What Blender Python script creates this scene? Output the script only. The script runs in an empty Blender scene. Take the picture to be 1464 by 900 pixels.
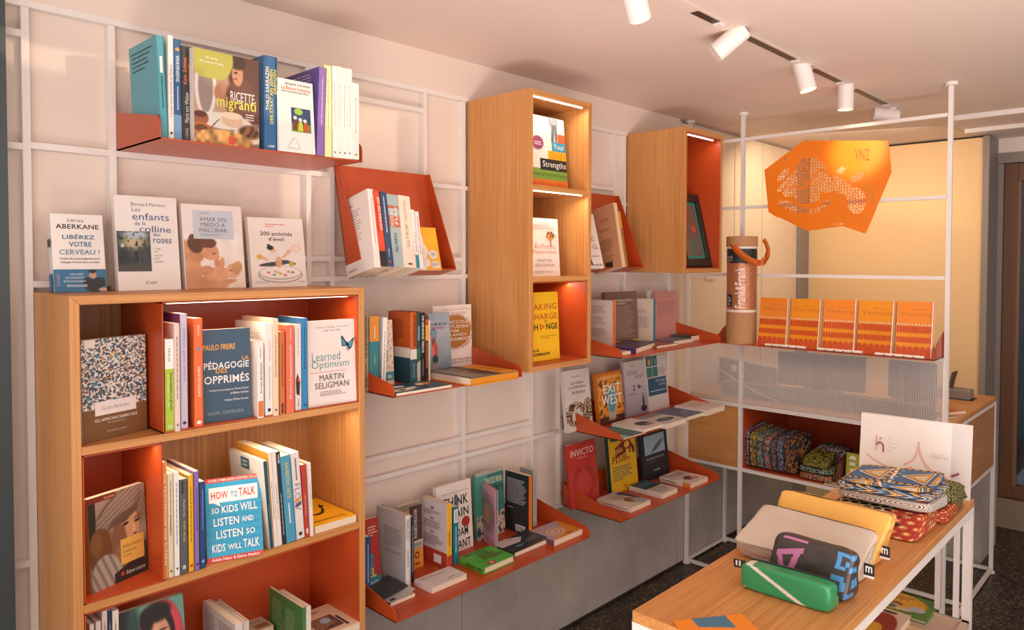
import bpy, math, random
import numpy as np
from mathutils import Vector, Matrix
random.seed(7)
SC = bpy.context.scene
COL = SC.collection

# ------------------------------------------------------------------ camera
F_PX, CY, YAW, PITCH, ROLL = 1046.98, 402.17, 0.7624, 0.02777, 0.001567
CAM = Vector((1.85, 0.0, 1.478))
_r0 = Vector((math.cos(YAW), math.sin(YAW), 0)); FWD = Vector((-math.sin(YAW)*math.cos(PITCH), math.cos(YAW)*math.cos(PITCH), -math.sin(PITCH)))
_u0 = _r0.cross(FWD)
RGT = _r0*math.cos(ROLL) + _u0*math.sin(ROLL); UPV = -_r0*math.sin(ROLL) + _u0*math.cos(ROLL)
cam_d = bpy.data.cameras.new('camera'); cam = bpy.data.objects.new('camera', cam_d); COL.objects.link(cam)
cam_d.sensor_width = 36.0; cam_d.lens = 36.0*F_PX/1464.0
cam_d.shift_y = -(450.0-CY)/1464.0
cam_d.clip_start = 0.05
cam.matrix_world = Matrix(((RGT.x, UPV.x, -FWD.x, CAM.x), (RGT.y, UPV.y, -FWD.y, CAM.y), (RGT.z, UPV.z, -FWD.z, CAM.z), (0, 0, 0, 1)))
SC.camera = cam

# ------------------------------------------------------------------ world, sun, big lights, exposure
SC.view_settings.view_transform = 'Standard'; SC.view_settings.look = 'None'
SC.view_settings.gamma = 1.0; SC.view_settings.exposure = -0.06
w = bpy.data.worlds.new('world'); SC.world = w; w.use_nodes = True
bg = w.node_tree.nodes['Background']; bg.inputs[0].default_value = (0.80, 0.86, 1.0, 1); bg.inputs[1].default_value = 0.9
def lamp(name, typ, loc, energy, color, target=None, **kw):
    d = bpy.data.lights.new(name, typ); d.energy = energy; d.color = color
    for k, v in kw.items(): setattr(d, k, v)
    o = bpy.data.objects.new(name, d); COL.objects.link(o); o.location = loc
    if target is not None:
        o.rotation_euler = (Vector(target)-Vector(loc)).to_track_quat('-Z', 'Y').to_euler()
    return o
lamp('sun', 'SUN', (14, 7, 3), .85, (1.0, 0.80, 0.58), target=(14-.93, 7-.35, 3-.045), angle=0.004)
lamp('shop_window_daylight', 'AREA', (2.4, -1.25, 1.35), 45, (1.0, 0.885, 0.81), target=(0.9, 2.4, 1.2), shape='RECTANGLE', size=2.6, size_y=1.7)
lamp('side_window_daylight', 'AREA', (3.5, 1.6, 1.3), 28, (1.0, 0.89, 0.82), target=(0.3, 2.2, 1.1), shape='RECTANGLE', size=2.6, size_y=1.8)

lamp('pavement_bounce', 'AREA', (2.3, .2, .25), 37, (1.0, 0.84, 0.75), target=(1.9, 1.6, 2.3), shape='RECTANGLE', size=2.2, size_y=.8, spread=math.radians(100))

# ------------------------------------------------------------------ helpers
def px(ax, val, x, y):
    """point where the sight line through photo pixel (x, y) meets the plane axis=val"""
    d = FWD*F_PX + RGT*(x-732.0) - UPV*(y-CY)
    return CAM + d*((val-CAM[ax])/d[ax])
def PX(v, x, y): return px(0, v, x, y)
def PY(v, x, y): return px(1, v, x, y)
def PZ(v, x, y): return px(2, v, x, y)
def lin(h):
    if isinstance(h, str):
        h = h.lstrip('#'); c = [int(h[i:i+2], 16)/255 for i in (0, 2, 4)]
    else: c = list(h)
    return tuple((v/12.92 if v <= 0.04045 else ((v+0.055)/1.055)**2.4) for v in c)
MATS = {}
def mat(h, rough=0.5, metal=0.0, coat=0.0, bump=0.0, emit=0.0, name=None, spec=0.5):
    k = (h, rough, metal, coat, bump, emit, spec)
    if k in MATS: return MATS[k]
    m = bpy.data.materials.new(name or 'colour_'+str(h).strip('#')); m.use_nodes = True
    nt = m.node_tree; b = nt.nodes['Principled BSDF']
    c = lin(h)+(1,)
    b.inputs['Roughness'].default_value = rough; b.inputs['Metallic'].default_value = metal
    b.inputs['Coat Weight'].default_value = coat; b.inputs['Specular IOR Level'].default_value = spec
    if emit:
        b.inputs['Emission Color'].default_value = c; b.inputs['Emission Strength'].default_value = emit
    tc = nt.nodes.new('ShaderNodeTexCoord'); nz = nt.nodes.new('ShaderNodeTexNoise'); nz.inputs['Scale'].default_value = 14
    nt.links.new(tc.outputs['Object'], nz.inputs['Vector'])
    mx = nt.nodes.new('ShaderNodeMix'); mx.data_type = 'RGBA'
    mx.inputs[6].default_value = tuple(v*0.95 for v in c[:3])+(1,); mx.inputs[7].default_value = tuple(min(1, v*1.04) for v in c[:3])+(1,)
    nt.links.new(nz.outputs['Fac'], mx.inputs[0]); nt.links.new(mx.outputs[2], b.inputs['Base Color'])
    if bump:
        n2 = nt.nodes.new('ShaderNodeTexNoise'); n2.inputs['Scale'].default_value = 320; n2.inputs['Detail'].default_value = 2
        nt.links.new(tc.outputs['Object'], n2.inputs['Vector'])
        bp = nt.nodes.new('ShaderNodeBump'); bp.inputs['Strength'].default_value = bump; bp.inputs['Distance'].default_value = 0.0006
        nt.links.new(n2.outputs['Fac'], bp.inputs['Height']); nt.links.new(bp.outputs[0], b.inputs['Normal'])
    MATS[k] = m
    return m
def nodemat(name, build):
    if name in MATS: return MATS[name]
    m = bpy.data.materials.new(name); m.use_nodes = True
    build(m.node_tree, m.node_tree.nodes['Principled BSDF']); MATS[name] = m
    return m
def ramp(nt, stops, src):
    r = nt.nodes.new('ShaderNodeValToRGB'); e = r.color_ramp.elements
    while len(e) < len(stops): e.new(0.5)
    for i, (p, c) in enumerate(stops): e[i].position = p; e[i].color = lin(c)+(1,)
    nt.links.new(src, r.inputs['Fac']); return r
def wood(axis, tone=0):
    """oak veneer, the grain running along the given axis"""
    def build(nt, b):
        tc = nt.nodes.new('ShaderNodeTexCoord'); mp = nt.nodes.new('ShaderNodeMapping')
        s = [170, 170, 170]; s[axis] = 2.6; mp.inputs['Scale'].default_value = s
        nt.links.new(tc.outputs['Object'], mp.inputs['Vector'])
        n1 = nt.nodes.new('ShaderNodeTexNoise'); n1.inputs['Scale'].default_value = 1.0; n1.inputs['Detail'].default_value = 5; n1.inputs['Roughness'].default_value = .62
        nt.links.new(mp.outputs[0], n1.inputs['Vector'])
        mp2 = nt.nodes.new('ShaderNodeMapping'); s2 = [9, 9, 9]; s2[axis] = .5; mp2.inputs['Scale'].default_value = s2
        nt.links.new(tc.outputs['Object'], mp2.inputs['Vector'])
        n2 = nt.nodes.new('ShaderNodeTexNoise'); n2.inputs['Scale'].default_value = 1.0; n2.inputs['Detail'].default_value = 2
        nt.links.new(mp2.outputs[0], n2.inputs['Vector'])
        mx = nt.nodes.new('ShaderNodeMix'); mx.inputs[0].default_value = .30
        nt.links.new(n1.outputs['Fac'], mx.inputs[2]); nt.links.new(n2.outputs['Fac'], mx.inputs[3])
        st = [[(.34, 'ab713a'), (.47, 'c4874c'), (.56, 'cb9055'), (.68, 'd69e62')],
              [(.36, '95633a'), (.48, 'ae7847'), (.58, 'bb8652'), (.7, 'c89660')]][tone]
        r = ramp(nt, st, mx.outputs[0])
        nt.links.new(r.outputs[0], b.inputs['Base Color'])
        b.inputs['Roughness'].default_value = .42
        bp = nt.nodes.new('ShaderNodeBump'); bp.inputs['Strength'].default_value = .12; bp.inputs['Distance'].default_value = .0004
        nt.links.new(n1.outputs['Fac'], bp.inputs['Height']); nt.links.new(bp.outputs[0], b.inputs['Normal'])
    return nodemat('oak_veneer_%d_%d' % (axis, tone), build)
def paper():
    def build(nt, b):
        tc = nt.nodes.new('ShaderNodeTexCoord'); mp = nt.nodes.new('ShaderNodeMapping')
        mp.inputs['Scale'].default_value = (3, 1500, 3)
        nt.links.new(tc.outputs['Object'], mp.inputs['Vector'])
        n1 = nt.nodes.new('ShaderNodeTexNoise'); n1.inputs['Scale'].default_value = 1.0
        nt.links.new(mp.outputs[0], n1.inputs['Vector'])
        r = ramp(nt, [(.35, 'cfb89b'), (.65, 'f2e3cd')], n1.outputs['Fac'])
        nt.links.new(r.outputs[0], b.inputs['Base Color']); b.inputs['Roughness'].default_value = .85
    return nodemat('page_edges', build)
def plaster(name, c, bump=.1):
    def build(nt, b):
        tc = nt.nodes.new('ShaderNodeTexCoord'); n1 = nt.nodes.new('ShaderNodeTexNoise'); n1.inputs['Scale'].default_value = 1.3; n1.inputs['Detail'].default_value = 4
        nt.links.new(tc.outputs['Object'], n1.inputs['Vector'])
        a = lin(c); mx = nt.nodes.new('ShaderNodeMix'); mx.data_type = 'RGBA'
        mx.inputs[6].default_value = tuple(v*.95 for v in a)+(1,); mx.inputs[7].default_value = tuple(min(1, v*1.03) for v in a)+(1,)
        nt.links.new(n1.outputs['Fac'], mx.inputs[0]); nt.links.new(mx.outputs[2], b.inputs['Base Color'])
        b.inputs['Roughness'].default_value = .6
        n2 = nt.nodes.new('ShaderNodeTexNoise'); n2.inputs['Scale'].default_value = 90; nt.links.new(tc.outputs['Object'], n2.inputs['Vector'])
        bp = nt.nodes.new('ShaderNodeBump'); bp.inputs['Strength'].default_value = bump; bp.inputs['Distance'].default_value = .001
        nt.links.new(n2.outputs['Fac'], bp.inputs['Height']); nt.links.new(bp.outputs[0], b.inputs['Normal'])
    return nodemat(name, build)
def concrete():
    def build(nt, b):
        tc = nt.nodes.new('ShaderNodeTexCoord')
        n1 = nt.nodes.new('ShaderNodeTexNoise'); n1.inputs['Scale'].default_value = 3; n1.inputs['Detail'].default_value = 8; n1.inputs['Roughness'].default_value = .65
        nt.links.new(tc.outputs['Object'], n1.inputs['Vector'])
        r = ramp(nt, [(.3, '9c948c'), (.5, 'b0a8a0'), (.7, 'beb7af')], n1.outputs['Fac'])
        v = nt.nodes.new('ShaderNodeTexVoronoi'); v.inputs['Scale'].default_value = 26
        mp = nt.nodes.new('ShaderNodeMapping'); mp.inputs['Scale'].default_value = (1, 1.6, .55); mp.inputs['Rotation'].default_value = (.6, 0, 0)
        nt.links.new(tc.outputs['Object'], mp.inputs['Vector']); nt.links.new(mp.outputs[0], v.inputs['Vector'])
        r2 = ramp(nt, [(.06, 'ffffff'), (.13, '000000')], v.outputs['Distance'])
        mx = nt.nodes.new('ShaderNodeMix'); mx.data_type = 'RGBA'
        ml = nt.nodes.new('ShaderNodeMath'); ml.operation = 'MULTIPLY'; ml.inputs[1].default_value = .35
        nt.links.new(r2.outputs[0], ml.inputs[0]); nt.links.new(ml.outputs[0], mx.inputs[0])
        nt.links.new(r.outputs[0], mx.inputs[6]); mx.inputs[7].default_value = lin('e0d8d0')+(1,)
        nt.links.new(mx.outputs[2], b.inputs['Base Color']); b.inputs['Roughness'].default_value = .5
    return nodemat('light_concrete', build)
def terrazzo():
    def build(nt, b):
        tc = nt.nodes.new('ShaderNodeTexCoord')
        v = nt.nodes.new('ShaderNodeTexVoronoi'); v.inputs['Scale'].default_value = 120
        nt.links.new(tc.outputs['Object'], v.inputs['Vector'])
        s = nt.nodes.new('ShaderNodeSeparateColor'); nt.links.new(v.outputs['Color'], s.inputs[0])
        r = ramp(nt, [(0, '1c1a15'), (.45, '322c25'), (.72, '4f4234'), (.9, '77603f'), (1, '947c5e')], s.outputs[0])
        n = nt.nodes.new('ShaderNodeTexNoise'); n.inputs['Scale'].default_value = 2.2; nt.links.new(tc.outputs['Object'], n.inputs['Vector'])
        mx = nt.nodes.new('ShaderNodeMix'); mx.data_type = 'RGBA'; mx.blend_type = 'MULTIPLY'; mx.inputs[0].default_value = .35
        nt.links.new(r.outputs[0], mx.inputs[6]); nt.links.new(n.outputs['Color'], mx.inputs[7])
        nt.links.new(mx.outputs[2], b.inputs['Base Color']); b.inputs['Roughness'].default_value = .38
    return nodemat('dark_terrazzo', build)
def vcol(rough=.45, coat=0.0):
    def build(nt, b):
        a = nt.nodes.new('ShaderNodeAttribute'); a.attribute_name = 'print'
        tc = nt.nodes.new('ShaderNodeTexCoord'); n = nt.nodes.new('ShaderNodeTexNoise'); n.inputs['Scale'].default_value = 60
        nt.links.new(tc.outputs['Object'], n.inputs['Vector'])
        mx = nt.nodes.new('ShaderNodeMix'); mx.data_type = 'RGBA'; mx.blend_type = 'MULTIPLY'; mx.inputs[0].default_value = .06
        nt.links.new(a.outputs['Color'], mx.inputs[6]); nt.links.new(n.outputs['Color'], mx.inputs[7])
        nt.links.new(mx.outputs[2], b.inputs['Base Color']); b.inputs['Roughness'].default_value = rough; b.inputs['Coat Weight'].default_value = coat
    return nodemat('printed_picture_%g_%g' % (rough, coat), build)

def tagit(o, label=None, cat=None, group=None, kind=None):
    if label: o['label'] = label
    if cat: o['category'] = cat
    if group: o['group'] = group
    if kind: o['kind'] = kind
    return o
def empty(name, label, cat, loc=(0, 0, 0), group=None, matrix=None):
    o = bpy.data.objects.new(name, None); COL.objects.link(o); o.empty_display_size = .05
    if matrix is not None: o.matrix_world = matrix
    else: o.location = loc
    return tagit(o, label, cat, group)
class MB:
    """mesh builder: collects shapes in world (or local) coordinates, one object at the end"""
    def __init__(s): s.v = []; s.f = []; s.m = []; s.mats = []
    def mi(s, m):
        if m not in s.mats: s.mats.append(m)
        return s.mats.index(m)
    def add(s, vs, fs, m):
        k = len(s.v); s.v += [tuple(v) for v in vs]; i = s.mi(m)
        for f in fs: s.f.append(tuple(k+a for a in f)); s.m.append(i)
        return s
    def box(s, a, b, m):
        x0, y0, z0 = [min(a[i], b[i]) for i in range(3)]; x1, y1, z1 = [max(a[i], b[i]) for i in range(3)]
        vs = [(x0,y0,z0),(x1,y0,z0),(x1,y1,z0),(x0,y1,z0),(x0,y0,z1),(x1,y0,z1),(x1,y1,z1),(x0,y1,z1)]
        return s.add(vs, [(0,3,2,1),(4,5,6,7),(0,1,5,4),(1,2,6,5),(2,3,7,6),(3,0,4,7)], m)
    def hexa(s, vs, m):
        return s.add(vs, [(0,3,2,1),(4,5,6,7),(0,1,5,4),(1,2,6,5),(2,3,7,6),(3,0,4,7)], m)
    def prism(s, pts, d, m):
        """closed outline pts (3d, planar) thickened by vector d"""
        n = len(pts); d = Vector(d); a = [Vector(p) for p in pts]
        vs = a+[p+d for p in a]
        fs = [tuple(range(n-1, -1, -1)), tuple(range(n, 2*n))]+[(i, (i+1) % n, n+(i+1) % n, n+i) for i in range(n)]
        return s.add(vs, fs, m)
    def tube(s, p, q, r, m, n=10, r2=None, caps=True):
        p = Vector(p); q = Vector(q); d = (q-p).normalized(); r2 = r if r2 is None else r2
        a = d.orthogonal().normalized(); b = d.cross(a)
        vs = [p+(a*math.cos(t)+b*math.sin(t))*r for t in [2*math.pi*i/n for i in range(n)]]+[q+(a*math.cos(t)+b*math.sin(t))*r2 for t in [2*math.pi*i/n for i in range(n)]]
        fs = [(i, (i+1) % n, n+(i+1) % n, n+i) for i in range(n)]
        if caps: fs += [tuple(range(n-1, -1, -1)), tuple(range(n, 2*n))]
        return s.add(vs, fs, m)
    def path(s, pts, r, m, n=6):
        for a, b in zip(pts[:-1], pts[1:]): s.tube(a, b, r, m, n)
        return s
    def build(s, name, parent=None, bevel=0, smooth=False, label=None, origin=None):
        me = bpy.data.meshes.new(name); off = Vector((0, 0, 0))
        if parent is not None and s.world: off = parent.matrix_world.translation.copy() if not parent.matrix_world.is_identity else Vector(parent.location)
        elif origin is not None: off = Vector(origin)
        me.from_pydata([tuple(Vector(v)-off) for v in s.v], [], s.f)
        for m in s.mats: me.materials.append(m)
        me.polygons.foreach_set('material_index', s.m)
        if smooth: me.polygons.foreach_set('use_smooth', [True]*len(me.polygons))
        o = bpy.data.objects.new(name, me); COL.objects.link(o)
        if parent is not None: o.parent = parent
        elif origin is not None: o.location = origin
        if bevel:
            b = o.modifiers.new('edge', 'BEVEL'); b.width = bevel; b.segments = 2; b.limit_method = 'ANGLE'; b.angle_limit = .7
        if label: o['label'] = label
        return o
    world = True
class ML(MB):
    world = False
def structure(mb, name, **k):
    o = mb.build(name, **k)
    if o.parent is None: o['kind'] = 'structure'
    return o

ORANGE = mat('b8481c', .42, coat=.15, name='orange_powder_coat')
WHITE = mat('e9e2dd', .4, name='white_lacquered_steel')
OAKZ, OAKY, OAKX, OAKD = wood(2), wood(1), wood(0), wood(2, 1)
PAPER = paper()
GLOW = mat('fff1dc', emit=5, name='warm_led_strip')
# ------------------------------------------------------------------ the room
H = 2.157
WALLM = plaster('cream_wall_paint', 'e6d6ca'); CEILM = plaster('ceiling_paint', 'e2d1c6')
X1, Y0, Y1 = 3.6, -1.3, 6.0
m = MB()
m.box((-.12, Y0, 0), (-.023, 4.64, H), WALLM)
structure(m, 'wall_left')
m = MB(); m.box((-.022, -.4, 2.036), (0, 3.10, H), WALLM); structure(m, 'trim_1')
m = MB(); m.box((-.12, Y0-.1, H), (X1+.1, Y1, H+.1), CEILM); structure(m, 'ceiling')
for k_, (ya, yb_, zt_) in enumerate([(-2, 2.792, 2.19), (2.792, 2.86, 2.172), (2.86, 2.93, 2.145), (2.93, 3.3, 2.09), (3.3, 3.85, 1.80), (3.85, 6.5, 2.25)]):
    m = MB(); m.box((6.0, ya, 0), (6.4, yb_, zt_), plaster('skyline_plaster', '8a7666', .3)); structure(m, 'skyline_wall_%d' % (k_+1))  # unseen blocks outside, tops stepped to cast the skyline shadow indoors
m = MB(); m.box((-.12, Y0-.1, -.1), (X1+.1, 7.5, 0), terrazzo()); structure(m, 'floor')
# shopfront wall behind the camera and window wall on the right, both mostly glass openings
m = MB(); m.box((-.12, Y0-.1, 0), (X1+.1, Y0, .25), WALLM); m.box((-.12, Y0-.1, 2.05), (X1+.1, Y0, H), WALLM); m.box((-.12, Y0-.1, .25), (.25, Y0, 2.05), WALLM)
structure(m, 'wall_front')
m = MB(); m.box((X1, Y0, 0), (X1+.1, .2, H), WALLM); m.box((X1, .2, 0), (X1+.1, 3.2, .3), WALLM); m.box((X1, .2, 2.13), (X1+.1, 3.2, H), WALLM); m.box((X1, 3.2, 0), (X1+.1, Y1, H), WALLM)
structure(m, 'wall_right')
DK = mat('3b4648', .4, name='dark_window_frame')
m = MB()
for x in (.25, 1.15, 2.55, 3.55): m.box((x, Y0-.07, .25), (x+.05, Y0-.02, 2.05), DK)
m.box((.25, Y0-.07, .25), (X1, Y0-.02, .29), DK); m.box((.25, Y0-.07, 2.01), (X1, Y0-.02, 2.05), DK)
structure(m, 'window_1')
# dark frame at the left edge of the picture
m = MB(); q = PX(0.02, 5.5, 200); m.box((.02, q.y-.06, .0), (.05, q.y, 2.02), DK); structure(m, 'trim_2')

# lattice of white bars standing on the concrete plinth
def bar_v(y, z0, z1, x=0.0): return MB().box((x-.022, y-.0075, z0), (x, y+.0075, z1), WHITE)
def bar_h(z, y0, y1, x=0.0): return MB().box((x-.022, y0, z-.007), (x-.001, y1, z+.007), WHITE)
lat = empty('wall_lattice', 'white steel lattice of thin bars covering the long left wall', 'lattice', (0, 1.7, .50))
VB = [(.424, .50, 2.021), (.595, 1.41, 2.021), (1.105, 1.41, 2.021), (1.181, .50, 2.021), (1.53, 1.70, 2.021), (1.699, .50, 2.021), (2.049, .50, 2.021), (2.22, .50, 2.021),
      (2.571, 1.44, 2.021), (2.648, .50, 2.021), (3.007, .50, 1.98), (.05, .50, 2.021)]
for y, a, b in VB: bar_v(y, a, b).build('lattice_bar', lat)
HB = [(2.029, -.3, 3.10), (1.727, .43, 3.0), (1.723, -.3, .43), (1.484, .59, 1.70), (1.426, .43, 3.0), (1.964, 1.18, 1.53), (1.964, -.3, .42), (.818, -.3, .42), (.869, 1.18, 2.05), (.806, 1.18, 2.65), (.507, 1.18, 2.65), (1.785, 2.05, 2.571)]
for z, a, b in HB: bar_h(z, a, b).build('lattice_bar', lat)

# concrete plinth under the lattice, built of slabs
pl = empty('concrete_plinth', 'low grey concrete plinth running along the foot of the left wall', 'plinth', (0, 2, 0))
CC = concrete()
ys = [-.4, .6, PX(0, 661, 845).y, 2.385, 3.10, 3.85, 4.458]
# plinth stands flush with the lattice face; its top is a ledge
for a, b in zip(ys[:-1], ys[1:]):
    MB().box((-.021, a+.0015, .012), (.0, b-.0015, .499), CC).build('slab', pl, bevel=.0015)
MB().box((-.02, -.4, 0), (-.004, 4.58, .012), mat('2a2725', .8)).build('shadow_gap_strip', pl)

# far wall: cream panels, yellow sliding panel, recess with the door
CREAM = plaster('cream_panel', 'e2cdb2'); YEL = plaster('yellow_panel', 'e8c592', .03); GREYP = mat('8b8178', .5, name='grey_post')
fw = [(3.10, 3.645), (3.652, 3.98), (3.987, 4.46)]
for k, (a, b) in enumerate(fw):
    m = MB(); m.box((-.022, a, .5), (.004, b, 2.14), CREAM); structure(m, 'trim_%d' % (3+k))
m = MB(); m.box((-.022, 4.46, 0), (.03, 4.59, H), GREYP); structure(m, 'trim_6')
m = MB(); m.box((.03, 4.59, 0), (.955, 4.63, 2.145), YEL); structure(m, 'wall_back', bevel=.002)
m = MB(); m.box((.955, 4.575, 0), (.985, 4.80, 2.15), GREYP); structure(m, 'trim_7')
m = MB(); m.box((.03, 4.63, 2.145), (.98, 4.64, H), mat('3a332c', .8)); structure(m, 'trim_8')
YD = 4.80
m = MB(); m.box((.985, YD, 2.04), (X1, YD+.12, H), WALLM); m.box((1.9, YD, 0), (X1, YD+.12, 2.04), WALLM); structure(m, 'wall_entrance')
m = MB(); m.box((.986, YD+.004, .17), (1.011, YD+.06, 2.019), GREYP); m.box((.986, YD-.012, 2.021), (1.9, YD+.06, 2.075), GREYP); structure(m, 'trim_9')
DW = wood(2, 1)
BR = mat('6b4630', .45, name='stained_door_wood')
m = MB()
m.box((1.012, YD+.02, .17), (1.075, YD+.08, 2.02), BR); m.box((1.82, YD+.02, .17), (1.88, YD+.08, 2.02), BR); m.box((1.075, YD+.02, 1.92), (1.82, YD+.08, 2.02), BR); m.box((1.075, YD+.02, .17), (1.82, YD+.08, .24), BR)
d = structure(m, 'door_1', bevel=.003)
m = MB(); m.box((1.075, YD+.03, .24), (1.09, YD+.06, 1.92), mat('8a6040', .4)); m.build('glazing_bead', d)
def glass(nt, b):
    b.inputs['Transmission Weight'].default_value = 1.0; b.inputs['Roughness'].default_value = .02; b.inputs['Base Color'].default_value = (.75, .8, .82, 1); b.inputs['IOR'].default_value = 1.3
GLASS = nodemat('window_glass', glass)
m = MB(); m.box((1.09, YD+.045, .24), (1.82, YD+.051, 1.92), GLASS); m.build('pane', d)
# stone step under the door, street wall seen through the glass
ST = plaster('stone_step', '8d7a66', .4)
m = MB(); m.box((.985, YD, 0), (1.9, YD+.35, .165), ST); structure(m, 'trim_10', bevel=.006)
m = MB(); m.box((-.2, 7.3, 0), (X1, 7.4, 3), plaster('street_wall', '4d555b', .3)); structure(m, 'wall_street')
m = MB(); m.box((1.0, 5.15, .10), (3.4, 7.3, .15), plaster('street_paving', '7b7f80', .4)); structure(m, 'floor_street')
p_ = PX(.005, 1008, 393); q_ = PX(.005, 1022, 399); o = MB().box((.004, p_.y, q_.z), (.012, q_.y, p_.z), mat('d9cdc0', .4)).build('switch_plate', None, origin=(.008, p_.y, q_.z)); tagit(o, 'small cream switch plate on the wall below the farther wall cabinet', 'switch')
# ceiling rails beyond the frame
m = MB(); m.box((.955, 3.90, H-.022), (2.6, 3.925, H), WHITE); structure(m, 'trim_11')
m = MB(); m.box((.92, 4.33, H-.02), (2.6, 4.36, H), WHITE); structure(m, 'trim_12')
m = MB(); m.box((.83, 3.86, H-.004), (.90, 4.58, H+.0), CREAM); structure(m, 'trim_13')

# ------------------------------------------------------------------ orange sheet-metal shelves
TH = .003
def rounded(p, q, r, corner, n=6):
    """points of a fillet at corner between directions towards p and q"""
    c = Vector(corner); a = (Vector(p)-c).normalized(); b = (Vector(q)-c).normalized()
    s = c+a*r; e = c+b*r; o = c+a*r+b*r
    out = []
    for i in range(n+1):
        t = i/n*math.pi/2
        out.append(o-(b*r)*math.cos(t)-(a*r)*math.sin(t))
    return out
X0 = .035
def end_plate(y, zb, depth, hb, hf, th=TH, x0=X0):
    # side plate profile in x-z: high at the wall, falling to a rounded low nose at the front
    pts = [Vector((x0, y, zb)), Vector((x0, y, zb+hb)), Vector((x0+.006, y, zb+hb))]
    r = min(.024, hf*.95)
    for i in range(7):
        t = i/6*math.pi/2
        pts.append(Vector((depth-r+r*math.sin(t), y, zb+hf-r+r*math.cos(t))))
    pts.append(Vector((depth, y, zb)))
    m = MB(); m.prism(pts, (0, th, 0), ORANGE); return m
def sheet_shelf(label, y0, y1, z, depth, hb, hf, back=True, grp='orange sheet-metal shelves on the lattice', x0=X0):
    t = empty('metal_shelf', label, 'shelf', (x0, y0, z), grp)
    MB().box((x0, y0, z-TH), (depth, y1, z), ORANGE).build('shelf_plate', t)
    end_plate(y0, z-TH, depth, hb, hf, x0=x0).build('end_plate', t); end_plate(y1-TH, z-TH, depth, hb, hf, x0=x0).build('end_plate', t)
    if back:
        MB().box((x0, y0, z-TH), (x0+.003, y1, z-TH+hb), ORANGE).build('back_plate', t)
        for y in (y0+.03, y1-.05): MB().box((.001, y, z+.03), (x0, y+.02, z+.034), ORANGE).build('hook', t)
    return t
ZA, ZC, ZD, ZE, ZF, ZG = 1.736, 1.1235, .526, 1.1285, .828, .529
sheet_shelf('orange metal shelf highest on the wall, holding a row of tall books', .603, 1.108, ZA, .256, .087, .052, False, x0=.002)
sheet_shelf('orange metal shelf between the left bookcase and the tall oak cabinet', 1.163, 1.656, ZC, .313, .087, .036)
sheet_shelf('long orange metal shelf lying low on the concrete plinth', 1.168, 2.002, ZD, .313, .087, .036)
sheet_shelf('uppermost of the three stacked orange shelves right of the tall cabinet', 2.187, 2.924, ZE, .313, .087, .036)
sheet_shelf('middle of the three stacked orange shelves right of the tall cabinet', 2.187, 2.924, ZF, .313, .087, .026)
sheet_shelf('lowest of the three stacked orange shelves, above the concrete plinth', 2.187, 2.924, ZG, .313, .087, .030)
# tilted trays: plate leaning back against the lattice, floor plate tipped up at the front
TB = dict(bb=(.095, 1.434), fb=(.176, 1.452), bt=(.028, 1.752), ft=(.05, 1.752))
def tilted_tray(label, y0, y1):
    t = empty('tilted_tray', label, 'shelf', (0, y0, 1.43), 'tilted orange trays')
    def P(k, y): return Vector((TB[k][0], y, TB[k][1]))
    nb = Vector((TB['fb'][0]-TB['bb'][0], 0, TB['fb'][1]-TB['bb'][1])).normalized()*TH
    nu = Vector((-nb.z, 0, nb.x))
    MB().prism([P('bb', y0), P('bb', y1), P('bt', y1), P('bt', y0)], nb, ORANGE).build('back_plate', t)
    MB().prism([P('bb', y0), P('fb', y0), P('fb', y1), P('bb', y1)], nu, ORANGE).build('shelf_plate', t)
    for y in (y0, y1-TH):
        MB().prism([P('bb', y), P('fb', y), P('ft', y), P('bt', y)], (0, TH, 0), ORANGE).build('end_plate', t)
    return t
tilted_tray('tilted orange metal tray left of the tall oak cabinet', 1.168, 1.507)
tilted_tray('tilted orange metal tray right of the tall oak cabinet', 2.19, 2.532)

# ------------------------------------------------------------------ oak cabinets
def cab(name, label, y0, y1, z0, z1, d, t=.018):
    e = empty(name, label, 'cabinet', (0, y0, z0), None)
    # mitred carcass: top, bottom and two sides
    def side(y, s):
        a, b = (y, y+t) if s else (y-t, y)
    def mit(pts, dd, mm, nm): MB().prism(pts, dd, mm).build(nm, e, bevel=.0012)
    D = (d, 0, 0)
    mit([(0, y0, z0), (0, y0, z1), (0, y0+t, z1-t), (0, y0+t, z0+t)], D, OAKZ, 'side_panel')
    mit([(0, y1, z0), (0, y1-t, z0+t), (0, y1-t, z1-t), (0, y1, z1)], D, OAKZ, 'side_panel')
    mit([(0, y0, z1), (0, y1, z1), (0, y1-t, z1-t), (0, y0+t, z1-t)], D, OAKY, 'top_panel')
    mit([(0, y0, z0), (0, y0+t, z0+t), (0, y1-t, z0+t), (0, y1, z0)], D, OAKY, 'bottom_panel')
    MB().box((0.0, y0+t, z0+t), (.008, y1-t, z1-t), OAKD).build('back_panel', e)
    return e
def liner(e, y0, y1, z0, z1, d):
    w = .0025; m = MB()
    m.box((.009, y0, z0), (.0115, y1, z1), ORANGE); m.box((.009, y0, z0), (d, y0+w, z1), ORANGE); m.box((.009, y1-w, z0), (d, y1, z1), ORANGE)
    m.box((.009, y0, z0), (d, y1, z0+w), ORANGE); m.box((.009, y0, z1-w), (d, y1, z1), ORANGE)
    return m.build('orange_liner', e, label='orange metal liner box')
def led(e, y0, y1, z, x, power=1.0):
    MB().box((x, y0, z-.0025), (x+.006, y1, z), GLOW).build('light_strip', e)
    o = lamp('light_strip_lamp', 'AREA', (x-.0, (y0+y1)/2, z-.008), power, (1, .78, .55), shape='RECTANGLE', size=.006, size_y=(y1-y0)*.95)
    o.rotation_euler = (0, math.radians(-12), 0)
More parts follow.
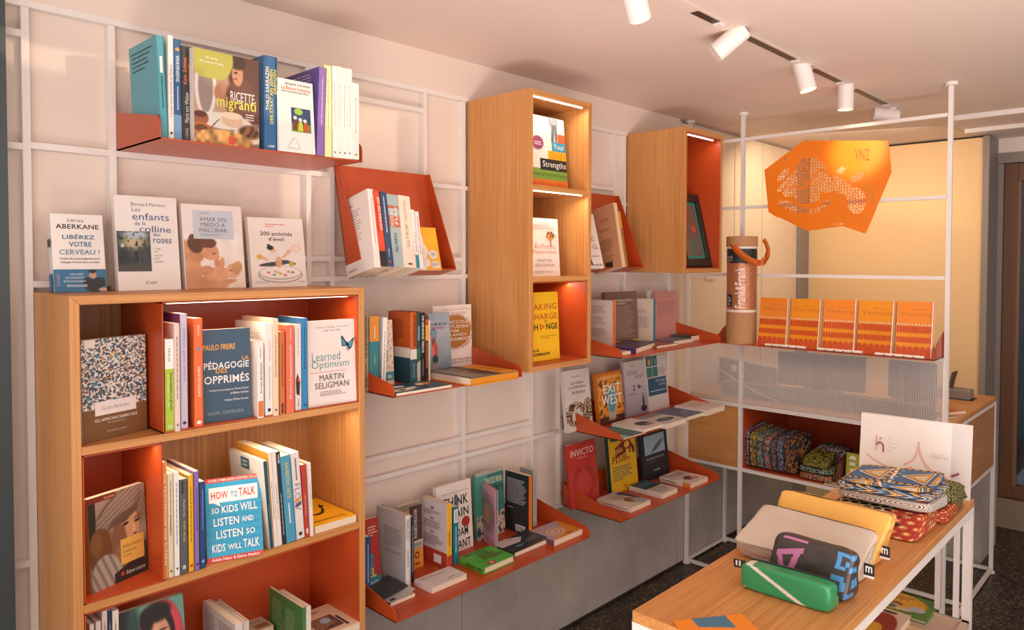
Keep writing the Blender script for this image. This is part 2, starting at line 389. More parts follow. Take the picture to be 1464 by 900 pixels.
# left bookcase
c1 = cab('bookcase', 'large oak bookcase with orange lined bays at the left', .432, 1.115, .16, 1.409, .252)
def shelf(e, y0, y1, z0, z1, d=.252): MB().box((.008, y0, z0), (d, y1, z1), OAKY).build('shelf_board', e, bevel=.001)
shelf(c1, .45, 1.097, 1.094, 1.111); shelf(c1, .45, 1.097, .779, .796); shelf(c1, .45, 1.097, .47, .487)
liner(c1, .605, 1.096, 1.112, 1.390, .251); liner(c1, .451, .603, .797, 1.093, .251); liner(c1, .451, 1.096, .488, .778, .251)
led(c1, .625, 1.08, 1.3875, .222, .62); led(c1, .46, .595, 1.0905, .22, .22); led(c1, .46, 1.08, .7755, .22, .16); led(c1, .62, 1.08, 1.0935, .22, .75)
# tall cabinet
c2 = cab('tall_cabinet', 'tall narrow oak wall cabinet with three open bays', 1.715, 2.036, 1.123, 2.024, .287)
shelf(c2, 1.733, 2.018, 1.706, 1.722, .286); shelf(c2, 1.733, 2.018, 1.411, 1.427, .286)
liner(c2, 1.734, 2.017, 1.142, 1.410, .285)
led(c2, 1.736, 2.0, 2.0055, .268, .6); led(c2, 1.736, 2.0, 1.7055, .268, .6); led(c2, 1.90, 2.012, 1.4070, .20, .22)
c3 = cab('wall_cabinet', 'single bay oak wall cabinet with orange lining, farther along the wall', 2.661, 2.982, 1.430, 2.030, .284)
liner(c3, 2.68, 2.963, 1.449, 2.011, .283)
led(c3, 2.69, 2.94, 2.008, .255, .22)
# light strips' glow over the tray and shelves: track spots (below) do the rest

# ------------------------------------------------------------------ frame partition, counter
fr = empty('steel_frame', 'white steel frame standing floor to ceiling across the room end', 'frame', (.3, 3.16, 0))
def sq(m, p, q, w=.016):
    p = Vector(p); q = Vector(q); h = w/2
    a = Vector((min(p.x, q.x)-h, min(p.y, q.y)-h, min(p.z, q.z)-h)); b = Vector((max(p.x, q.x)+h, max(p.y, q.y)+h, max(p.z, q.z)+h))
    return m.box(a, b, WHITE)
YF = 3.168
for x, z0 in ((.012, .008), (.288, .008), (1.1245, .008)):
    sq(MB(), (x, YF, z0+.008), (x, YF, H-.022)).build('post', fr)
    MB().tube((x, YF, H-.012), (x, YF, H), .022, WHITE, 16).tube((x, YF, H-.024), (x, YF, H-.01), .007, WHITE, 10).build('ceiling_flange', fr)
    MB().tube((x, YF, 0), (x, YF, .008), .018, WHITE, 14).build('foot', fr)
for z in (2.036, 1.725, 1.416, 1.103): sq(MB(), (.028, YF, z), (1.108, YF, z), .014).build('rail', fr)
# counter
ct = empty('counter', 'white framed counter cabinet with oak top beyond the steel frame', 'counter', (.56, 3.6, 0))
YB = 4.07
for z in (.812, .516):
    sq(MB(), (.028, YF, z), (1.108, YF, z), .014).build('rail', ct)
    sq(MB(), (1.119, YF+.016, z), (1.119, YB-.016, z), .014).build('rail', ct)
    sq(MB(), (.012, YF+.016, z), (.012, YB-.016, z), .014).build('rail', ct)
sq(MB(), (1.119, YB, .016), (1.119, YB, .812)).build('leg', ct)
sq(MB(), (.012, PZ(0, 1030, 771).y, .016), (.012, PZ(0, 1030, 771).y, .50)).build('leg', ct)
yl = PZ(0, 1030, 771).y
sq(MB(), (.028, YF, .016), (1.108, YF, .016), .014).build('rail', ct)
sq(MB(), (.012, YF+.016, .016), (.012, yl-.016, .016), .014).build('rail', ct)
sq(MB(), (.028, yl, .016), (1.108, yl, .016), .014).build('rail', ct)
sq(MB(), (1.119, YF+.016, .016), (1.119, YB-.016, .016), .014).build('rail', ct)
sq(MB(), (.028, YB, .016), (1.108, YB, .016), .014).build('rail', ct)
for x, y in ((.012, yl), (1.119, YB)): MB().tube((x, y, 0), (x, y, .008), .016, WHITE, 12).build('foot', ct)
MB().box((.006, YF+.01, .822), (1.128, YB+.005, .842), OAKX).build('worktop', ct, bevel=.001)
MB().box((.022, YF-.004, .524), (.279, YF+.012, .804), OAKX).build('door', ct)
MB().box((.022, YF+.0, .522), (.279, YB-.01, .528), OAKX).build('bottom_board', ct)
MB().box((1.112, YF+.01, .524), (1.124, YB-.01, .804), wood(1, 1)).build('side_panel', ct)
MB().box((.285, YF+.5, .523), (1.11, YF+.512, .82), ORANGE).box((.297, YF+.01, .523), (.300, YF+.5, .82), ORANGE).box((1.105, YF+.01, .523), (1.108, YF+.5, .82), ORANGE).box((.297, YF+.01, .523), (1.108, YF+.5, .526), ORANGE).box((.297, YF+.01, .817), (1.108, YF+.5, .82), ORANGE).build('orange_liner', ct)
# lower concrete block behind the counter legs
MB().box((.9, 4.15, .0), (1.06, 4.5, .62), CC).build('concrete_block', None, origin=(.98, 4.3, 0)); ob = bpy.data.objects['concrete_block']
tagit(ob, 'pale stone block standing behind the right end of the counter', 'block')
# perforated panel: crossing steel strips leave square holes
mp_ = MB(); pitch = .0059; wd = .0019
x0, x1, z0, z1 = .022, 1.114, .822, 1.094
nx = int((x1-x0)/pitch); nz = int((z1-z0)/pitch)
yy = YF-.010
for i in range(nx+1):
    x = x0+i*pitch; mp_.add([(x, yy, z0), (x+wd, yy, z0), (x+wd, yy, z1), (x, yy, z1)], [(0, 1, 2, 3)], WHITE)
for j in range(nz+1):
    z = z0+j*pitch; mp_.add([(x0, yy+.0003, z), (x1, yy+.0003, z), (x1, yy+.0003, z+wd), (x0, yy+.0003, z+wd)], [(0, 1, 2, 3)], WHITE)
pe = empty('perforated_panel', 'white perforated metal panel fixed in the steel frame above the counter', 'panel', (.56, YF, .82))
o = mp_.build('perforated_sheet', pe); o['kind'] = 'stuff'
MB().box((x0-.004, yy-.002, z0-.006), (x1+.003, yy+.002, z0), WHITE).box((x0-.004, yy-.002, z1), (x1+.003, yy+.002, z1+.005), WHITE).box((x1, yy-.002, z0), (x1+.004, yy+.002, z1), WHITE).box((x0-.004, yy-.002, z0), (x0, yy+.002, z1), WHITE).build('panel_border', pe)
# tray of the frame
tz = 1.113
tr = empty('metal_shelf', 'orange metal shelf hung on the steel frame, holding the folders and the tube', 'shelf', (.24, 3.16, tz), None)
MB().box((.235, YF-.14+.0, tz-.003), (1.112, YF+.04, tz), ORANGE).build('shelf_plate', tr)
for x in (.235, 1.109):
    pts = [(x, YF+.04, tz-.003), (x, YF+.04, tz+.10), (x, YF+.0, tz+.095), (x, YF-.08, tz+.06)]
    for i in range(6):
        t = i/5*math.pi/2; pts.append((x, YF-.14+.03-.03*math.sin(t), tz+.01+.03*math.cos(t)))
    pts.append((x, YF-.14, tz-.003))
    MB().prism(pts, (.003, 0, 0), ORANGE).build('end_plate', tr)
# ------------------------------------------------------------------ lettering: glyph shapes are made once, words are laid out from them
GLY = {}
def make_glyphs():
    chars = 'ABCDEFGHIJKLMNOPQRSTUVWXYZabcdefghijklmnopqrstuvwxyz0123456789&.,!?-\'"()ÉÈéèàòìç¿íñá'
    jobs = []
    for bold in (0, 1):
        for c in chars:
            for s in (c, 'H'+c+'H'):
                cu = bpy.data.curves.new('glyph', 'FONT'); cu.body = s; cu.resolution_u = 2 if s == c else 1; cu.size = 1
                cu.offset = .015 if bold else -.003
                o = bpy.data.objects.new('glyph', cu); COL.objects.link(o); jobs.append((bold, c, s, o))
    bpy.context.view_layer.update()
    dg = bpy.context.evaluated_depsgraph_get(); wid = {}
    for bold, c, s, o in jobs:
        me = o.evaluated_get(dg).to_mesh()
        vs = [(v.co.x, v.co.y) for v in me.vertices]
        if s == c: GLY[(bold, c)] = [vs, [tuple(p.vertices) for p in me.polygons], .5]
        else: wid[(bold, c)] = max(v[0] for v in vs)-min(v[0] for v in vs)
        o.evaluated_get(dg).to_mesh_clear()
    for bold in (0, 1):
        hh = GLY[(bold, 'H')][0]; hb = max(v[0] for v in hh)-min(v[0] for v in hh)
        aH = wid[(bold, 'H')]-hb; aH = aH/2            # three H: two advances plus one body
        for c in chars: GLY[(bold, c)][2] = wid[(bold, c)]-hb-aH
    for _, _, _, o in jobs:
        cu = o.data; bpy.data.objects.remove(o); bpy.data.curves.remove(cu)
make_glyphs()
def text_shape(s, bold=0, track=0.0, slant=0.0):
    x = 0; V = []; Fc = []
    for c in s:
        if c == ' ': x += .28+track; continue
        g = GLY.get((bold, c))
        if g is None: x += .3; continue
        k = len(V); V += [(a+x+slant*b, b) for a, b in g[0]]; Fc += [tuple(k+i for i in f) for f in g[1]]
        x += g[2]+track+(.03 if bold else .012)
    if not V: return V, Fc
    xs = [v[0] for v in V]; ysv = [v[1] for v in V]
    a, b, c_, d = min(xs), max(xs), min(ysv), max(ysv)
    return [((v[0]-a)/(b-a+1e-9), (v[1]-c_)/(d-c_+1e-9)) for v in V], Fc

def print_items(mp, items, parent, name='cover_print', fine=0):
    """flat print on a surface; mp(face,u,v,layer) gives the point; the items are shapes, words and pictures"""
    rast = []; parts = []
    for k, it in enumerate(items):
        m = ML()
        ty, face = it[0], it[1]; L = k+1
        if ty == 'R':
            u0, v0, u1, v1, c = it[2:7]; n = it[7] if len(it) > 7 else 1
            vs = []; fs = []
            for i in range(n+1): vs += [mp(face, u0+(u1-u0)*i/n, v0, L), mp(face, u0+(u1-u0)*i/n, v1, L)]
            for i in range(n): fs.append((2*i, 2*i+2, 2*i+3, 2*i+1))
            m.add(vs, fs, mat(c, .45))
        elif ty == 'G':
            m.add([mp(face, u, v, L) for u, v in it[2]], [tuple(range(len(it[2])))], mat(it[3], .45))
        elif ty == 'C':
            u, v, ru, rv, c = it[2:7]; n = 20
            m.add([mp(face, u+ru*math.cos(2*math.pi*i/n), v+rv*math.sin(2*math.pi*i/n), L) for i in range(n)], [tuple(range(n))], mat(c, .45))
        elif ty == 'X':
            s, u0, v0, u1, v1, c = it[2:8]; bold = it[8] if len(it) > 8 else 0; rot = it[9] if len(it) > 9 else 0
            V, Fc = text_shape(s, bold)
            for _ in range(fine):
                V = list(V); nf = []
                for f in Fc:
                    n_ = len(f); c_ = len(V); V.append((sum(V[i][0] for i in f)/n_, sum(V[i][1] for i in f)/n_)) if n_ > 3 else None
                    for t in ([f] if n_ == 3 else [(f[i], f[(i+1) % n_], c_) for i in range(n_)]):
                        k_ = len(V); p0, p1, p2 = (V[i] for i in t); V += [((p0[0]+p1[0])/2, (p0[1]+p1[1])/2), ((p1[0]+p2[0])/2, (p1[1]+p2[1])/2), ((p2[0]+p0[0])/2, (p2[1]+p0[1])/2)]
                        nf += [(t[0], k_, k_+2), (t[1], k_+1, k_), (t[2], k_+2, k_+1), (k_, k_+1, k_+2)]
                Fc = nf
            def q(a, b):
                if rot == 0: return (u0+(u1-u0)*a, v0+(v1-v0)*b)
                if rot == 90: return (u1-(u1-u0)*b, v0+(v1-v0)*a)      # reads upwards
                return (u0+(u1-u0)*b, v1-(v1-v0)*a)                     # reads downwards
            m.add([mp(face, *q(a, b), L) for a, b in V], Fc, mat(c, .45))
        elif ty == 'L':
            u0, v0, u1, v1, n, c = it[2:8]; rr = random.Random(int(u0*999+v0*77+n)); rot = it[8] if len(it) > 8 else 0
            vs = []; fs = []
            if rot == 0:
                h = (v1-v0)/n
                for i in range(n):
                    u = u0; e = u1-(u1-u0)*rr.random()*(.25 if i < n-1 else .7)
                    while u < e:
                        wd_ = min((u1-u0)*(.05+.10*rr.random()), e-u); b = v0+h*(n-1-i+.3); j = len(vs)
                        vs += [mp(face, u, b, L), mp(face, u+wd_, b, L), mp(face, u+wd_, b+h*.38, L), mp(face, u, b+h*.38, L)]; fs.append((j, j+1, j+2, j+3)); u += wd_+(u1-u0)*.018
            else:
                h = (u1-u0)/n
                for i in range(n):
                    v = v0; e = v1-(v1-v0)*rr.random()*.2
                    while v < e:
                        wd_ = min((v1-v0)*(.04+.08*rr.random()), e-v); b = u0+h*(i+.3); j = len(vs)
                        vs += [mp(face, b, v, L), mp(face, b+h*.4, v, L), mp(face, b+h*.4, v+wd_, L), mp(face, b, v+wd_, L)]; fs.append((j, j+1, j+2, j+3)); v += wd_+(v1-v0)*.015
            m.add(vs, fs, mat(c, .5))
        elif ty == 'I': rast.append((it, L))
        if m.v:
            A = np.array(m.v); parts.append([m, A.min(0), A.max(0)])
    out = []
    # prints lying far apart on the cover become parts of their own
    groups = []
    for p in parts:
        near = [g for g in groups if any(float(np.sqrt((np.maximum(0, np.maximum(q[1]-p[2], p[1]-q[2]))**2).sum())) < .018 for q in g)]
        ng = [p]+[q for g in near for q in g]; groups = [g for g in groups if not any(g is n_ for n_ in near)]+[ng]
    for g in groups:
        m = ML()
        for q, _, _ in g:
            k0 = len(m.v); m.v += q.v; m.f += [tuple(k0+i for i in f) for f in q.f]; m.m += [m.mi(q.mats[i]) for i in q.m]
        out.append(m.build(name, parent))
    for it, L in rast:
        _, face, u0, v0, u1, v1, fn, nu, nv = it[:9]
        out.append(raster(lambda a, b: mp(face, u0+(u1-u0)*a, v0+(v1-v0)*b, L), fn, nu, nv, parent, 'cover_picture'))
    return out
def raster(mp, fn, nu, nv, parent, name, rough=.4, world=False):
    us, vs = np.meshgrid(np.linspace(0, 1, nu), np.linspace(0, 1, nv)); U = us.ravel(); V = vs.ravel()
    col = np.clip(np.asarray(fn(U, V), float), 0, 1)
    col = np.where(col <= .04045, col/12.92, ((col+.055)/1.055)**2.4)
    vv = [tuple(mp(a, b)) for a, b in zip(U, V)]
    fs = [(j*nu+i, j*nu+i+1, (j+1)*nu+i+1, (j+1)*nu+i) for j in range(nv-1) for i in range(nu-1)]
    me = bpy.data.meshes.new(name); me.from_pydata(vv, [], fs)
    at = me.attributes.new('print', 'FLOAT_COLOR', 'POINT')
    at.data.foreach_set('color', np.concatenate([col, np.ones((len(col), 1))], 1).astype(np.float32).ravel())
    me.materials.append(vcol(rough)); o = bpy.data.objects.new(name, me); COL.objects.link(o); o.parent = parent
    return o
# small painting helpers for the printed pictures
def C3(h): h = h.lstrip('#'); return np.array([int(h[i:i+2], 16)/255 for i in (0, 2, 4)])
def full(U, c): return np.tile(C3(c), (len(U), 1))
def put(img, mask, c, soft=None):
    k = np.clip(mask.astype(float), 0, 1)[:, None]; return img*(1-k)+C3(c)*k
def ell(U, V, cx, cy, rx, ry, soft=.05, ang=0):
    x = U-cx; y = V-cy; a = math.radians(ang); xr = x*math.cos(a)+y*math.sin(a); yr = -x*math.sin(a)+y*math.cos(a)
    d = np.sqrt((xr/rx)**2+(yr/ry)**2); return np.clip((1-d)/max(soft*1.3, .09)+.5, 0, 1)
def box_(U, V, a, b, c, d): return ((U > a) & (U < c) & (V > b) & (V < d)).astype(float)
def noise(U, V, s, seed=0):
    r = np.random.RandomState(seed); n = 64; g = r.rand(n, n); x = (U*s) % (n-1); y = (V*s) % (n-1); i = x.astype(int); j = y.astype(int); fx = x-i; fy = y-j
    fx = fx*fx*(3-2*fx); fy = fy*fy*(3-2*fy)
    return g[j, i]*(1-fx)*(1-fy)+g[j, i+1]*fx*(1-fy)+g[j+1, i]*(1-fx)*fy+g[j+1, i+1]*fx*fy
def palette(t, cols):
    cs = np.array([C3(c) for c in cols]); i = np.clip((t*len(cols)).astype(int), 0, len(cols)-1); return cs[i]
def smooth(t, cols):
    cs = np.array([C3(c) for c in cols]); x = np.clip(t, 0, 1)*(len(cols)-1); i = np.clip(x.astype(int), 0, len(cols)-2); f = (x-i)[:, None]; return cs[i]*(1-f)+cs[i+1]*f
def shade(img, k): return img*np.asarray(k)[:, None]

# ------------------------------------------------------------------ books
def book(label, M, W, T, Hh, front='f0e8e0', spine=None, back=None, items=(), hard=False, group=None, name='book', cat='book', curl=0.0, fan=0.0):
    """local axes: x from spine to fore-edge, y from front cover to back cover, z up the spine"""
    spine = spine or front; back = back or front
    e = empty(name, label, cat, matrix=M, group=group)
    c = min(.0022 if hard else .0006, T*.2); ov = .003 if hard else .0004
    g = .34 if hard else .38
    m = ML()
    fm, sm, bm = mat(front, g, coat=.12), mat(spine, g, coat=.12), mat(back, g, coat=.12)
    if curl:
        n = 6
        def cy(x): return -curl*(x/W)**3
        for k in range(n):
            xa, xb = W*k/n, W*(k+1)/n
            m.hexa([(xa, cy(xa), 0), (xb, cy(xb), 0), (xb, cy(xb)+c, 0), (xa, cy(xa)+c, 0), (xa, cy(xa), Hh), (xb, cy(xb), Hh), (xb, cy(xb)+c, Hh), (xa, cy(xa)+c, Hh)], fm)
    else: m.box((0, 0, 0), (W, c, Hh), fm)
    m.box((0, T-c, 0), (W, T, Hh), bm)
    # spine with softly rounded shoulders
    r = min(T*.18, .002) if not hard else min(T*.3, .006)
    pts = [(c+r, 0), (r*.3, r*.25), (0, r), (0, T-r), (r*.3, T-r*.25), (c+r, T), (c+r, T-c), (c, T-c-r*.2), (c, c+r*.2), (c+r, c)]
    m.prism([(a, b, 0) for a, b in pts], (0, 0, Hh), sm)
    cov = m.build('cover', e)
    pg = ML()
    n = 5
    # text block, slightly fanned at the fore-edge
    y0, y1 = c, T-c
    pg.hexa([(c, y0, ov), (W-ov-.0006, y0, ov), (W-ov-.0006, y1-fan, ov), (c, y1, ov), (c, y0, Hh-ov), (W-ov-.0006, y0, Hh-ov), (W-ov-.0006, y1-fan, Hh-ov), (c, y1, Hh-ov)], PAPER)
    pg.build('pages', e)
    if items:
        def mp(face, u, v, L):
            d = .00018*L+.0002
            if face == 'F': x = u*W; return (x, -(curl*(u)**3 if curl else 0)-d, v*Hh)
            if face == 'B': return ((1-u)*W, T+d, v*Hh)
            return (-d, (1-u)*T, v*Hh)
        print_items(mp, items, cov)
    return e
def frame_matrix(O, a, h):
    a = a.normalized(); h = (h-a*h.dot(a)).normalized(); y = h.cross(a)
    return Matrix(((a.x, y.x, h.x, O.x), (a.y, y.y, h.y, O.y), (a.z, y.z, h.z, O.z), (0, 0, 0, 1)))
def proj(P):
    v = P-CAM; z = v.dot(FWD); return 732+F_PX*v.dot(RGT)/z, CY-F_PX*v.dot(UPV)/z
def solve2(fn, p0, target, steps):
    p = list(p0)
    for _ in range(25):
        b = fn(*p); r = (b[0]-target[0], b[1]-target[1])
        J = []
        for i in range(2):
            q = list(p); q[i] += steps[i]; t = fn(*q); J.append(((t[0]-b[0])/steps[i], (t[1]-b[1])/steps[i]))
        det = J[0][0]*J[1][1]-J[1][0]*J[0][1]
        if abs(det) < 1e-9: break
        d0 = (-r[0]*J[1][1]+r[1]*J[1][0])/det; d1 = (-r[1]*J[0][0]+r[0]*J[0][1])/det
        p[0] += d0; p[1] += d1
    return p
UZ = Vector((0, 0, 1))
def lying(label, bl, br, tl, z, T, W=None, Hh=None, **k):
    """a book lying with its front cover up: pixels of three corners of the cover"""
    P = PZ(z+T, *bl); Q = PZ(z+T, *br); R = PZ(z+T, *tl); a = Q-P; h = R-P
    W = W or a.length; a.normalize(); h = h-a*h.dot(a); Hh = Hh or h.length
    hmax = k.pop('hmax', None)
    if hmax: Hh = min(Hh, hmax)
    for ax in (Vector((1, 0, 0)), Vector((-1, 0, 0)), Vector((0, 1, 0)), Vector((0, -1, 0))):      # books pushed square to the shelf
        if a.dot(ax) > .97: a = ax.copy()
    h = UZ.cross(a)
    return book(label, frame_matrix(P, a, h), W, T, Hh, **k)
def cover_out(label, bl, br, tl, z, T, lean=None, xb=None, sway=0.0, maxyaw=20, **k):
    """a book standing with its front cover to the room: pixels of the cover's lower corners on the shelf (height z) and of its top left corner"""
    def base(x=None):
        if x is None: P = PZ(z, *bl); Q = PZ(z, *br)
        else:
            P = PX(x, *bl); Q = PX(x, *br); P.z = z; Q.z = z
        return P, Q
    P, Q = base(xb)
    for _ in range(3):
        a = Q-P; yw = math.degrees(math.atan2(a.x, a.y))
        if abs(yw) > maxyaw:
            yw = math.copysign(maxyaw, yw); a2 = Vector((math.sin(math.radians(yw)), math.cos(math.radians(yw)), 0))
            d = FWD*F_PX+RGT*(br[0]-732.0)-UPV*(br[1]-CY); nn = a2.cross(UZ); t = (P-CAM).dot(nn)/d.dot(nn); Q = CAM+d*t; Q.z = z; a = a2*max(.04, (Q-P).dot(a2))
        W = a.length; a = a.normalized(); n = a.cross(UZ)
        if lean is None:
            Hh, th = solve2(lambda h, t: proj(P+(UZ*math.cos(t)-n*math.sin(t))*h), (.2, .1), tl, (.001, .001)); th = max(0.02, min(th, .30))
        else: th = math.radians(lean)
        hd = (UZ*math.cos(th)-n*math.sin(th)+a*sway).normalized()
        Hh = min([i*.0005 for i in range(100, 700)], key=lambda h: abs(proj(P+hd*h)[1]-tl[1]))
        need = Hh*math.sin(th)+T/math.cos(th)+(.008 if z > 1.13 else .040)
        if min(P.x, Q.x) >= need-.004 or k.get('free'): break
        P, Q = base(need+max(0, (P.x-Q.x) if P.x > Q.x else 0)*0)
        if P.x < 0: break
    k.pop('free', None)
    if 'W' in k: W = k.pop('W')
    return book(label, frame_matrix(P, a, hd), W, T, Hh, **k)
def cover_top(label, tl, tr, z, T, xb, lean=8, **k):
    """like cover_out for a book whose foot lies below the picture: pixels of the top corners, distance from the wall xb"""
    A = PX(xb, *tl); B = PX(xb, *tr); a = (B-A); a.z = 0; W = a.length; a.normalize(); n = a.cross(UZ); th = math.radians(lean)
    hd = UZ*math.cos(th)-n*math.sin(th); Hh = (A.z-z)/math.cos(th)
    return book(label, frame_matrix(A-hd*Hh, a, hd), W, T, Hh, **k)
def spine_out(label, bl, br, top, z, W=.135, yaw=0, tilt=0, xb=None, wp=None, rest=True, **k):
    """a book standing spine to the room: pixels of the spine's lower corners and of its top left corner, depth W (or pixel x of its far top corner)"""
    P = PZ(z, *bl) if xb is None else PX(xb, *bl)
    if rest: P.z = z
    y = math.radians(yaw)
    for it in range(3):
        a = Vector((-math.cos(y), -math.sin(y), 0)); s = Vector((-math.sin(y), math.cos(y), 0))
        d = FWD*F_PX+RGT*(br[0]-732.0)-UPV*(br[1]-CY)
        nn = s.cross(UZ); t = (P-CAM).dot(nn)/d.dot(nn); Q = CAM+d*t; T = max(.004, abs((Q-P).dot(s)))
        if tilt:
            bk = math.radians(tilt); up = UZ*math.cos(bk)+a*math.sin(bk); a = a*math.cos(bk)-UZ*math.sin(bk)
        else: up = UZ
        if isinstance(top, tuple):
            Hh, ph = solve2(lambda h, t_: proj(P+(up*math.cos(t_)+s*math.sin(t_))*h), (.2, 0.0), top, (.001, .001))
            ph = max(-.3, min(ph, .3)); tv = top[1]
            if abs(ph) < .03: ph = 0.0
        else: ph = 0.0; tv = top
        hd = (up*math.cos(ph)+s*math.sin(ph)).normalized()
        Hh = min([i*.0005 for i in range(100, 700)], key=lambda h: abs(proj(P+hd*h)[1]-tv))
        if wp is not None:
            W = min([i*.001 for i in range(95, 175)], key=lambda w_: abs(proj(P+hd*Hh+a*w_)[0]-wp))
        bk0 = .04 if (z < 1.13 and P.y > 1.13) else .006
        if tilt or P.x >= W+bk0-.002 or it == 2: break
        P = PX(W+bk0, *bl); P.z = z
    if k.pop('fitW', True) and not tilt: W = min(W, max(.08, P.x-(.040 if (z < 1.13 and P.y > 1.13) else .012)))
    T = k.pop('T', T); T *= .985
    O = P+(s*math.cos(ph)-up*math.sin(ph)).normalized()*T
    if ph > 0 and not tilt: O = O+UZ*(math.sin(ph)*T)
    return book(label, frame_matrix(O, a, hd), W, T, Hh, **k)
def spine_top(label, tl, tr, z, xb, wp=None, W=.14, **k):
    A = PX(xb, *tl); B = PX(xb, *tr); T = abs(B.y-A.y); Hh = A.z-z
    if wp is not None: W = min([i*.001 for i in range(95, 200)], key=lambda w_: abs(proj(A+Vector((-w_, 0, 0)))[0]-wp)); W = min(W, xb-.01)
    return book(label, frame_matrix(Vector((A.x, B.y, z)), Vector((-1, 0, 0)), UZ), W, T, Hh, **k)
def SPT(t, c='f4efe8', u0=.25, u1=.75, v0=.1, v1=.9, bold=0, rot=-90): return ('X', 'S', t, u0, v0, u1, v1, c, bold, rot)
def SL(c='55504c', v0=.2, v1=.85, u0=.32, u1=.7): return ('L', 'S', u0, v0, u1, v1, 1, c, -90)
def BL_(c='6a6560', u0=.12, v0=.35, u1=.88, v1=.88, n=12): return ('L', 'B', u0, v0, u1, v1, n, c)
# ------------------------------------------------------------------ things on and around the steel frame
tz = 1.113
# cardboard tube with a strap
cx, cyy = .325, 3.091
KRAFT = mat('b98a60', .7, bump=.3); COPPER = mat('c07a52', .35, metal=.35); BLK = mat('23262b', .45)
tb = empty('cardboard_tube', 'tall kraft cardboard tube with copper label and orange strap, standing on the frame shelf', 'tube', (cx, cyy, tz))
R_ = .066
zt = PY(cyy-.06, 1070, 337).z
def zpx(y): return PY(cyy-R_, 1068, y).z
def ring(z0, z1, r, m, nm): return MB().tube((cx, cyy, z0), (cx, cyy, z1), r, m, 40).build(nm, tb, label=None)
ring(tz, zpx(447), R_, KRAFT, 'body'); ring(zpx(447), zpx(443.5), R_*.985, mat('efe6dc', .5), 'white_ring')
ring(zpx(443.5), zpx(376), R_*.99, COPPER, 'label_sleeve'); ring(zpx(376), zpx(355), R_*.992, BLK, 'dark_sleeve'); ring(zpx(355), zpx(352), R_*.985, mat('efe6dc', .5), 'white_ring'); ring(zpx(352), zt, R_*1.03, KRAFT, 'lid')
# direction from tube axis to the camera, text wraps round it
fa = math.atan2(CAM.y-cyy, CAM.x-cx)
def onTube(face, u, v, L):      # u 0..1 across the seen half, v 0..1 from label bottom to lid
    ang = fa+math.pi/2*-1+u*math.pi; r = R_*.992+.0003+.00015*L
    return (cx+r*math.cos(ang)-cx, cyy+r*math.sin(ang)-cyy, zpx(443.5)+(zpx(355)-zpx(443.5))*v-tz)
rr = random.Random(4); sp = []
for i in range(330):
    u = .08+.88*rr.random(); v = .02+.68*rr.random(); s = .006+.012*rr.random()
    if .34 < u < .56 or rr.random() > .35+.7*u: continue
    a_ = rr.random()*3; sp.append(('G', 'F', [(u+s*math.cos(a_+k*1.57)*(1 if k % 2 else .5), v+s*.55*math.sin(a_+k*1.57)) for k in range(4)], '6d4a35' if rr.random() < .6 else 'dba27c'))
sp = sp[:180]
print_items(lambda f, u, v, L: onTube(f, u, v, 1), sp, tb, 'city_map_print')
sp = [('X', 'F', 'Frank&Frank', .36, .03, .58, .70, 'f4ede6', 1, 90), ('R', 'F', .13, .05, .29, .25, '1c1c1e', 4), ('X', 'F', 'F&F', .16, .08, .26, .22, 'd8d0c8', 0, 90)]
sp += [('X', 'F', 'Frank', .08, .84, .30, .89, 'd8d4d0', 0), ('G', 'F', [(.4, .8), (.6, .75), (.7, .92), (.5, .97)], '4a5258'), ('G', 'F', [(.62, .78), (.85, .74), (.9, .88), (.75, .95)], '3a4248'), ('L', 'F', .1, .76, .3, .83, 2, 'b8b4b0')]
print_items(onTube, sp, tb, 'lettering', fine=2)
ST_ = mat('d3691f', .55)
path = [(1056, 337.5, 0), (1050, 341, .8), (1047, 347, .95), (1052, 356, 1.12), (1060, 364, 1.16), (1070, 371, 1.16), (1080, 375.5, 1.14), (1090, 375, 1.0), (1096.5, 367, .5), (1098, 356, .1), (1095, 347, -.2), (1091.5, 342, -.3)]
m = MB(); prev = None; pts = []
for x, y, k in path: pts.append(PY(cyy-R_*k, x, y))
V = []
for i, p in enumerate(pts):
    h = .021 if 1 < i < 9 else .015
    d = (pts[min(i+1, len(pts)-1)]-pts[max(i-1, 0)]).normalized(); n_ = Vector((0, -1, 0)); wv = d.cross(n_).normalized()*h*(.7 if 1 < i < 8 else .6)
    V += [p+wv, p-wv, p-wv+Vector((0, .002, 0)), p+wv+Vector((0, .002, 0))]
fs = []
for i in range(len(pts)-1):
    a = 4*i; b = a+4; fs += [(a, a+1, b+1, b), (a+2, a+3, b+3, b+2), (a+1, a+2, b+2, b+1), (a+3, a, b, b+3)]
m.add(V, fs, ST_); m.build('strap', tb, smooth=True)

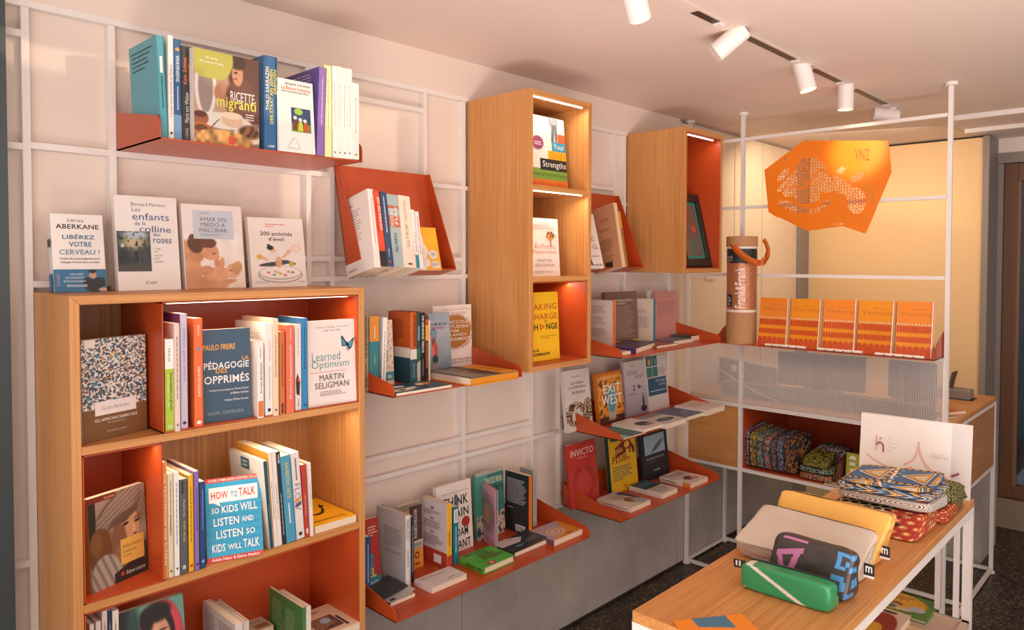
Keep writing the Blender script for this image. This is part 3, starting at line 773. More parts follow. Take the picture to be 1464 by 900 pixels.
# five arcade folders
tops = [(1090.8, 1132.5), (1134, 1178.5), (1182, 1229), (1230.5, 1283), (1286, 1339.5)]
FL = ['leftmost orange arcade folder, beside the cardboard tube', 'second orange arcade folder from the tube', 'middle orange arcade folder of the five on the frame shelf', 'second orange arcade folder from the right post', 'rightmost orange arcade folder, beside the right post']
for k, (a, b) in enumerate(tops):
    yy = 3.10
    A = PY(yy, a, 424+k*1.3); B = PY(yy, b, 425+k*1.6)
    W = B.x-A.x; Hh = A.z-tz-.003
    it = [('R', 'F', 0, .60, 1, 1, 'ef8a25' if k % 2 == 0 else 'f0951a'), ('X', 'F', 'Venezia', .08, .735, .95, .83, 'c9762a', 0), ('X', 'F', 'Panorama', .42, .845, .78, .872, 'b06a30', 0)]
    n = 12
    for i in range(n):
        u = (i+.5)/n; wq = .030
        for v0, v1 in ((.44, .565), (.265, .37)):
            it.append(('G', 'F', [(u-wq, v0), (u+wq, v0), (u+wq, v1-.02), (u+wq*.6, v1-.004), (u, v1), (u-wq*.6, v1-.004), (u-wq, v1-.02)], 'cf4a22'))
        it.append(('G', 'F', [(u-.014, .583), (u+.014, .583), (u+.006, .615), (u-.006, .615)], 'f3e4d2'))
        it.append(('R', 'F', u-.036, .570, u+.036, .583, 'f0b98c'))
    n = 6
    for i in range(n):
        u = (i+.5)/n; wq = .066
        it.append(('G', 'F', [(u-wq, .0), (u+wq, .0), (u+wq, .15), (u+wq*.7, .185), (u, .2), (u-wq*.7, .185), (u-wq, .15)], 'c84a26'))
    it.append(('R', 'F', .962, 0, .992, 1, 'efe2d6'))
    th = math.radians(7)
    ux = Vector((1, -.04 if k % 2 else .03, 0)).normalized(); hd = Vector((0, math.sin(th), math.cos(th)))
    book(FL[k], frame_matrix(Vector((A.x, 3.055+.006*(k % 2), tz+.001)), ux, hd), W*.985, .022, Hh/math.cos(th), front='f39a1c', spine='f0e4d6', back='e88a20', items=it, name='folder', cat='folder', group='orange arcade folders on the frame shelf')
# white wrapped sticks lying in front of the folders
for k, (a, b) in enumerate([((1094, 487.5), (1151, 493.5)), (((1168.5), 493), (1232, 500.5)), ((1251, 499.5), (1321, 508))]):
    p = PY(3.036, *a); q = PY(3.036, *b); p.z = q.z = tz+.0065
    e = empty('pencil_pack', ['white printed pencil pack lying nearest the cardboard tube', 'middle white printed pencil pack in front of the folders', 'white printed pencil pack lying nearest the right post'][k], 'pencils', (p.x, p.y, tz), 'white pencil packs in front of the folders')
    for i in range(3):
        off = Vector((0, .008*i, .0005))
        MB().tube(p+off, q+off, .0050, mat('efe4dc', .4), 6).build('pencil', e)
    for i in range(4):
        c = p.lerp(q, .2+.2*i)+Vector((0, -.0046, .0)); MB().box(c+Vector((-.004, -.0006, -.002)), c+Vector((.004, .0002, .0015)), mat('8a4a34', .5)).build('printed_mark', e)
# laser-cut orange panel
OP = mat('ef7f12', .38, coat=.1); YP = 3.14
out = [PY(YP, *a) for a in [(1093, 243), (1149, 201), (1270, 201), (1274.5, 246), (1237.5, 334), (1205, 323), (1155, 330), (1099, 303)]]
vp = empty('hanging_panel', 'orange laser-cut city map panel hanging from the top rail of the steel frame', 'panel', (out[0].x, YP, out[0].z))
import bmesh
gx0, gz1 = PY(YP, 1112, 230).x, PY(YP, 1112, 230).z; gx1, gz0 = PY(YP, 1246, 305).x, PY(YP, 1246, 305).z
cell = .0022; NX = int((gx1-gx0)/cell); NZ = int((gz1-gz0)/cell)
# mask in picture coordinates of the map (0..1 right, 0..1 up)
U, V_ = np.meshgrid((np.arange(NX)+.5)/NX, (np.arange(NZ)+.5)/NZ); U = U.ravel(); V_ = V_.ravel()
asp = 134/75
def blob(x_, y_, rx, ry, ang=0): return ell(U*134, V_*75, x_-1112, 305-y_, rx, ry, .02, ang) > .5
land = blob(1150, 262, 24, 20, 10) | blob(1162, 247, 22, 18, -20) | blob(1155, 275, 22, 14, -15) | blob(1180, 262, 20, 13, -25) | blob(1203, 268, 20, 9, -32) | blob(1225, 288, 13, 17, 15) | blob(1226, 259, 11, 5, 18) | blob(1121, 249, 12, 5, 40) | blob(1122, 262, 14, 4, 42) | blob(1132, 271, 12, 8, 20)
gi = np.zeros(len(U), bool)
for x_, y_, w_ in ((1117, 286, 5), (1125, 288, 7), (1134, 291, 7.5), (1143, 295, 7), (1152, 297, 6), (1162, 299, 5), (1172, 298, 5), (1181, 293, 5), (1187, 289, 5)): gi |= np.hypot(U*134-(x_-1112), V_*75-(305-y_)) < w_*.8
canal = (np.abs(V_*75-(305-(258+11*np.sin((U*134-20)/9.5)))) < 1.3) & (U > .18) & (U < .62)
# blocks: jittered cell pattern
def vor(U, V, s, seed):
    r = np.random.RandomState(seed); x = U*asp*s; y = V*s; i0 = np.floor(x).astype(int); j0 = np.floor(y).astype(int); d1 = np.full(len(U), 9.); d2 = np.full(len(U), 9.); J = r.rand(200, 200, 2)
    for di in (-1, 0, 1):
        for dj in (-1, 0, 1):
            a = i0+di; b = j0+dj; p = J[a % 200, b % 200]; d = np.hypot(a+.15+.7*p[:, 0]-x, b+.15+.7*p[:, 1]-y)
            d2 = np.where(d < d1, d1, np.minimum(d2, d)); d1 = np.minimum(d1, d)
    return d2-d1
hole = (land | gi) & ~canal & (vor(U, V_, 20, 3) > .22)
hole = hole.reshape(NZ, NX)
bm = bmesh.new(); vgrid = {}
def gv(i, j):
    if (i, j) not in vgrid: vgrid[(i, j)] = bm.verts.new((gx0+(gx1-gx0)*i/NX, YP, gz0+(gz1-gz0)*j/NZ))
    return vgrid[(i, j)]
for j in range(NZ):
    for i in range(NX):
        if not hole[j, i]: bm.faces.new((gv(i, j), gv(i+1, j), gv(i+1, j+1), gv(i, j+1)))
o1 = [bm.verts.new(p) for p in out]; rectv = [gv(0, 0), gv(NX, 0), gv(NX, NZ), gv(0, NZ)]
inner = [gv(i, 0) for i in range(NX)]+[gv(NX, j) for j in range(NZ)]+[gv(i, NZ) for i in range(NX, 0, -1)]+[gv(0, j) for j in range(NZ, 0, -1)]
# join the outer outline to the inner rectangle with strips of polygons between matching corners
def strip(outer, side): bm.faces.new(outer+side)
o = o1
top = [gv(i, NZ) for i in range(0, NX+1)]; bot = [gv(i, 0) for i in range(0, NX+1)]; lef = [gv(0, j) for j in range(0, NZ+1)]; rig = [gv(NX, j) for j in range(0, NZ+1)]
strip([o[0], o[1], o[2]], list(reversed(top)))
strip([o[2], o[3], o[4]], list(rig))
strip([o[4], o[5], o[6], o[7]], list(bot))
strip([o[7], o[0]], list(reversed(lef)))
bmesh.ops.recalc_face_normals(bm, faces=bm.faces[:])
bmesh.ops.triangulate(bm, faces=[f for f in bm.faces if len(f.verts) > 4])
me = bpy.data.meshes.new('cut_sheet'); 
for v in bm.verts: v.co -= Vector(vp.location)
bm.to_mesh(me); bm.free(); me.materials.append(OP)
cs = bpy.data.objects.new('cut_sheet', me); COL.objects.link(cs); cs.parent = vp
sd = cs.modifiers.new('thickness', 'SOLIDIFY'); sd.thickness = .004; sd.offset = 0
DKO = 'c2661a'
def onP(face, u, v, L):
    p = PY(YP-.0022-.0002, 1093+u*181.5, 201+(1-v)*133); return tuple(p-Vector(vp.location))
print_items(onP, [('X', 'F', 'VNZ', .712, .785, .828, .915, 'a4541a', 1), ('X', 'F', 'VENEZIA', .765, .63, .795, .78, 'c9873a', 0, -90), ('X', 'F', '45.26\'22" N 12.19\'55" E', .80, .36, .855, .82, 'cf8c3c', 0, 90), ('L', 'F', .845, .30, .865, .48, 1, 'c9873a', 90),
    ('G', 'F', [(.565, .675), (.61, .73), (.64, .70), (.60, .64)], 'b9a078'), ('G', 'F', [(.68, .545), (.735, .58), (.738, .60), (.70, .585)], 'b9a078'), ('G', 'F', [(.155, .80), (.175, .805), (.175, .815), (.155, .812)], '8a7a68')], vp, 'engraved_lettering')
for x in (1178.5, 1183.5): MB().tube(PY(YP, x, 201), PY(YP, x, 189), .0007, mat('e8ddd0', .5), 5).build('string', vp)

# desk things behind the perforated panel and on the counter
GR = mat('4e5459', .45); DG = mat('3c4146', .5)
def monitor(label, a, b, y, tilt=0):
    p = PY(y, *a); q = PY(y, *b); e = empty('monitor', label, 'monitor', ((p.x+q.x)/2, y, .842), 'monitors behind the perforated panel')
    zb = .858
    MB().hexa([(p.x, y, zb), (q.x, y, zb), (q.x, y+.03, zb), (p.x, y+.03, zb), (p.x, y, p.z), (q.x, y, q.z), (q.x, y+.03, q.z), (p.x, y+.03, p.z)], GR).build('back_shell', e, bevel=.006)
    MB().box(((p.x+q.x)/2-.03, y-.006, .843), ((p.x+q.x)/2+.03, y-.001, .97), DG).build('stand', e)
    MB().box(((p.x+q.x)/2-.09, y-.07, .8425), ((p.x+q.x)/2+.09, y+.08, .85), DG).build('foot', e, bevel=.002)
    return e
monitor('wide grey screen back behind the left half of the perforated panel', (1112, 502), (1236, 511), 3.62)
monitor('grey screen back behind the right end of the perforated panel', (1270, 514), (1338, 520), 3.62)
e = monitor('sloping grey screen back at the left end of the perforated panel', (1018, 508), (1108, 527), 3.50)
p = PY(3.495, 1046, 521); MB().box((p.x, 3.494, p.z-.03), (p.x+.028, 3.4965, p.z), mat('d9d2ca', .5)).build('paper_label', e)
o = empty('desk_organiser', 'low dark grey equipment box on the counter behind the perforated panel', 'box', (.65, 3.26, .842))
MB().box((.16, 3.225, .8425), (1.06, 3.30, .905), mat('3f4549', .5)).build('body', o, bevel=.004)
MB().box((.30, 3.223, .86), (.52, 3.225, .89), mat('565d62', .5)).build('front_panel', o)
m = MB(); pts = [PY(3.215, *a) for a in ((1014, 513), (1030, 528), (1055, 545), (1085, 562), (1120, 577), (1160, 588))]; m.path(pts, .0022, mat('d8d2cc', .5), 6)
o = m.build('cable', None, origin=tuple(pts[-1])); tagit(o, 'thin white cable sagging behind the perforated panel', 'cable')
e = empty('card_reader', 'grey box shaped till device at the right end of the counter', 'device', (1.0, 3.93, .842))
GB = mat('8d8078', .5)
p = PZ(.843, 1386, 572)
MB().box((p.x-.13, p.y, .8425), (p.x, p.y+.09, .885), GB).build('body', e, bevel=.003)
MB().prism([(p.x-.095, p.y+.03, .885), (p.x-.083, p.y+.03, .885), (p.x-.066, p.y+.03, .965), (p.x-.08, p.y+.03, .96)], (0, .05, 0), mat('5a4a40', .5)).build('raised_flap', e)
MB().box((p.x-.14, p.y-.012, .8422), (p.x+.012, p.y+.1, .8428), BLK).build('base_plate', e)
lying('orange pamphlet with red print lying on the counter end', (1345, 590), (1391, 586), (1345, 573), .842, .012, W=.14, Hh=.09, front='c8643a', spine='a04a30', items=[('R', 'F', .3, .0, .7, .3, 'a63222'), ('L', 'F', .1, .5, .9, .9, 4, 'e0a070')], name='pamphlet', cat='pamphlet')
lying('dark thin pamphlet lying in front of the orange one on the counter', (1340, 597), (1380, 594), (1340, 589), .842, .006, W=.10, Hh=.05, front='5a4a40', items=[('R', 'F', .4, .3, .95, .7, 'c07a50')], name='pamphlet', cat='pamphlet')

# ------------------------------------------------------------------ the foreground table
tx0, tx1, ty0, ty1 = .990, 1.337, 1.265, 2.597
tt = empty('display_table', 'long oak topped display table on a white steel frame in the foreground', 'table', (1.16, 1.9, 0))
MB().box((tx0, ty0, .727), (tx1, ty1, .75), OAKY).build('tabletop', tt, bevel=.0015)
def sq2(p, q, w=.024): m = MB(); sq(m, p, q, w); return m
sq2((tx0+.012, ty0+.012, .715), (tx1-.012, ty0+.012, .715)).build('rail', tt); sq2((tx0+.012, ty1-.012, .715), (tx1-.012, ty1-.012, .715)).build('rail', tt)
sq2((tx0+.012, ty0+.036, .715), (tx0+.012, ty1-.036, .715)).build('rail', tt); sq2((tx1-.012, ty0+.036, .715), (tx1-.012, ty1-.036, .715)).build('rail', tt)
for x in (tx0+.012, tx1-.012):
    for y in (ty0+.012, ty1-.012): sq2((x, y, .012), (x, y, .703-.012)).build('leg', tt)
sq2((1.245, ty1-.01, .39), (1.245, ty1-.01, .695), .016).build('upright', tt); sq2((1.300, ty1-.035, .39), (1.300, ty1-.035, .695), .014).build('upright', tt)
SH = mat('c9ad98', .45)
MB().box((tx0+.024, ty0+.024, .36), (tx1-.002, ty1-.024, .372), SH).box((tx0+.024, ty1-.045, .372), (tx1-.002, ty1-.03, .378), SH).box((tx1-.02, ty0+.024, .372), (tx1-.002, ty1-.03, .378), SH).build('lower_shelf', tt)

# acrylic sign with a printed sheet
yS = 2.562
def acry(nt, b):
    b.inputs['Transmission Weight'].default_value = .15; b.inputs['Roughness'].default_value = .12; b.inputs['Base Color'].default_value = lin('f1ebe8')+(1,); b.inputs['IOR'].default_value = 1.45; b.inputs['Coat Weight'].default_value = .5
ACR = nodemat('frosted_acrylic', acry)
A = PY(yS+.015, 1231, 589); B = PY(yS+.015, 1392, 609)
sx0, sx1, sz1 = A.x, PZ(.75, 1387, 716).x, (A.z+B.z)/2
sg = empty('acrylic_sign', 'white acrylic sign with pale pink logo arcs standing at the far end of the table', 'sign', (sx0, yS, .75))
MB().hexa([(sx0, yS, .7505), (sx1, yS, .7505), (sx1, yS+.004, .7505), (sx0, yS+.004, .7505), (sx0, yS+.022, A.z), (sx1, yS+.022, B.z), (sx1, yS+.026, B.z), (sx0, yS+.026, A.z)], ACR).build('sheet', sg)
def onS(face, u, v, L):
    zt_ = A.z+(B.z-A.z)*u; z = .7505+(zt_-.7505)*v; return (sx0+(sx1-sx0)*u-sx0, yS+.022*v-.0004-.0003*L-yS, z-.75)
def arc(pts, wd_, c):
    g = []; out_ = []
    for i, (u, v) in enumerate(pts):
        a = pts[max(i-1, 0)]; b = pts[min(i+1, len(pts)-1)]; dx, dy = b[0]-a[0], (b[1]-a[1])*.62; l = math.hypot(dx, dy)+1e-9
        g.append((u-dy/l*wd_, v+dx/l*wd_/.62)); out_.append((u+dy/l*wd_, v-dx/l*wd_/.62))
    return [('G', 'F', [g[i], g[i+1], out_[i+1], out_[i]], c) for i in range(len(pts)-1)]
its = [('R', 'F', .0, .20, .83, .985, 'f6f1ec')]
its += arc([(.07, .40), (.14, .33), (.22, .28), (.29, .26), (.35, .27)], .006, 'dcb6b4')
its += arc([(.42, .33), (.50, .41), (.53, .50), (.545, .60), (.55, .68)], .008, 'eebfae')
its += arc([(.545, .68), (.55, .60), (.57, .50), (.61, .40), (.67, .31), (.74, .26), (.81, .25)], .008, 'eebfae')
its += arc([(.40, .25), (.45, .28), (.50, .33)], .007, 'eec0ac')
its += arc([(.84, .285), (.905, .34)], .009, '9a4458')
its += [('R', 'F', .155, .48, .168, .70, 'e0b0a8'), ('C', 'F', .20, .66, .014, .02, 'e0b0a8')]+arc([(.165, .56), (.185, .60), (.205, .60), (.225, .575), (.23, .53), (.23, .47)], .008, 'b0606a')
its += [('X', 'F', 'The', .275, .66, .30, .685, 'c9c3c0'), ('X', 'F', 'Human', .275, .60, .36, .625, 'c9c3c0'), ('X', 'F', 'Safety', .275, .54, .35, .57, 'c9c3c0'), ('X', 'F', 'Net', .275, .49, .31, .51, 'c9c3c0'),
        ('L', 'F', .67, .545, .81, .565, 1, 'c9c3c0'), ('X', 'F', 'STOLETTA', .66, .50, .81, .53, 'bcb6b6', 1), ('R', 'F', .32, .19, .36, .215, 'd06a40'), ('C', 'F', .43, .18, .03, .03, 'd0694a')]
print_items(onS, its, sg, 'printed_sheet')

# soft pouches
def pouch(name, label, c8, colf, n=26, k=5.0, rough=.45, cat='pouch', group=None, wrinkle=.0, seed=1, res=None):
    e = empty(name, label, cat, tuple(sum((Vector(c) for c in c8[:4]), Vector())/4), group)
    loc = Vector(e.location); C8 = [Vector(c) for c in c8]
    V = []; Fs = []; cols = []
    faces = [(0, -1), (0, 1), (1, -1), (1, 1), (2, -1), (2, 1)]
    for ax, sg_ in faces:
        nn = res.get((ax, sg_), n) if res else n
        a = np.linspace(0, 1, nn); Ug, Vg = np.meshgrid(a, a); Ug = Ug.ravel(); Vg = Vg.ravel()
        o1_, o2_ = [i for i in range(3) if i != ax]
        P = np.zeros((len(Ug), 3)); P[:, ax] = sg_; P[:, o1_] = Ug*2-1; P[:, o2_] = Vg*2-1
        nr = (np.abs(P)**k).sum(1)**(1/k); Q = P/nr[:, None]
        if wrinkle:
            w_ = (noise(Ug, Vg, 5, seed)-.5)*wrinkle+(noise(Ug+Vg*.4, Vg, 9, seed+1)-.5)*wrinkle*.5
            edge = np.minimum.reduce([Ug, 1-Ug, Vg, 1-Vg]); Q = Q*(1+w_*np.clip(edge*6, 0, 1))[:, None]
        T_ = (Q+1)/2; base = len(V)
        x, y, z = T_[:, 0], T_[:, 1], T_[:, 2]
        pos = sum(np.outer(wt, np.array(C8[i])) for i, wt in enumerate([(1-x)*(1-y)*(1-z), x*(1-y)*(1-z), x*y*(1-z), (1-x)*y*(1-z), (1-x)*(1-y)*z, x*(1-y)*z, x*y*z, (1-x)*y*z]))
        V += [tuple(p) for p in (pos-np.array(loc))]
        cols.append(np.clip(colf(ax, sg_, Ug, Vg), 0, 1))
        for j in range(nn-1):
            for i in range(nn-1):
                q = (base+j*nn+i, base+j*nn+i+1, base+(j+1)*nn+i+1, base+(j+1)*nn+i)
                Fs.append(q if (sg_ > 0) != (ax == 1) else q[::-1])
    me = bpy.data.meshes.new('body'); me.from_pydata(V, [], Fs); col = np.concatenate(cols); col = np.where(col <= .04045, col/12.92, ((col+.055)/1.055)**2.4)
    at = me.attributes.new('print', 'FLOAT_COLOR', 'POINT'); at.data.foreach_set('color', np.concatenate([col, np.ones((len(col), 1))], 1).astype(np.float32).ravel())
    me.polygons.foreach_set('use_smooth', [True]*len(me.polygons))
    me.materials.append(vcol(rough, .25 if rough < .4 else 0.0)); o = bpy.data.objects.new('body', me); COL.objects.link(o); o.parent = e
    def surf(p):
        p = np.array(p, float); p = p/((np.abs(p)**k).sum()**(1/k)); x, y, z = (p+1)/2
        return sum((C8[i]*float(wt) for i, wt in enumerate([(1-x)*(1-y)*(1-z), x*(1-y)*(1-z), x*y*(1-z), (1-x)*y*(1-z), (1-x)*(1-y)*z, x*(1-y)*z, x*y*z, (1-x)*y*z])), Vector())
    SURF[e.name] = surf
    return e
SURF = {}
def plain(c): return lambda ax, s, U, V: full(U, c)
def box8(x0, x1, y0, y1, z0, z1, top=(0, 0, 0, 0)):
    return [(x0, y0, z0), (x1, y0, z0), (x1, y1, z0), (x0, y1, z0), (x0+top[0], y0+top[2], z1), (x1-top[1], y0+top[2], z1), (x1-top[1], y1-top[3], z1), (x0+top[0], y1-top[3], z1)]
def tagloop(e, P, r=.0):
    m = MB(); w_ = .022
    a = Vector(P); m.box(a+Vector((0, -.001, -.013)), a+Vector((w_, .001, .013)), BLK)
    m.build('label_tag', e); m2 = MB()
    V, Fc = text_shape('m', 1); m2.add([a+Vector((.004+.014*u, -.0014, -.006+.014*v)) for u, v in V], Fc, mat('efe9e4', .5)); m2.box(a+Vector((.0, -.0012, -.018)), a+Vector((w_, .0012, -.0128)), mat('e2dcd8', .5)); m2.build('tag_lettering', e)
def zipper(e, pts, r=.0018):
    S_ = SURF[e.name]; m = MB(); m.path([S_(p)+Vector((0, 0, r*.3)) for p in pts], r, BLK, 6); m.build('zip', e)
TZ = .7505
# yellow
e = pouch('zip_pouch', 'plain yellow glossy pouch, rearmost of the four on the table', [(1.035, 1.80, TZ), (1.285, 1.80, TZ), (1.285, 1.905, TZ), (1.035, 1.905, TZ), (1.040, 1.880, .878), (1.318, 1.865, .878), (1.318, 1.905, .872), (1.040, 1.915, .872)], plain('f3bb5e'), k=16, rough=.28, wrinkle=.05, seed=3, group='zip pouches on the table')
zipper(e, [(-1+.1*i, .0, 1) for i in range(21)], .0012); tagloop(e, PY(1.86, 1258, 786))
# beige
e = pouch('zip_pouch', 'large beige glossy pouch leaning on the yellow one', [(1.020, 1.695, TZ), (1.287, 1.68, TZ), (1.292, 1.79, TZ), (1.025, 1.79, TZ), (1.015, 1.655, .800), (1.300, 1.690, .795), (1.312, 1.785, .862), (1.032, 1.80, .862)], plain('cbbdae'), k=18, rough=.3, wrinkle=.07, seed=5, n=34, group='zip pouches on the table')
zipper(e, [(-1+.1*i, 1, 1) for i in range(21)], .0014); tagloop(e, PY(1.70, 1235, 812))
p_ = SURF[e.name]((-1, 1, 1)); m = MB(); m.tube(p_, p_+Vector((-.006, -.003, -.010)), .0025, mat('9a948c', .3, metal=.9), 8); m.build('zip_puller', e)
# black with letters
def blackf(ax, s, U, V):
    img = shade(full(U, '3f3834'), .9+.25*noise(U, V, 6, 9))
    if ax == 1 and s == -1:
        P = 'c77aa8'; Bc = '4e97cf'
        img = put(img, (V > .93)*(U > .08)*(U < .42), P)
        A1 = (np.abs(V-(.60+.28*(U-.06)/.36*.6)) < .055) & (U > .06) & (U < .40)
        A2 = (np.abs(U-(.10+.15*(.62-V)/.5)) < .035) & (V < .62) & (V > .2)
        A3 = (np.abs(U-(.33-.05*(.72-V)/.6)) < .038) & (V < .72) & (V > .1)
        img = put(img, A1 | A2 | A3 | ((np.abs(V-.34) < .05) & (U > .14) & (U < .33)), P)
        for a, b, c, d in ((.80, .62, .86, .95), (.80, .88, 1, .96), (.86, .62, .94, .69), (.93, .70, 1, .80), (.78, .40, .95, .50), (.90, .22, 1, .40), (.84, .10, .92, .26)): img = put(img, box_(U, V, a, b, c, d), Bc)
    if ax == 0 and s == 1:
        for a, b, c, d in ((0, .62, .5, .72), (0, .86, .6, .96), (.2, .30, .7, .45), (0, .05, .5, .2)): img = put(img, box_(U, V, a, b, c, d), '4e97cf')
    return img
pouch('zip_pouch', 'black pouch with large pink and blue letter pieces, behind the green pencil case', [(1.12, 1.600, TZ), (1.302, 1.592, TZ), (1.312, 1.66, TZ), (1.13, 1.66, TZ), (1.142, 1.622, .862), (1.318, 1.612, .862), (1.318, 1.640, .858), (1.142, 1.648, .858)], blackf, k=9, rough=.36, wrinkle=.05, seed=11, n=26, res={(1, -1): 90, (0, 1): 30}, group='zip pouches on the table')
# green pencil case
def greenf(ax, s, U, V):
    img = full(U, '2f9560')
    if (ax, s) == (1, -1): img = put(img, (np.abs(U-(.12+.62*(1-V))) < .045), 'ece2d4'); img = put(img, (U+V*.5 < .06), 'ece2d4')
    if (ax, s) == (2, 1): img = put(img, (np.abs(U-.075) < .045), 'ece2d4')
    return img
e = pouch('pencil_case', 'green pencil case with a white diagonal stripe, nearest on the table', [(1.100, 1.522, TZ), (1.296, 1.527, TZ), (1.300, 1.582, TZ), (1.104, 1.577, TZ), (1.102, 1.520, .808), (1.298, 1.525, .812), (1.300, 1.572, .812), (1.106, 1.568, .808)], greenf, k=8, rough=.34, wrinkle=.02, seed=8, n=26, res={(1, -1): 60, (2, 1): 60}, cat='pencil case')
zipper(e, [(-1+.1*i, .5, 1) for i in range(21)]+[(1, .5, 1-.2*i) for i in range(6)], .0028)
m = MB(); a = PY(1.545, 1052, 803); m.prism([a+Vector((-.006, 0, .006)), a+Vector((.022, 0, .008)), a+Vector((.02, 0, -.008)), a+Vector((-.004, 0, -.012))], (0, .004, 0), BLK); m.box(a+Vector((0, -.0006, -.006)), a+Vector((.004, -.0001, .005)), mat('efe9e4', .5)); m.box(a+Vector((.008, -.0006, -.006)), a+Vector((.012, -.0001, .006)), mat('efe9e4', .5)); m.build('label_tag', e)

# wax-print pouches
def tri(U, V, cx_, cy_, s, asp_=1.0, flip=1):
    x = (U-cx_)*asp_*flip; y = V-cy_; return np.maximum.reduce([-x*1.0-0*y, x*.5+y*.866, x*.5-y*.866])/s
def wax(U, V):
    img = full(U, '44688e')
    for vv in (.06, .94):
        fx = (U*11) % 1; d = np.hypot((fx-.5)*1.2, (V-vv)*10); img = put(img, np.abs(V-vv) < .055, '2a2833'); img = put(img, d < .44, 'e3a946')
    for x0_ in (.03, .55):
        # triangle with its point to the left, nested outlines
        x = (U-x0_)/.40; y = V-.5; w2 = .40
        d = np.minimum(np.minimum((1-x)*.40*1.8, (x*w2-np.abs(y))*.72), 1.0)/.205
        for lim, c in ((0, '2a2833'), (.10, 'efe4d6'), (.22, '3c6288'), (.32, '22202a'), (.37, 'e5a52a'), (.60, '22202a'), (.65, 'efe4d6'), (.80, '7d7b80'), (.90, 'efe4d6')): img = put(img, d > lim, c)
    img = put(img, (np.abs(U-(.50-.10*(V-.5))) < .030), '22202a'); img = put(img, (np.abs(U-(.50-.10*(V-.5))) < .020), 'efdfd8')
    for cx_ in (.455, .545):
        for j in range(4):
            d = np.hypot((U-cx_)*1.7, V-(.22+.19*j)); img = put(img, d < .060, '22202a'); img = put(img, d < .046, 'e3a946' if cx_ < .5 else '7aa9cc')
    return put(img, (V > .985) | (V < .015) | (U < .01) | (U > .99), '22202a')
def waxf(ax, s, U, V):
    if (ax, s) == (2, 1): return wax(U, V)
    if (ax, s) == (1, -1): return wax((U*.9+.08), V*.5+.25)
    return wax(V*.4, U)
def waxf2(ax, s, U, V):
    img = full(U, '3f6389')
    t = (U*3.3+np.abs(V-.5)*1.3) % 1
    img = palette(t, ['221f2b', '3f6389', '221f2b', 'efe4d4', 'e3a52c', '221f2b', '3f6389', 'efe4d4', '3f6389', '5b86ad'])
    for j in range(3):
        for i in range(9):
            d = np.hypot((U-(.05+.118*i))*2.2, V-(.2+.3*j))
            if (i+j) % 3 == 0: img = put(img, d < .12, '221f2b'); img = put(img, d < .09, 'e8b04a' if i % 2 else '7aaad0')
    return img
def swirlf(ax, s, U, V):
    d = np.minimum(np.hypot((U-.75)*2, V-.6), np.hypot((U-.3)*2, V-.4)); d = np.minimum(d, np.hypot((U-.05)*2, V-.9))
    img = palette((d*9) % 1, ['e6dcd2', 'e6dcd2', '2b2a33']); img = put(img, d > .62, 'a62c1e')
    return img
def redf(ax, s, U, V):
    img = full(U, 'a53220')
    for i in range(7):
        for j in range(5):
            cx_ = .08+.15*i+.06*(j % 2); cy_ = .1+.2*j; d = np.hypot(U-cx_, (V-cy_)*.7); a_ = np.arctan2((V-cy_)*.7, U-cx_)
            img = put(img, (d < .055*(.7+.3*np.cos(a_*8))), 'e58a45'); img = put(img, d < .026, 'f2d59a'); img = put(img, np.hypot(U-cx_-.01, (V-cy_)*.7+.008) < .01, '7a2418')
    img = put(img, np.abs((V*.9)-(U)) < .016, '241c1c'); img = put(img, np.hypot(U-.75, (V-.55)*.7) < .045, '2a1c18')
    return img
def hexf(ax, s, U, V):
    x = U*9; y = V*5; x = x+.5*(np.floor(y) % 2); fx = x % 1-.5; fy = y % 1-.5
    h = np.maximum(np.abs(fx), np.abs(fx)*.5+np.abs(fy)*.8); img = full(U, 'e4cfa0'); img = put(img, h < .38, '1f1b1c')
    if (ax, s) == (1, -1): img = np.where((U > .30)[:, None], redf(ax, s, U, V), img)
    if ax == 0: img = redf(ax, s, U, V)
    if (ax, s) == (2, 1): img = np.where((U > .62+.2*V)[:, None], redf(ax, s, U, V), img)
    return img
def greenp(ax, s, U, V):
    n_ = (np.sin(U*60)*np.sin(V*40+np.sin(U*20)*2)); img = palette((n_+1)/2, ['14201a', '2e5a3a', '14201a', 'cfae58', '1a2a20']); return img
G3 = 'wax-print cloth pouches on the table'
pouch('cloth_pouch', 'red flowered cloth pouch with honeycomb print, lowest of the wax-print pile', [(1.055, 2.075, TZ), (1.316, 2.055, TZ), (1.325, 2.26, TZ), (1.055, 2.27, TZ), (1.075, 2.13, .790), (1.318, 2.140, .806), (1.312, 2.26, .806), (1.07, 2.27, .792)], hexf, k=9, rough=.7, n=16, res={(1, -1): 90, (2, 1): 90}, group=G3)
pouch('cloth_pouch', 'swirl printed black and white cloth pouch on the red flowered one', [(1.075, 2.150, .807), (1.322, 2.150, .807), (1.335, 2.33, .795), (1.08, 2.33, .795), (1.085, 2.150, .832), (1.330, 2.142, .838), (1.332, 2.33, .832), (1.09, 2.33, .83)], swirlf, k=7, rough=.7, n=16, res={(1, -1): 70, (0, 1): 50, (2, 1): 60}, group=G3)
pouch('cloth_pouch', 'red and black cloth pouch peeping out low behind the red flowered one', box8(1.17, 1.336, 2.268, 2.42, TZ, .790), redf, k=7, rough=.7, n=30, group=G3)
pouch('cloth_pouch', 'blue and yellow striped cloth pouch under the topmost one', [(1.075, 2.138, .832), (1.325, 2.148, .840), (1.33, 2.36, .835), (1.075, 2.36, .828), (1.082, 2.145, .850), (1.325, 2.150, .858), (1.325, 2.36, .855), (1.08, 2.36, .848)], waxf2, k=8, rough=.7, n=16, res={(1, -1): 100, (2, 1): 60, (0, 1): 40}, group=G3)
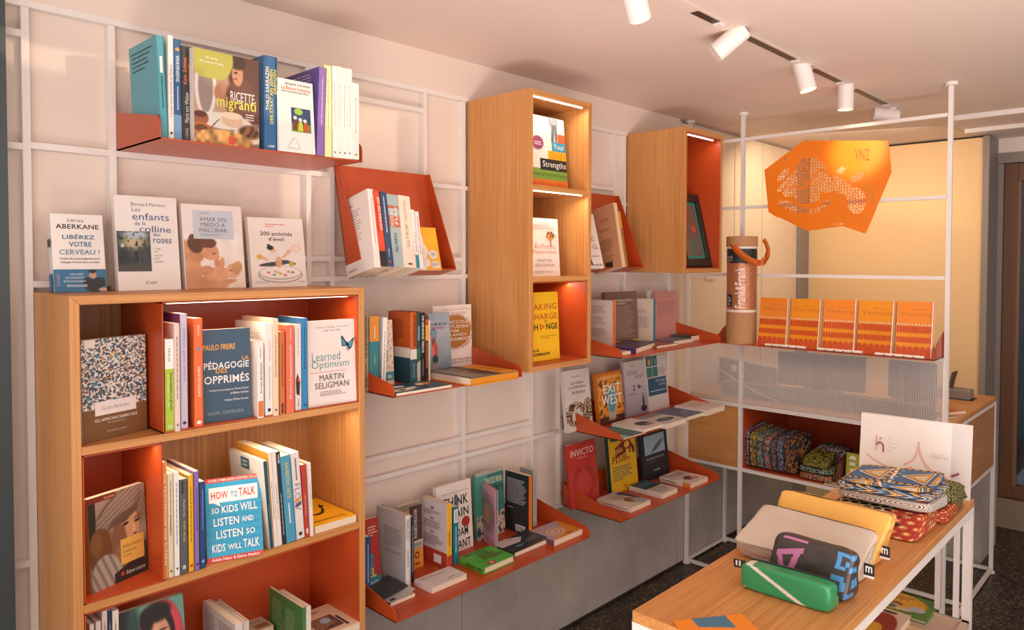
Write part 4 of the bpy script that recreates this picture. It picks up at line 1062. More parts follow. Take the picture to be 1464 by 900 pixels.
pouch('cloth_pouch', 'blue white and yellow triangle printed cloth pouch on top of the pile', [(1.095, 2.150, .850), (1.318, 2.165, .858), (1.312, 2.38, .858), (1.09, 2.34, .850), (1.098, 2.150, .866), (1.318, 2.165, .874), (1.310, 2.38, .874), (1.095, 2.34, .866)], waxf, k=8, rough=.7, n=16, res={(2, 1): 190, (1, -1): 80, (0, 1): 30}, wrinkle=.02, group=G3)
pouch('cloth_scarf', 'folded dark green printed cloth right of the wax-print pile, by the sign', [(1.24, 2.34, .792), (1.345, 2.36, .775), (1.345, 2.50, .775), (1.24, 2.50, .78), (1.25, 2.385, .85), (1.335, 2.385, .845), (1.335, 2.50, .82), (1.25, 2.50, .82)], greenp, k=4, rough=.8, n=50, cat='cloth', wrinkle=.12)
pouch('cloth_scarf', 'second dark printed cloth lying under the green one on the table', box8(1.20, 1.325, 2.425, 2.53, TZ, .775), greenp, k=5, rough=.8, n=40, cat='cloth', wrinkle=.1)

# books on the lower shelf of the table
Z2 = .3725
def birthday(U, V):
    img = full(U, 'e8a83c'); 
    r = np.hypot((U-.38)*1.0, (V-.55)*1.2)+.02*np.sin(np.arctan2(V-.55, U-.38)*26)
    img = put(img, r > .50, '5d8a3c'); img = put(img, ell(U, V, .76, .38, .14, .12, .1), 'b8bcc8'); img = put(img, ell(U, V, .55, .25, .16, .06, .1), 'ddd0c0')
    img = put(img, ell(U, V, .42, .44, .09, .08, .1), '6a4a3a'); img = put(img, ell(U, V, .42, .39, .06, .05, .1), 'd89a80'); img = put(img, ell(U, V, .33, .28, .12, .07, .1), '2f7f90'); img = put(img, ell(U, V, .16, .42, .08, .1, .1), 'c06a50')
    return img
lying('green and yellow picture book with a birthday cake on the lower table shelf', (1238, 862), (1325, 886), (1277, 843), Z2, .010, front='5d8a3c', spine='4a7a30', hard=True, items=[('I', 'F', 0, 0, 1, 1, birthday, 60, 50), ('X', 'F', 'DEDICO UN NUME', .08, .80, .62, .87, '2e3a48', 1), ('X', 'F', 'RUMOS', .28, .69, .55, .76, '2e3a48', 1)])
lying('cream and red picture book with serif lettering on the lower table shelf', (1236, 910), (1314, 928), (1276, 883), Z2, .014, front='e4c08a', hard=True, items=[('R', 'F', .0, .0, .82, .62, 'a83a24'), ('X', 'F', 'dashur 2', .12, .70, .92, .86, '3a2820', 0), ('R', 'F', .25, .05, .4, .55, 'd8c8b0'), ('R', 'F', .5, .1, .6, .5, 'c8a080')])
def rnd(U, V):
    img = full(U, 'e6cdb8'); img = put(img, ell(U, V, .5, .45, .42, .42, .02), '9c2e20'); img = put(img, ell(U, V, .45, .33, .22, .2, .02), 'e8ae20'); img = put(img, np.abs(ell(U, V, .45, .33, .17, .15, .1)-.5) < .2, 'a87a18'); img = put(img, box_(U, V, .35, .88, .7, .95), '3a4030'); return img
lying('thick cream board book with a red disc and yellow yolk, under the table edge', (1205, 903), (1268, 919), (1240, 860), Z2+.0145, .020, front='e6cdb8', hard=True, items=[('I', 'F', 0, 0, 1, 1, rnd, 60, 50)])
# booklet lying at the near end of the table top
def ob(U, V):
    img = full(U, 'ee8a24'); img = put(img, (V > .80-.25*U)*(U > .25)*(U < .75), '3f7896'); img = put(img, (np.abs(V-U*.8) < .06)*(U < .55), 'cfa89c'); img = put(img, ell(U, V, .5, .35, .2, .1, .1), '33414c'); return img
lying('orange and blue illustrated booklet lying at the near corner of the table', (1003, 935), (1100, 925), (1040, 880), TZ, .004, W=.15, Hh=.13, front='ee8a24', items=[('I', 'F', 0, 0, 1, 1, ob, 50, 50)], name='booklet', cat='booklet')

# ------------------------------------------------------------------ cloths and cards in the counter's orange bay
def cloth(seed, cols, sc=14):
    def f(ax, s, U, V):
        a = noise(U*sc*.5, V*sc*.7, 1, seed)*.75+noise(U*sc*1.6, V*sc*1.6, 1, seed+3)*.25
        img = palette(np.clip((a-.2)*1.6, 0, .999), cols)
        d = vor(U/asp*1.4, V*.8, 6, seed); img = put(img, d < .15, '121016'); return img
    return f
yb = 3.185; ZB_ = .5265
cl = [('purple dotted folded cloth, leftmost in the orange bay of the counter', ['3a2238', 'c8b0c0', '3a2238', '6a3a5a'], .300, .325), ('ochre and green folded cloth beside the purple dotted one', ['3f7a60', 'd09a2a', '2a5a4a', 'e0b040', '8a5a2a'], .327, .358), ('grey blue and yellow folded cloth in the counter bay', ['6a7a82', 'c8a040', '4a98a8', '2a2830', 'a89a90'], .360, .392), ('pink and orange folded cloth in the middle of the row', ['c86a88', 'e08a28', '4a3a48', '2f8aa0', 'b8a898'], .394, .425), ('grey twill folded cloth with plum spots', ['7a746e', '5a5450', '7a2a5a', '8a847a', '3a3440'], .427, .455), ('plum and turquoise folded cloth in the row', ['6a2a58', '4a9aa8', '8a7a8a', '2a2430', 'b8a0b0'], .457, .486), ('navy folded cloth with golden flames, rightmost of the row', ['1c2433', '1c2433', 'd08a28', '22304a', '8a2a30'], .488, .530)]
for k, (lb, cs_, xa, xb) in enumerate(cl):
    zt_ = .715-.006*k if k < 5 else .70
    x_a, x_b = .300+(xa-.300)*1.0, xb
    pouch('folded_cloth', lb, [(xa+.0, yb, ZB_+.0), (xb, yb, ZB_), (xb+.02, yb+.19, ZB_), (xa+.02, yb+.19, ZB_), (xa-.012, yb, zt_-.02), (xb-.008, yb, zt_-.022), (xb+.01, yb+.19, zt_+.01), (xa+.005, yb+.19, zt_+.01)], cloth(20+k, cs_), k=5, rough=.85, n=14, res={(1, -1): 44, (2, 1): 44, (0, 1): 30, (0, -1): 24}, cat='cloth', wrinkle=.06, seed=30+k, group='folded printed cloths in the counter bay')
G4 = 'small cloth cases in the counter bay'
pouch('cloth_case', 'orange and blue printed case, bottom of the small stack in the counter bay', box8(.548, .690, yb, yb+.15, ZB_, .556), cloth(41, ['d0782a', '2a2830', 'd0782a', '9ab0c8', 'a84a20']), k=5, rough=.8, n=14, res={(1, -1): 40}, group=G4, cat='pouch')
pouch('cloth_case', 'green and white beaded print case, second from the bottom of the small stack', box8(.545, .690, yb+.004, yb+.15, .557, .580), cloth(44, ['2a4a3a', 'c8d0b8', '3a6a4a', '20302a']), k=5, rough=.8, n=14, res={(1, -1): 40}, group=G4, cat='pouch')
pouch('cloth_case', 'olive case with a brown leaf shape on top of the beaded one', [(.552, yb+.008, .581), (.668, yb+.008, .581), (.668, yb+.15, .581), (.56, yb+.15, .581), (.556, yb+.03, .616), (.665, yb+.03, .606), (.668, yb+.15, .640), (.566, yb+.15, .645)], cloth(47, ['8a8228', '938a2a', '8a8228', '4a3020']), k=5, rough=.8, n=14, res={(2, 1): 40, (1, -1): 30}, group=G4, cat='pouch')
pouch('cloth_case', 'grey zigzag printed case lying at the back of the small stack', box8(.562, .70, yb+.152, yb+.26, ZB_, .650), cloth(49, ['8a8690', '2a2a30', 'b0aab0', '4a4650', 'a84030']), k=5, rough=.8, n=14, res={(2, 1): 40, (1, -1): 40}, group=G4, cat='pouch')
e = empty('brown_case', 'dark brown patterned case standing tilted right of the small stack', 'pouch', (.70, yb+.02, ZB_), G4)
MB().hexa([(.694, yb+.02, ZB_+.001), (.722, yb+.02, ZB_+.001), (.722, yb+.14, ZB_+.001), (.694, yb+.14, ZB_+.001), (.704, yb+.03, .612), (.724, yb+.03, .628), (.724, yb+.14, .640), (.704, yb+.14, .63)], mat('5a2f20', .6, bump=.5)).build('body', e, bevel=.006)
MB().box((.697, yb+.016, .55), (.700, yb+.0185, .60), mat('d8a050', .3, metal=.8)).build('zip', e)
def green_card(label, x0_, w_, y_, h_, lettering, tilt=.03):
    it = [('G', 'F', [(.08, .80), (.16, .93), (.30, .90), (.34, .80)], 'dfe0d8'), ('C', 'F', .66, .84, .13, .09, 'dfe0d8'), ('G', 'F', [(.1, .62), (.12, .72), (.30, .72), (.32, .60)], 'dfe0d8'), ('R', 'F', .14, .28, .32, .52, 'dfe0d8'), ('G', 'F', [(.5, .28), (.5, .36), (.75, .34), (.78, .26)], 'dfe0d8')]
    if lettering: it += [('X', 'F', 'PIKI', .45, .46, .95, .62, '20241a', 1)]
    return book(label, frame_matrix(Vector((x0_, y_, ZB_+.001)), Vector((1, 0, 0)), Vector((0, tilt*3, 1))), w_, .006, h_, front='a3a22e', items=it, name='card_pack', cat='card', group='green card packs in the counter bay')
green_card('green card pack with white pictures and black lettering, front of the two', .735, .12, yb+.05, .135, True)
green_card('green card pack standing behind the lettered one', .76, .13, yb+.13, .165, False)
lying('white edged green card pack lying flat in front of the standing packs', (1178, 690), (1224, 700), (1180, 682), ZB_, .006, W=.12, Hh=.05, front='8f9030', items=[('R', 'F', .2, .2, .45, .7, 'dfe0d8')], name='card_pack', cat='card')

# ------------------------------------------------------------------ ceiling track and spotlights
tk = empty('ceiling_track', 'white recessed lighting track with dark slots running along the ceiling', 'track', (.82, 2.4, H))
TX = .822
MB().box((TX-.022, -.8, H-.003), (TX+.022, 3.75, H-.0005), CEILM).build('track_cover', tk)
for a, b in ((1.1, 1.5), (1.79, 1.912), (2.086, 2.441), (2.61, 2.856), (3.026, 3.391)):
    MB().box((TX-.012, a, H-.0045), (TX+.012, b, H-.003), mat('3a322b', .4)).build('slot', tk)
    MB().box((TX-.011, b, H-.009), (TX+.011, b+.03, H-.003), WHITE).build('slot_cap', tk)
def spot(label, mount, head, aim, lit, energy, color=(1, .78, .52), size=50):
    Mt = Vector((TX, PZ(H, *mount).y, H-.003)); hc = px(1, Mt.y, *head); hc = Vector((hc.x, hc.y, hc.z))
    e = empty('track_spotlight', label, 'spotlight', tuple(Mt), 'white cylindrical spotlights on the ceiling track')
    MB().tube(Mt, (Mt.x, Mt.y, Mt.z-.006), .014, WHITE, 16).tube(Mt, (Mt.x, Mt.y, hc.z+.02), .0075, WHITE, 12).build('stem', e)
    d = (Vector(aim)-hc).normalized(); R = .029; L = .105
    a = hc-d*L*.5; b = hc+d*L*.5
    MB().tube(a, b, R, WHITE, 32, caps=False).tube(a, a+d*.003, R, WHITE, 32).build('housing', e)
    MB().tube(b-d*.012, b-d*.012+d*.001, R*.97, mat('fff0d0', emit=14) if lit else mat('2a3238', .3), 28).build('lens', e)
    MB().tube(b-d*.014, b+d*.0005, R*1.0, mat('cfa27a', .3, metal=.5), 32, r2=R*.94, caps=False).build('bezel', e)
    if lit: lamp('spot_lamp', 'SPOT', tuple(b+d*.005), energy, color, target=tuple(aim), spot_size=math.radians(size), spot_blend=.7, shadow_soft_size=.025)
spot('white spotlight cut by the top edge of the photo, nearest the window', (900, -22), (908, -2), (.55, 2.6, .9), True, 14)
spot('white spotlight pointing back into the shop, with a dark lens', (1047, 42), (1042, 60), (1.45, 2.42, 2.75), False, 0)
spot('white lit spotlight aimed down between the dark-lensed one and the short one', (1150, 92), (1150, 108), (1.05, 2.6, 1.2), True, 12)
spot('white spotlight hanging straight down, fourth along the track', (1210, 121), (1209, 137), (.80, 2.95, .6), True, 8)
spot('farthest white spotlight, tilted sideways above the orange panel', (1272, 154), (1266, 164), (.95, 3.60, 2.10), False, 0)
lamp('spot_lamp', 'SPOT', (.90, 2.62, 2.06), 26, (1, .8, .5), target=(.80, 3.14, 1.93), spot_size=math.radians(28), spot_blend=.8, shadow_soft_size=.02)
lamp('back_wall_fill', 'AREA', (.50, 3.9, 2.12), 9.5, (1, .80, .58), target=(.3, 4.4, .9), shape='RECTANGLE', size=.7, size_y=.4)  # fill light added to brighten the yellow far wall, no fixture there
# ------------------------------------------------------------------ books, highest orange shelf
z = ZA+.0005; G = 'books on the highest orange shelf'
spine_out('tall turquoise book leaning left at the left end of the highest shelf', (230.5, 197.4), (241, 198.5), (222.7, 49.5), z, wp=184, front='3d98a8', spine='4aa0ac', group=G, items=[('L', 'B', .1, .72, .85, .94, 5, '1d4a58'), ('L', 'S', .35, .3, .65, .62, 1, '1d3c48', -90), SPT('l', 'e8f0f0', .3, .7, .64, .8), ('G', 'B', [(.3, .3), (.42, .22), (.55, .05), (.53, .05), (.41, .2), (.3, .28)], '8cc4cc')])
spine_out('thin white book between the turquoise and the blue one, highest shelf', (241.5, 198.5), (249, 199), (239.5, 49.5), z, front='ece4de', group=G, items=[SPT("L'ecole entre Autorite et Zizanie", '4a4440', .25, .7, .22, .72, 0, 90), ('C', 'S', .5, .06, .25, .012, '222222')])
spine_out('slim dark blue book with a light blue foot on the highest shelf', (249.3, 199.5), (260, 202), (247.5, 55), z, front='1f5584', spine='22588a', group=G, items=[('R', 'S', 0, 0, 1, .25, '6f9ac0'), ('X', 'S', 'VIVAVENEDIG', .3, .58, .75, .84, 'e8eef2', 1, -90), ('C', 'S', .5, .90, .28, .018, 'e0a040'), SL('c8d4dc', .3, .54)])
spine_out('black book with orange and white spine lettering on the highest shelf', (260.5, 201.5), (277, 205), (259, 64.5), z, front='2c2a2c', spine='322f31', group=G, items=[('X', 'S', 'Kein Schutz', .15, .60, .45, .88, 'e07838', 1, 90), ('X', 'S', 'nirgends', .55, .62, .85, .82, 'e07838', 1, 90), ('X', 'S', 'Maria von Welser', .25, .20, .6, .52, 'e8e0d8', 0, 90), ('X', 'S', 'LUDWIG', .3, .03, .55, .14, 'd8d0c8', 0, 90)])
def ricette(U, V):
    img = smooth(.35+.4*noise(U, V, 5, 2)+.3*(1-V), ['5a4438', 'b08a70', 'd0b49c'])
    img = put(img, ell(U, V, .17, .62, .16, .35, .1), 'dcd3cc'); img = put(img, ell(U, V, .17, .60, .11, .28, .1), '8f8078')
    img = put(img, ell(U, V, .70, .80, .19, .22, .15), '4a2e22'); img = put(img, ell(U, V, .88, .55, .2, .55, .1), '5c3b2d')
    img = put(img, ell(U, V, .72, .50, .26, .26, .15), '6b4034'); img = put(img, ell(U, V, .66, .80, .085, .13, .12), 'c58f6e'); img = put(img, ell(U, V, .60, .775, .03, .025, .2), 'c58f6e')
    img = put(img, ell(U, V, .66, .93, .13, .08, .2), '3c241c'); img = put(img, ell(U, V, .63, .815, .03, .012, .3), '3a221a'); img = put(img, ell(U, V, .625, .745, .03, .012, .3), '9a4a3a')
    img = put(img, ell(U, V, .38, .56, .085, .10, .2), 'b07a5a'); img = put(img, ell(U, V, .44, .62, .04, .06, .3), 'b8866a')
    img = put(img, V < .27, '8a6d58'); img = put(img, ell(U, V, .45, .26, .42, .09, .1), 'd6cec6')
    img = put(img, ell(U, V, .09, .26, .12, .08, .05), '9a5b3a'); img = put(img, ell(U, V, .09, .30, .10, .035, .1), '5a3024')
    img = put(img, ell(U, V, .57, .28, .17, .08, .05), 'cfae92'); img = put(img, ell(U, V, .57, .33, .16, .04, .1), 'e3cbb2')
    img = put(img, ell(U, V, .85, .14, .26, .10, .05), 'd8c6b0'); img = put(img, ell(U, V, .84, .17, .17, .075, .3), '4d3022')
    k_ = ell(U, V, .84, .17, .17, .075, .3)*(noise(U, V, 30, 4) > .55); img = put(img, k_, '8a5c38')
    img = put(img, ell(U, V, .08, .13, .20, .08, .05), 'b86a34'); img = put(img, ell(U, V, .10, .15, .10, .04, .1), '6a3a24')
    d = ell(U, V, .42, .03, .48, .13, .08); img = put(img, d, 'cf9a58'); img = img*(1-(d*(noise(U, V, 16, 5)-.3)*.7)[:, None])
    img = put(img, (np.abs(U-.28-(V-.2)*1.2) < .012)*(V > .15)*(V < .27), '7a4a2c')
    img = put(img, ell(U, V, .26, .93, .33, .26, .02)*(V > .70), 'b3b04a'); img = put(img, box_(U, V, .51, .015, .61, .10), 'd0482c')
    return img
cover_out('cookery book with a woman and filled plates on its cover, highest shelf', (278, 201.3), (370.6, 213), (277.5, 67), z, .022, lean=0, front='b08a70', spine='e8e0d8', group=G, items=[('I', 'F', 0, 0, 1, 1, ricette, 90, 120), ('X', 'F', 'RICETTE', .545, .50, .925, .605, 'f6f2ec', 0), ('X', 'F', 'migranti', .33, .375, .95, .53, 'd3cf5a', 1), ('X', 'F', '20 piatti,', .17, .905, .36, .93, 'f4f0e4', 1), ('X', 'F', '20 storie di vita', .08, .86, .44, .885, 'f4f0e4', 1), ('L', 'F', .78, .30, .93, .38, 3, 'f0e8e0')])
spine_out('thick dark blue book with white and yellow spine lettering, highest shelf', (378, 213.5), (397.5, 215.5), (376.5, 78), z, W=.16, front='1f5d8c', spine='235f8f', hard=True, group=G, items=[('X', 'S', 'THILO SARRAZIN', .12, .42, .38, .88, 'f2eee8', 1, 90), ('X', 'S', 'DER STAAT AN SEINEN', .42, .28, .66, .86, 'e8d84a', 1, 90), ('X', 'S', 'GRENZEN', .70, .60, .92, .86, 'e8d84a', 1, 90), ('X', 'S', 'LMV', .3, .03, .75, .055, 'f2eee8', 1), ('L', 'B', .0, .3, .16, .85, 2, 'c8d4dc', -90)])
cover_out('white book with a small bright painting on its cover, highest shelf', (399.5, 215), (451, 221), (399, 110), z, .014, lean=4, sway=.0, xb=.262, front='efe9e2', group=G, items=[('X', 'F', 'Jacques Lecomte', .22, .915, .92, .965, '4a4038', 1), ('X', 'F', 'La Bonte humaine', .12, .855, .93, .91, 'd07858', 1), ('L', 'F', .12, .815, .93, .845, 1, '6a5a50'), ('R', 'F', .36, .29, .9, .62, '27406a'), ('R', 'F', .36, .29, .9, .40, '5a9a48'), ('C', 'F', .56, .57, .12, .045, '9ac048'), ('C', 'F', .46, .48, .05, .025, 'e8e0d8'), ('C', 'F', .60, .46, .05, .025, 'e8e0d8'), ('C', 'F', .73, .45, .05, .025, 'e8e0d8'), ('G', 'F', [(.39, .31), (.42, .45), (.51, .45), (.5, .31)], '7a3a22'), ('G', 'F', [(.53, .30), (.55, .43), (.65, .43), (.67, .30)], 'd8c832'), ('G', 'F', [(.7, .30), (.7, .42), (.8, .42), (.84, .30)], 'c8502a'), ('G', 'F', [(.22, .05), (.58, .05), (.40, .20)], 'c8beb4'), ('G', 'F', [(.24, .06), (.56, .06), (.40, .19)], 'efe9e2')])
spine_out('violet book with a lilac spine leaning right on the highest shelf', (452.5, 221.5), (463.5, 222.6), (456.3, 95.4), z, wp=402, front='5a4a94', spine='8a68ae', group=G, items=[('L', 'B', .05, .78, .95, .96, 5, 'c8b8dc'), ('L', 'S', .4, .35, .62, .9, 1, 'd8c8e0', -90)])
spine_out('pale green book right of the violet one on the highest shelf', (464.3, 223.4), (474.5, 224.5), (463, 92.3), z, front='e2ecae', group=G, items=[('L', 'S', .4, .3, .65, .9, 1, 'b8c08a', -90)])
for k, (a, b, t) in enumerate([(475.6, 482.8, 93.5), (483, 488.8, 94.5), (489.2, 496.5, 96.5), (496.8, 503.8, 97.8), (504.2, 513.5, 118)]):
    spine_out(['white book touching the pale green one on the highest shelf', 'second thin white book right of the pale green one, highest shelf', 'middle one of the five white books, highest shelf', 'fourth white book from the pale green one, highest shelf', 'shorter white book at the right end of the highest shelf'][k], (a, 225+k*.5), (b, 225.6+k*.5), t, z, W=.15, front='f3ece4', group=G, items=[SL('b8aca0', .35, .85), ('C', 'S', .5, .06, .2, .01, '6a625c')])

# ------------------------------------------------------------------ on top of the left bookcase
z = 1.4095; G = 'books standing on top of the left bookcase'
def man(U, V):
    img = full(U, '2a6f98'); img = put(img, ell(U, V, .76, .40, .22, .42, .05)*(V < .62), '18202a'); img = put(img, ell(U, V, .74, .74, .07, .17, .1), 'c79a80'); img = put(img, ell(U, V, .74, .90, .08, .08, .2), '1c1410'); img = put(img, ell(U, V, .93, .1, .09, .08, .1), 'd0a48c')
    return img
cover_out('small white and blue paperback, leftmost on top of the bookcase', (77.6, 414.4), (152.7, 413), (75.2, 304.5), z, .022, xb=.075, lean=8, maxyaw=3, front='ece6e0', group=G, items=[('X', 'F', 'Idriss', .32, .90, .62, .94, '2a2a2a', 0), ('X', 'F', 'ABERKANE', .09, .81, .91, .87, '2a2a2a', 1), ('X', 'F', 'LIBÉREZ', .20, .68, .82, .745, '2f6f9a', 1), ('X', 'F', 'VOTRE', .32, .58, .75, .645, '2f6f9a', 1), ('X', 'F', 'CERVEAU !', .13, .48, .90, .545, '6a94b0', 1), ('X', 'F', 'Traite de neurosagesse pour', .13, .41, .90, .44, '3a3632', 1), ('X', 'F', "changer l'ecole et la societe", .14, .365, .88, .395, '3a3632', 1), ('I', 'F', 0, 0, 1, .29, man, 60, 24), ('X', 'F', 'UN LIVRE', .3, .215, .55, .24, 'e8eef2', 0), ('X', 'F', 'DETONNANT ET', .22, .17, .58, .195, 'e8eef2', 0), ('X', 'F', 'ENTHOUSIASMANT', .18, .125, .60, .15, 'e8eef2', 0), ('X', 'F', 'PSYCHOLOGIES', .24, .065, .62, .095, 'f4f6f8', 1), ('X', 'F', 'POCKET', .06, .08, .11, .24, 'e0a0b0', 0, 90), ('R', 'S', 0, 0, 1, .24, '2a6f98'), ('R', 'S', .1, .58, .9, .68, '3a4248')])
def gate(U, V):
    img = smooth(noise(U, V, 7, 6), ['151a1c', '2a3436', '454a40']); img = put(img, ell(U, V, .5, .72, .35, .16, .8)*(noise(U, V, 12, 7) > .35), 'c0b48c'); img = put(img, ell(U, V, .55, .92, .4, .12, .6)*(noise(U, V, 14, 8) > .4), 'aebfc8')
    img = put(img, box_(U, V, .62, .15, .95, .62)*(((U*22) % 1) > .35), '3a4444'); img = put(img, box_(U, V, .0, .0, 1, .16), '43443c'); img = put(img, box_(U, V, .12, .60, .2, .68), 'c8ccc8'); return img
cover_out('large white paperback with blue serif title and a dark gate photo', (169.8, 413.4), (259.3, 411), (167.4, 277.8), z, .018, xb=.07, lean=7, maxyaw=3, front='ece7e2', group=G, items=[('X', 'F', 'Bernard Martino', .26, .895, .80, .93, '5a5450', 0), ('X', 'F', 'Les', .27, .835, .40, .875, '2f5f90', 0), ('X', 'F', 'enfants', .27, .745, .86, .82, '24528a', 0), ('X', 'F', 'de la', .30, .69, .47, .73, '3f6f98', 0), ('X', 'F', 'colline', .37, .615, .88, .685, '24528a', 0), ('X', 'F', 'des', .58, .575, .70, .61, '3f6f98', 0), ('X', 'F', 'roses', .58, .50, .88, .55, '2f5f90', 0), ('I', 'F', .01, .20, .53, .62, gate, 50, 50), ('X', 'F', 'Lóczy,', .58, .425, .70, .455, '9a928c'), ('X', 'F', 'une', .58, .40, .65, .415, '9a928c'), ('X', 'F', 'maison', .58, .36, .72, .38, '9a928c'), ('X', 'F', 'pour', .58, .32, .67, .345, '9a928c'), ('X', 'F', 'grandir', .58, .285, .73, .315, '9a928c'), ('X', 'F', 'JC Lattès', .42, .06, .60, .095, '2a2a2a')])
def mother(U, V):
    img = smooth(V*1.2, ['ecdccb', 'f2e8dc', 'efe9e4'])
    img = put(img, ell(U, V, .06, .42, .20, .46, .12, 8), 'd39a70'); img = put(img, ell(U, V, .30, .08, .40, .13, .12, -4), 'd09468'); img = put(img, ell(U, V, .20, .62, .12, .14, .15), 'c68a60')
    img = put(img, ell(U, V, .40, .70, .15, .20, .10, 38), 'd49a72'); img = put(img, ell(U, V, .52, .58, .06, .06, .2), 'd8a07a'); img = put(img, ell(U, V, .49, .64, .03, .02, .4), '9a5a42')
    img = put(img, ell(U, V, .32, .86, .22, .11, .08, -10), '6b4328'); img = put(img, ell(U, V, .18, .80, .12, .16, .12, 20), '5f3a22'); img = put(img, ell(U, V, .14, .92, .06, .07, .1), '6b4328')
    img = put(img, ell(U, V, .43, .76, .05, .010, .5, -15), '4a2c1e')
    img = put(img, ell(U, V, .52, .26, .24, .13, .10, 4), 'dba27a'); img = put(img, ell(U, V, .34, .33, .12, .09, .12), 'd0946a'); img = put(img, ell(U, V, .60, .42, .05, .16, .15, -12), 'd99f78'); img = put(img, ell(U, V, .53, .47, .05, .08, .2), 'cf9268')
    img = put(img, ell(U, V, .80, .32, .12, .14, .08, -20), 'dfac84'); img = put(img, ell(U, V, .87, .38, .09, .12, .25, -20), 'c79a60'); img = put(img, ell(U, V, .76, .33, .03, .012, .5), '7a4a34'); img = put(img, ell(U, V, .62, .10, .24, .05, .12, 12), 'd29a72')
    return shade(img, .95+.10*noise(U, V, 7, 3))
cover_out('white book with a mother bending over a baby on its cover', (266, 410.3), (351.8, 409.0), (265, 290.5), z, .022, xb=.07, lean=7, maxyaw=3, front='ece4de', group=G, items=[('I', 'F', 0.01, 0, .99, .65, mother, 90, 70), ('R', 'F', .17, .59, .84, .93, 'c8d0da'), ('X', 'F', 'AMAR SIN', .28, .80, .72, .85, '5a5a66', 0), ('X', 'F', 'MIEDO A', .30, .735, .70, .785, '5a5a66', 0), ('X', 'F', 'MALCRIAR', .27, .67, .73, .72, '5a5a66', 0), ('L', 'F', .28, .62, .74, .655, 2, '8a8c98'), ('L', 'F', .28, .885, .72, .905, 1, '8a8c98')])
def yoga(U, V):
    img = full(U, 'efe7df')
    img = put(img, ell(U, V, .52, .20, .40, .15, .02), '8a827c'); img = put(img, ell(U, V, .52, .205, .385, .14, .02), 'ece6e0'); img = put(img, ell(U, V, .52, .235, .385, .125, .02), '9a9088'); img = put(img, ell(U, V, .52, .24, .375, .115, .02), 'f0eae2')
    for cx_, cy_, c in ((.3, .24, 'e07a4a'), (.42, .26, 'e0a08a'), (.52, .22, 'e8a038'), (.66, .25, 'd08a50'), (.40, .20, '5aa0a0'), (.60, .19, 'c85a5a'), (.74, .24, '3a8ab8'), (.47, .24, 'b0c878')): img = put(img, ell(U, V, cx_, cy_, .03, .018, .2), c)
    img = put(img, ell(U, V, .42, .40, .28, .04, .05, 6), '3e4046'); img = put(img, ell(U, V, .68, .43, .14, .03, .05, -14), '3e4046'); img = put(img, ell(U, V, .73, .40, .05, .05, .1), 'c8b030')
    img = put(img, ell(U, V, .42, .54, .12, .10, .05), 'e8e2dc'); img = put(img, ell(U, V, .24, .50, .08, .03, .1, -30), 'e5b898'); img = put(img, ell(U, V, .16, .53, .05, .05, .1), 'dcb23a'); img = put(img, ell(U, V, .62, .56, .09, .025, .1, 40), 'e5b898'); img = put(img, ell(U, V, .69, .63, .04, .04, .1), 'e5b898')
    img = put(img, ell(U, V, .40, .66, .055, .05, .1), 'e5b898'); img = put(img, ell(U, V, .36, .70, .06, .045, .1), '2a2626'); img = put(img, ell(U, V, .33, .75, .025, .02, .1), '2a2626')
    img = put(img, ell(U, V, .50, .42, .06, .09, .06), 'd9a07a'); img = put(img, ell(U, V, .50, .49, .045, .045, .1), 'e2ab88'); img = put(img, ell(U, V, .83, .69, .09, .07, .03), 'e8a07a'); img = put(img, ell(U, V, .83, .69, .08, .062, .03), 'f0dccc')
    return img
cover_out('white book with a drawn woman doing yoga beside a child', (361, 407), (439.5, 404), (355.5, 309.6), z, .016, xb=.075, lean=8, maxyaw=3, front='efe7df', sway=-.03, group=G, items=[('I', 'F', 0, 0.02, 1, .80, yoga, 110, 110), ('X', 'F', '200 activités', .20, .74, .78, .80, '2a2a2e', 1), ('X', 'F', "d'éveil", .34, .665, .62, .72, '2a2a2e', 1), ('L', 'F', .3, .86, .66, .92, 2, 'e08060'), ('L', 'F', .06, .05, .3, .09, 2, 'b0a8a0'), ('X', 'F', 'nathan', .83, .06, .95, .085, '8a5040')])

# ------------------------------------------------------------------ left bookcase, upper row
z = 1.1115; G = 'books in the upper row of the left bookcase'
def speck(U, V):
    img = full(U, 'e2dbd2'); t = vor(U/asp, V*1.2, 30, 11); n1 = noise(U*41, V*47, 1, 5); n2 = noise(U*60+3, V*66+5, 1, 9)
    img = put(img, (n1 > .62), '2f5570'); img = put(img, (n2 > .66), '4a4038'); img = put(img, (noise(U*50+9, V*50, 1, 14) > .80), '8a5a3a'); img = put(img, (noise(U*30+2, V*34+7, 1, 21) > .84), '3f86a0'); img = put(img, (noise(U*26+1, V*26+4, 1, 31) > .90), 'd09a3c')
    img = put(img, box_(U, V, .05, .88, .20, 1), 'e6dfd4')
    return img
cover_out('paperback with a blue speckled cover and brown foot, left bay of the bookcase', (119.2, 635), (210.8, 613.5), (118.4, 487), z, .013, front='7a5534', spine='d8d0c8', back='e8e0d8', group=None, items=[('I', 'F', 0, .31, 1, 1, speck, 130, 130), ('R', 'F', .18, .245, .82, .38, 'e6ddd8'), ('X', 'F', 'Guido Barbujani', .28, .285, .72, .33, '8a7a74', 0), ('X', 'F', 'GLI AFRICANI SIAMO NOI', .17, .185, .83, .215, 'e6dcd0', 1), ('X', 'F', "Alle origini dell'uomo", .36, .15, .64, .17, 'd8ccc0'), ('X', 'F', 'ECONOMICA LATERZA', .36, .07, .66, .085, 'd8ccc0')])
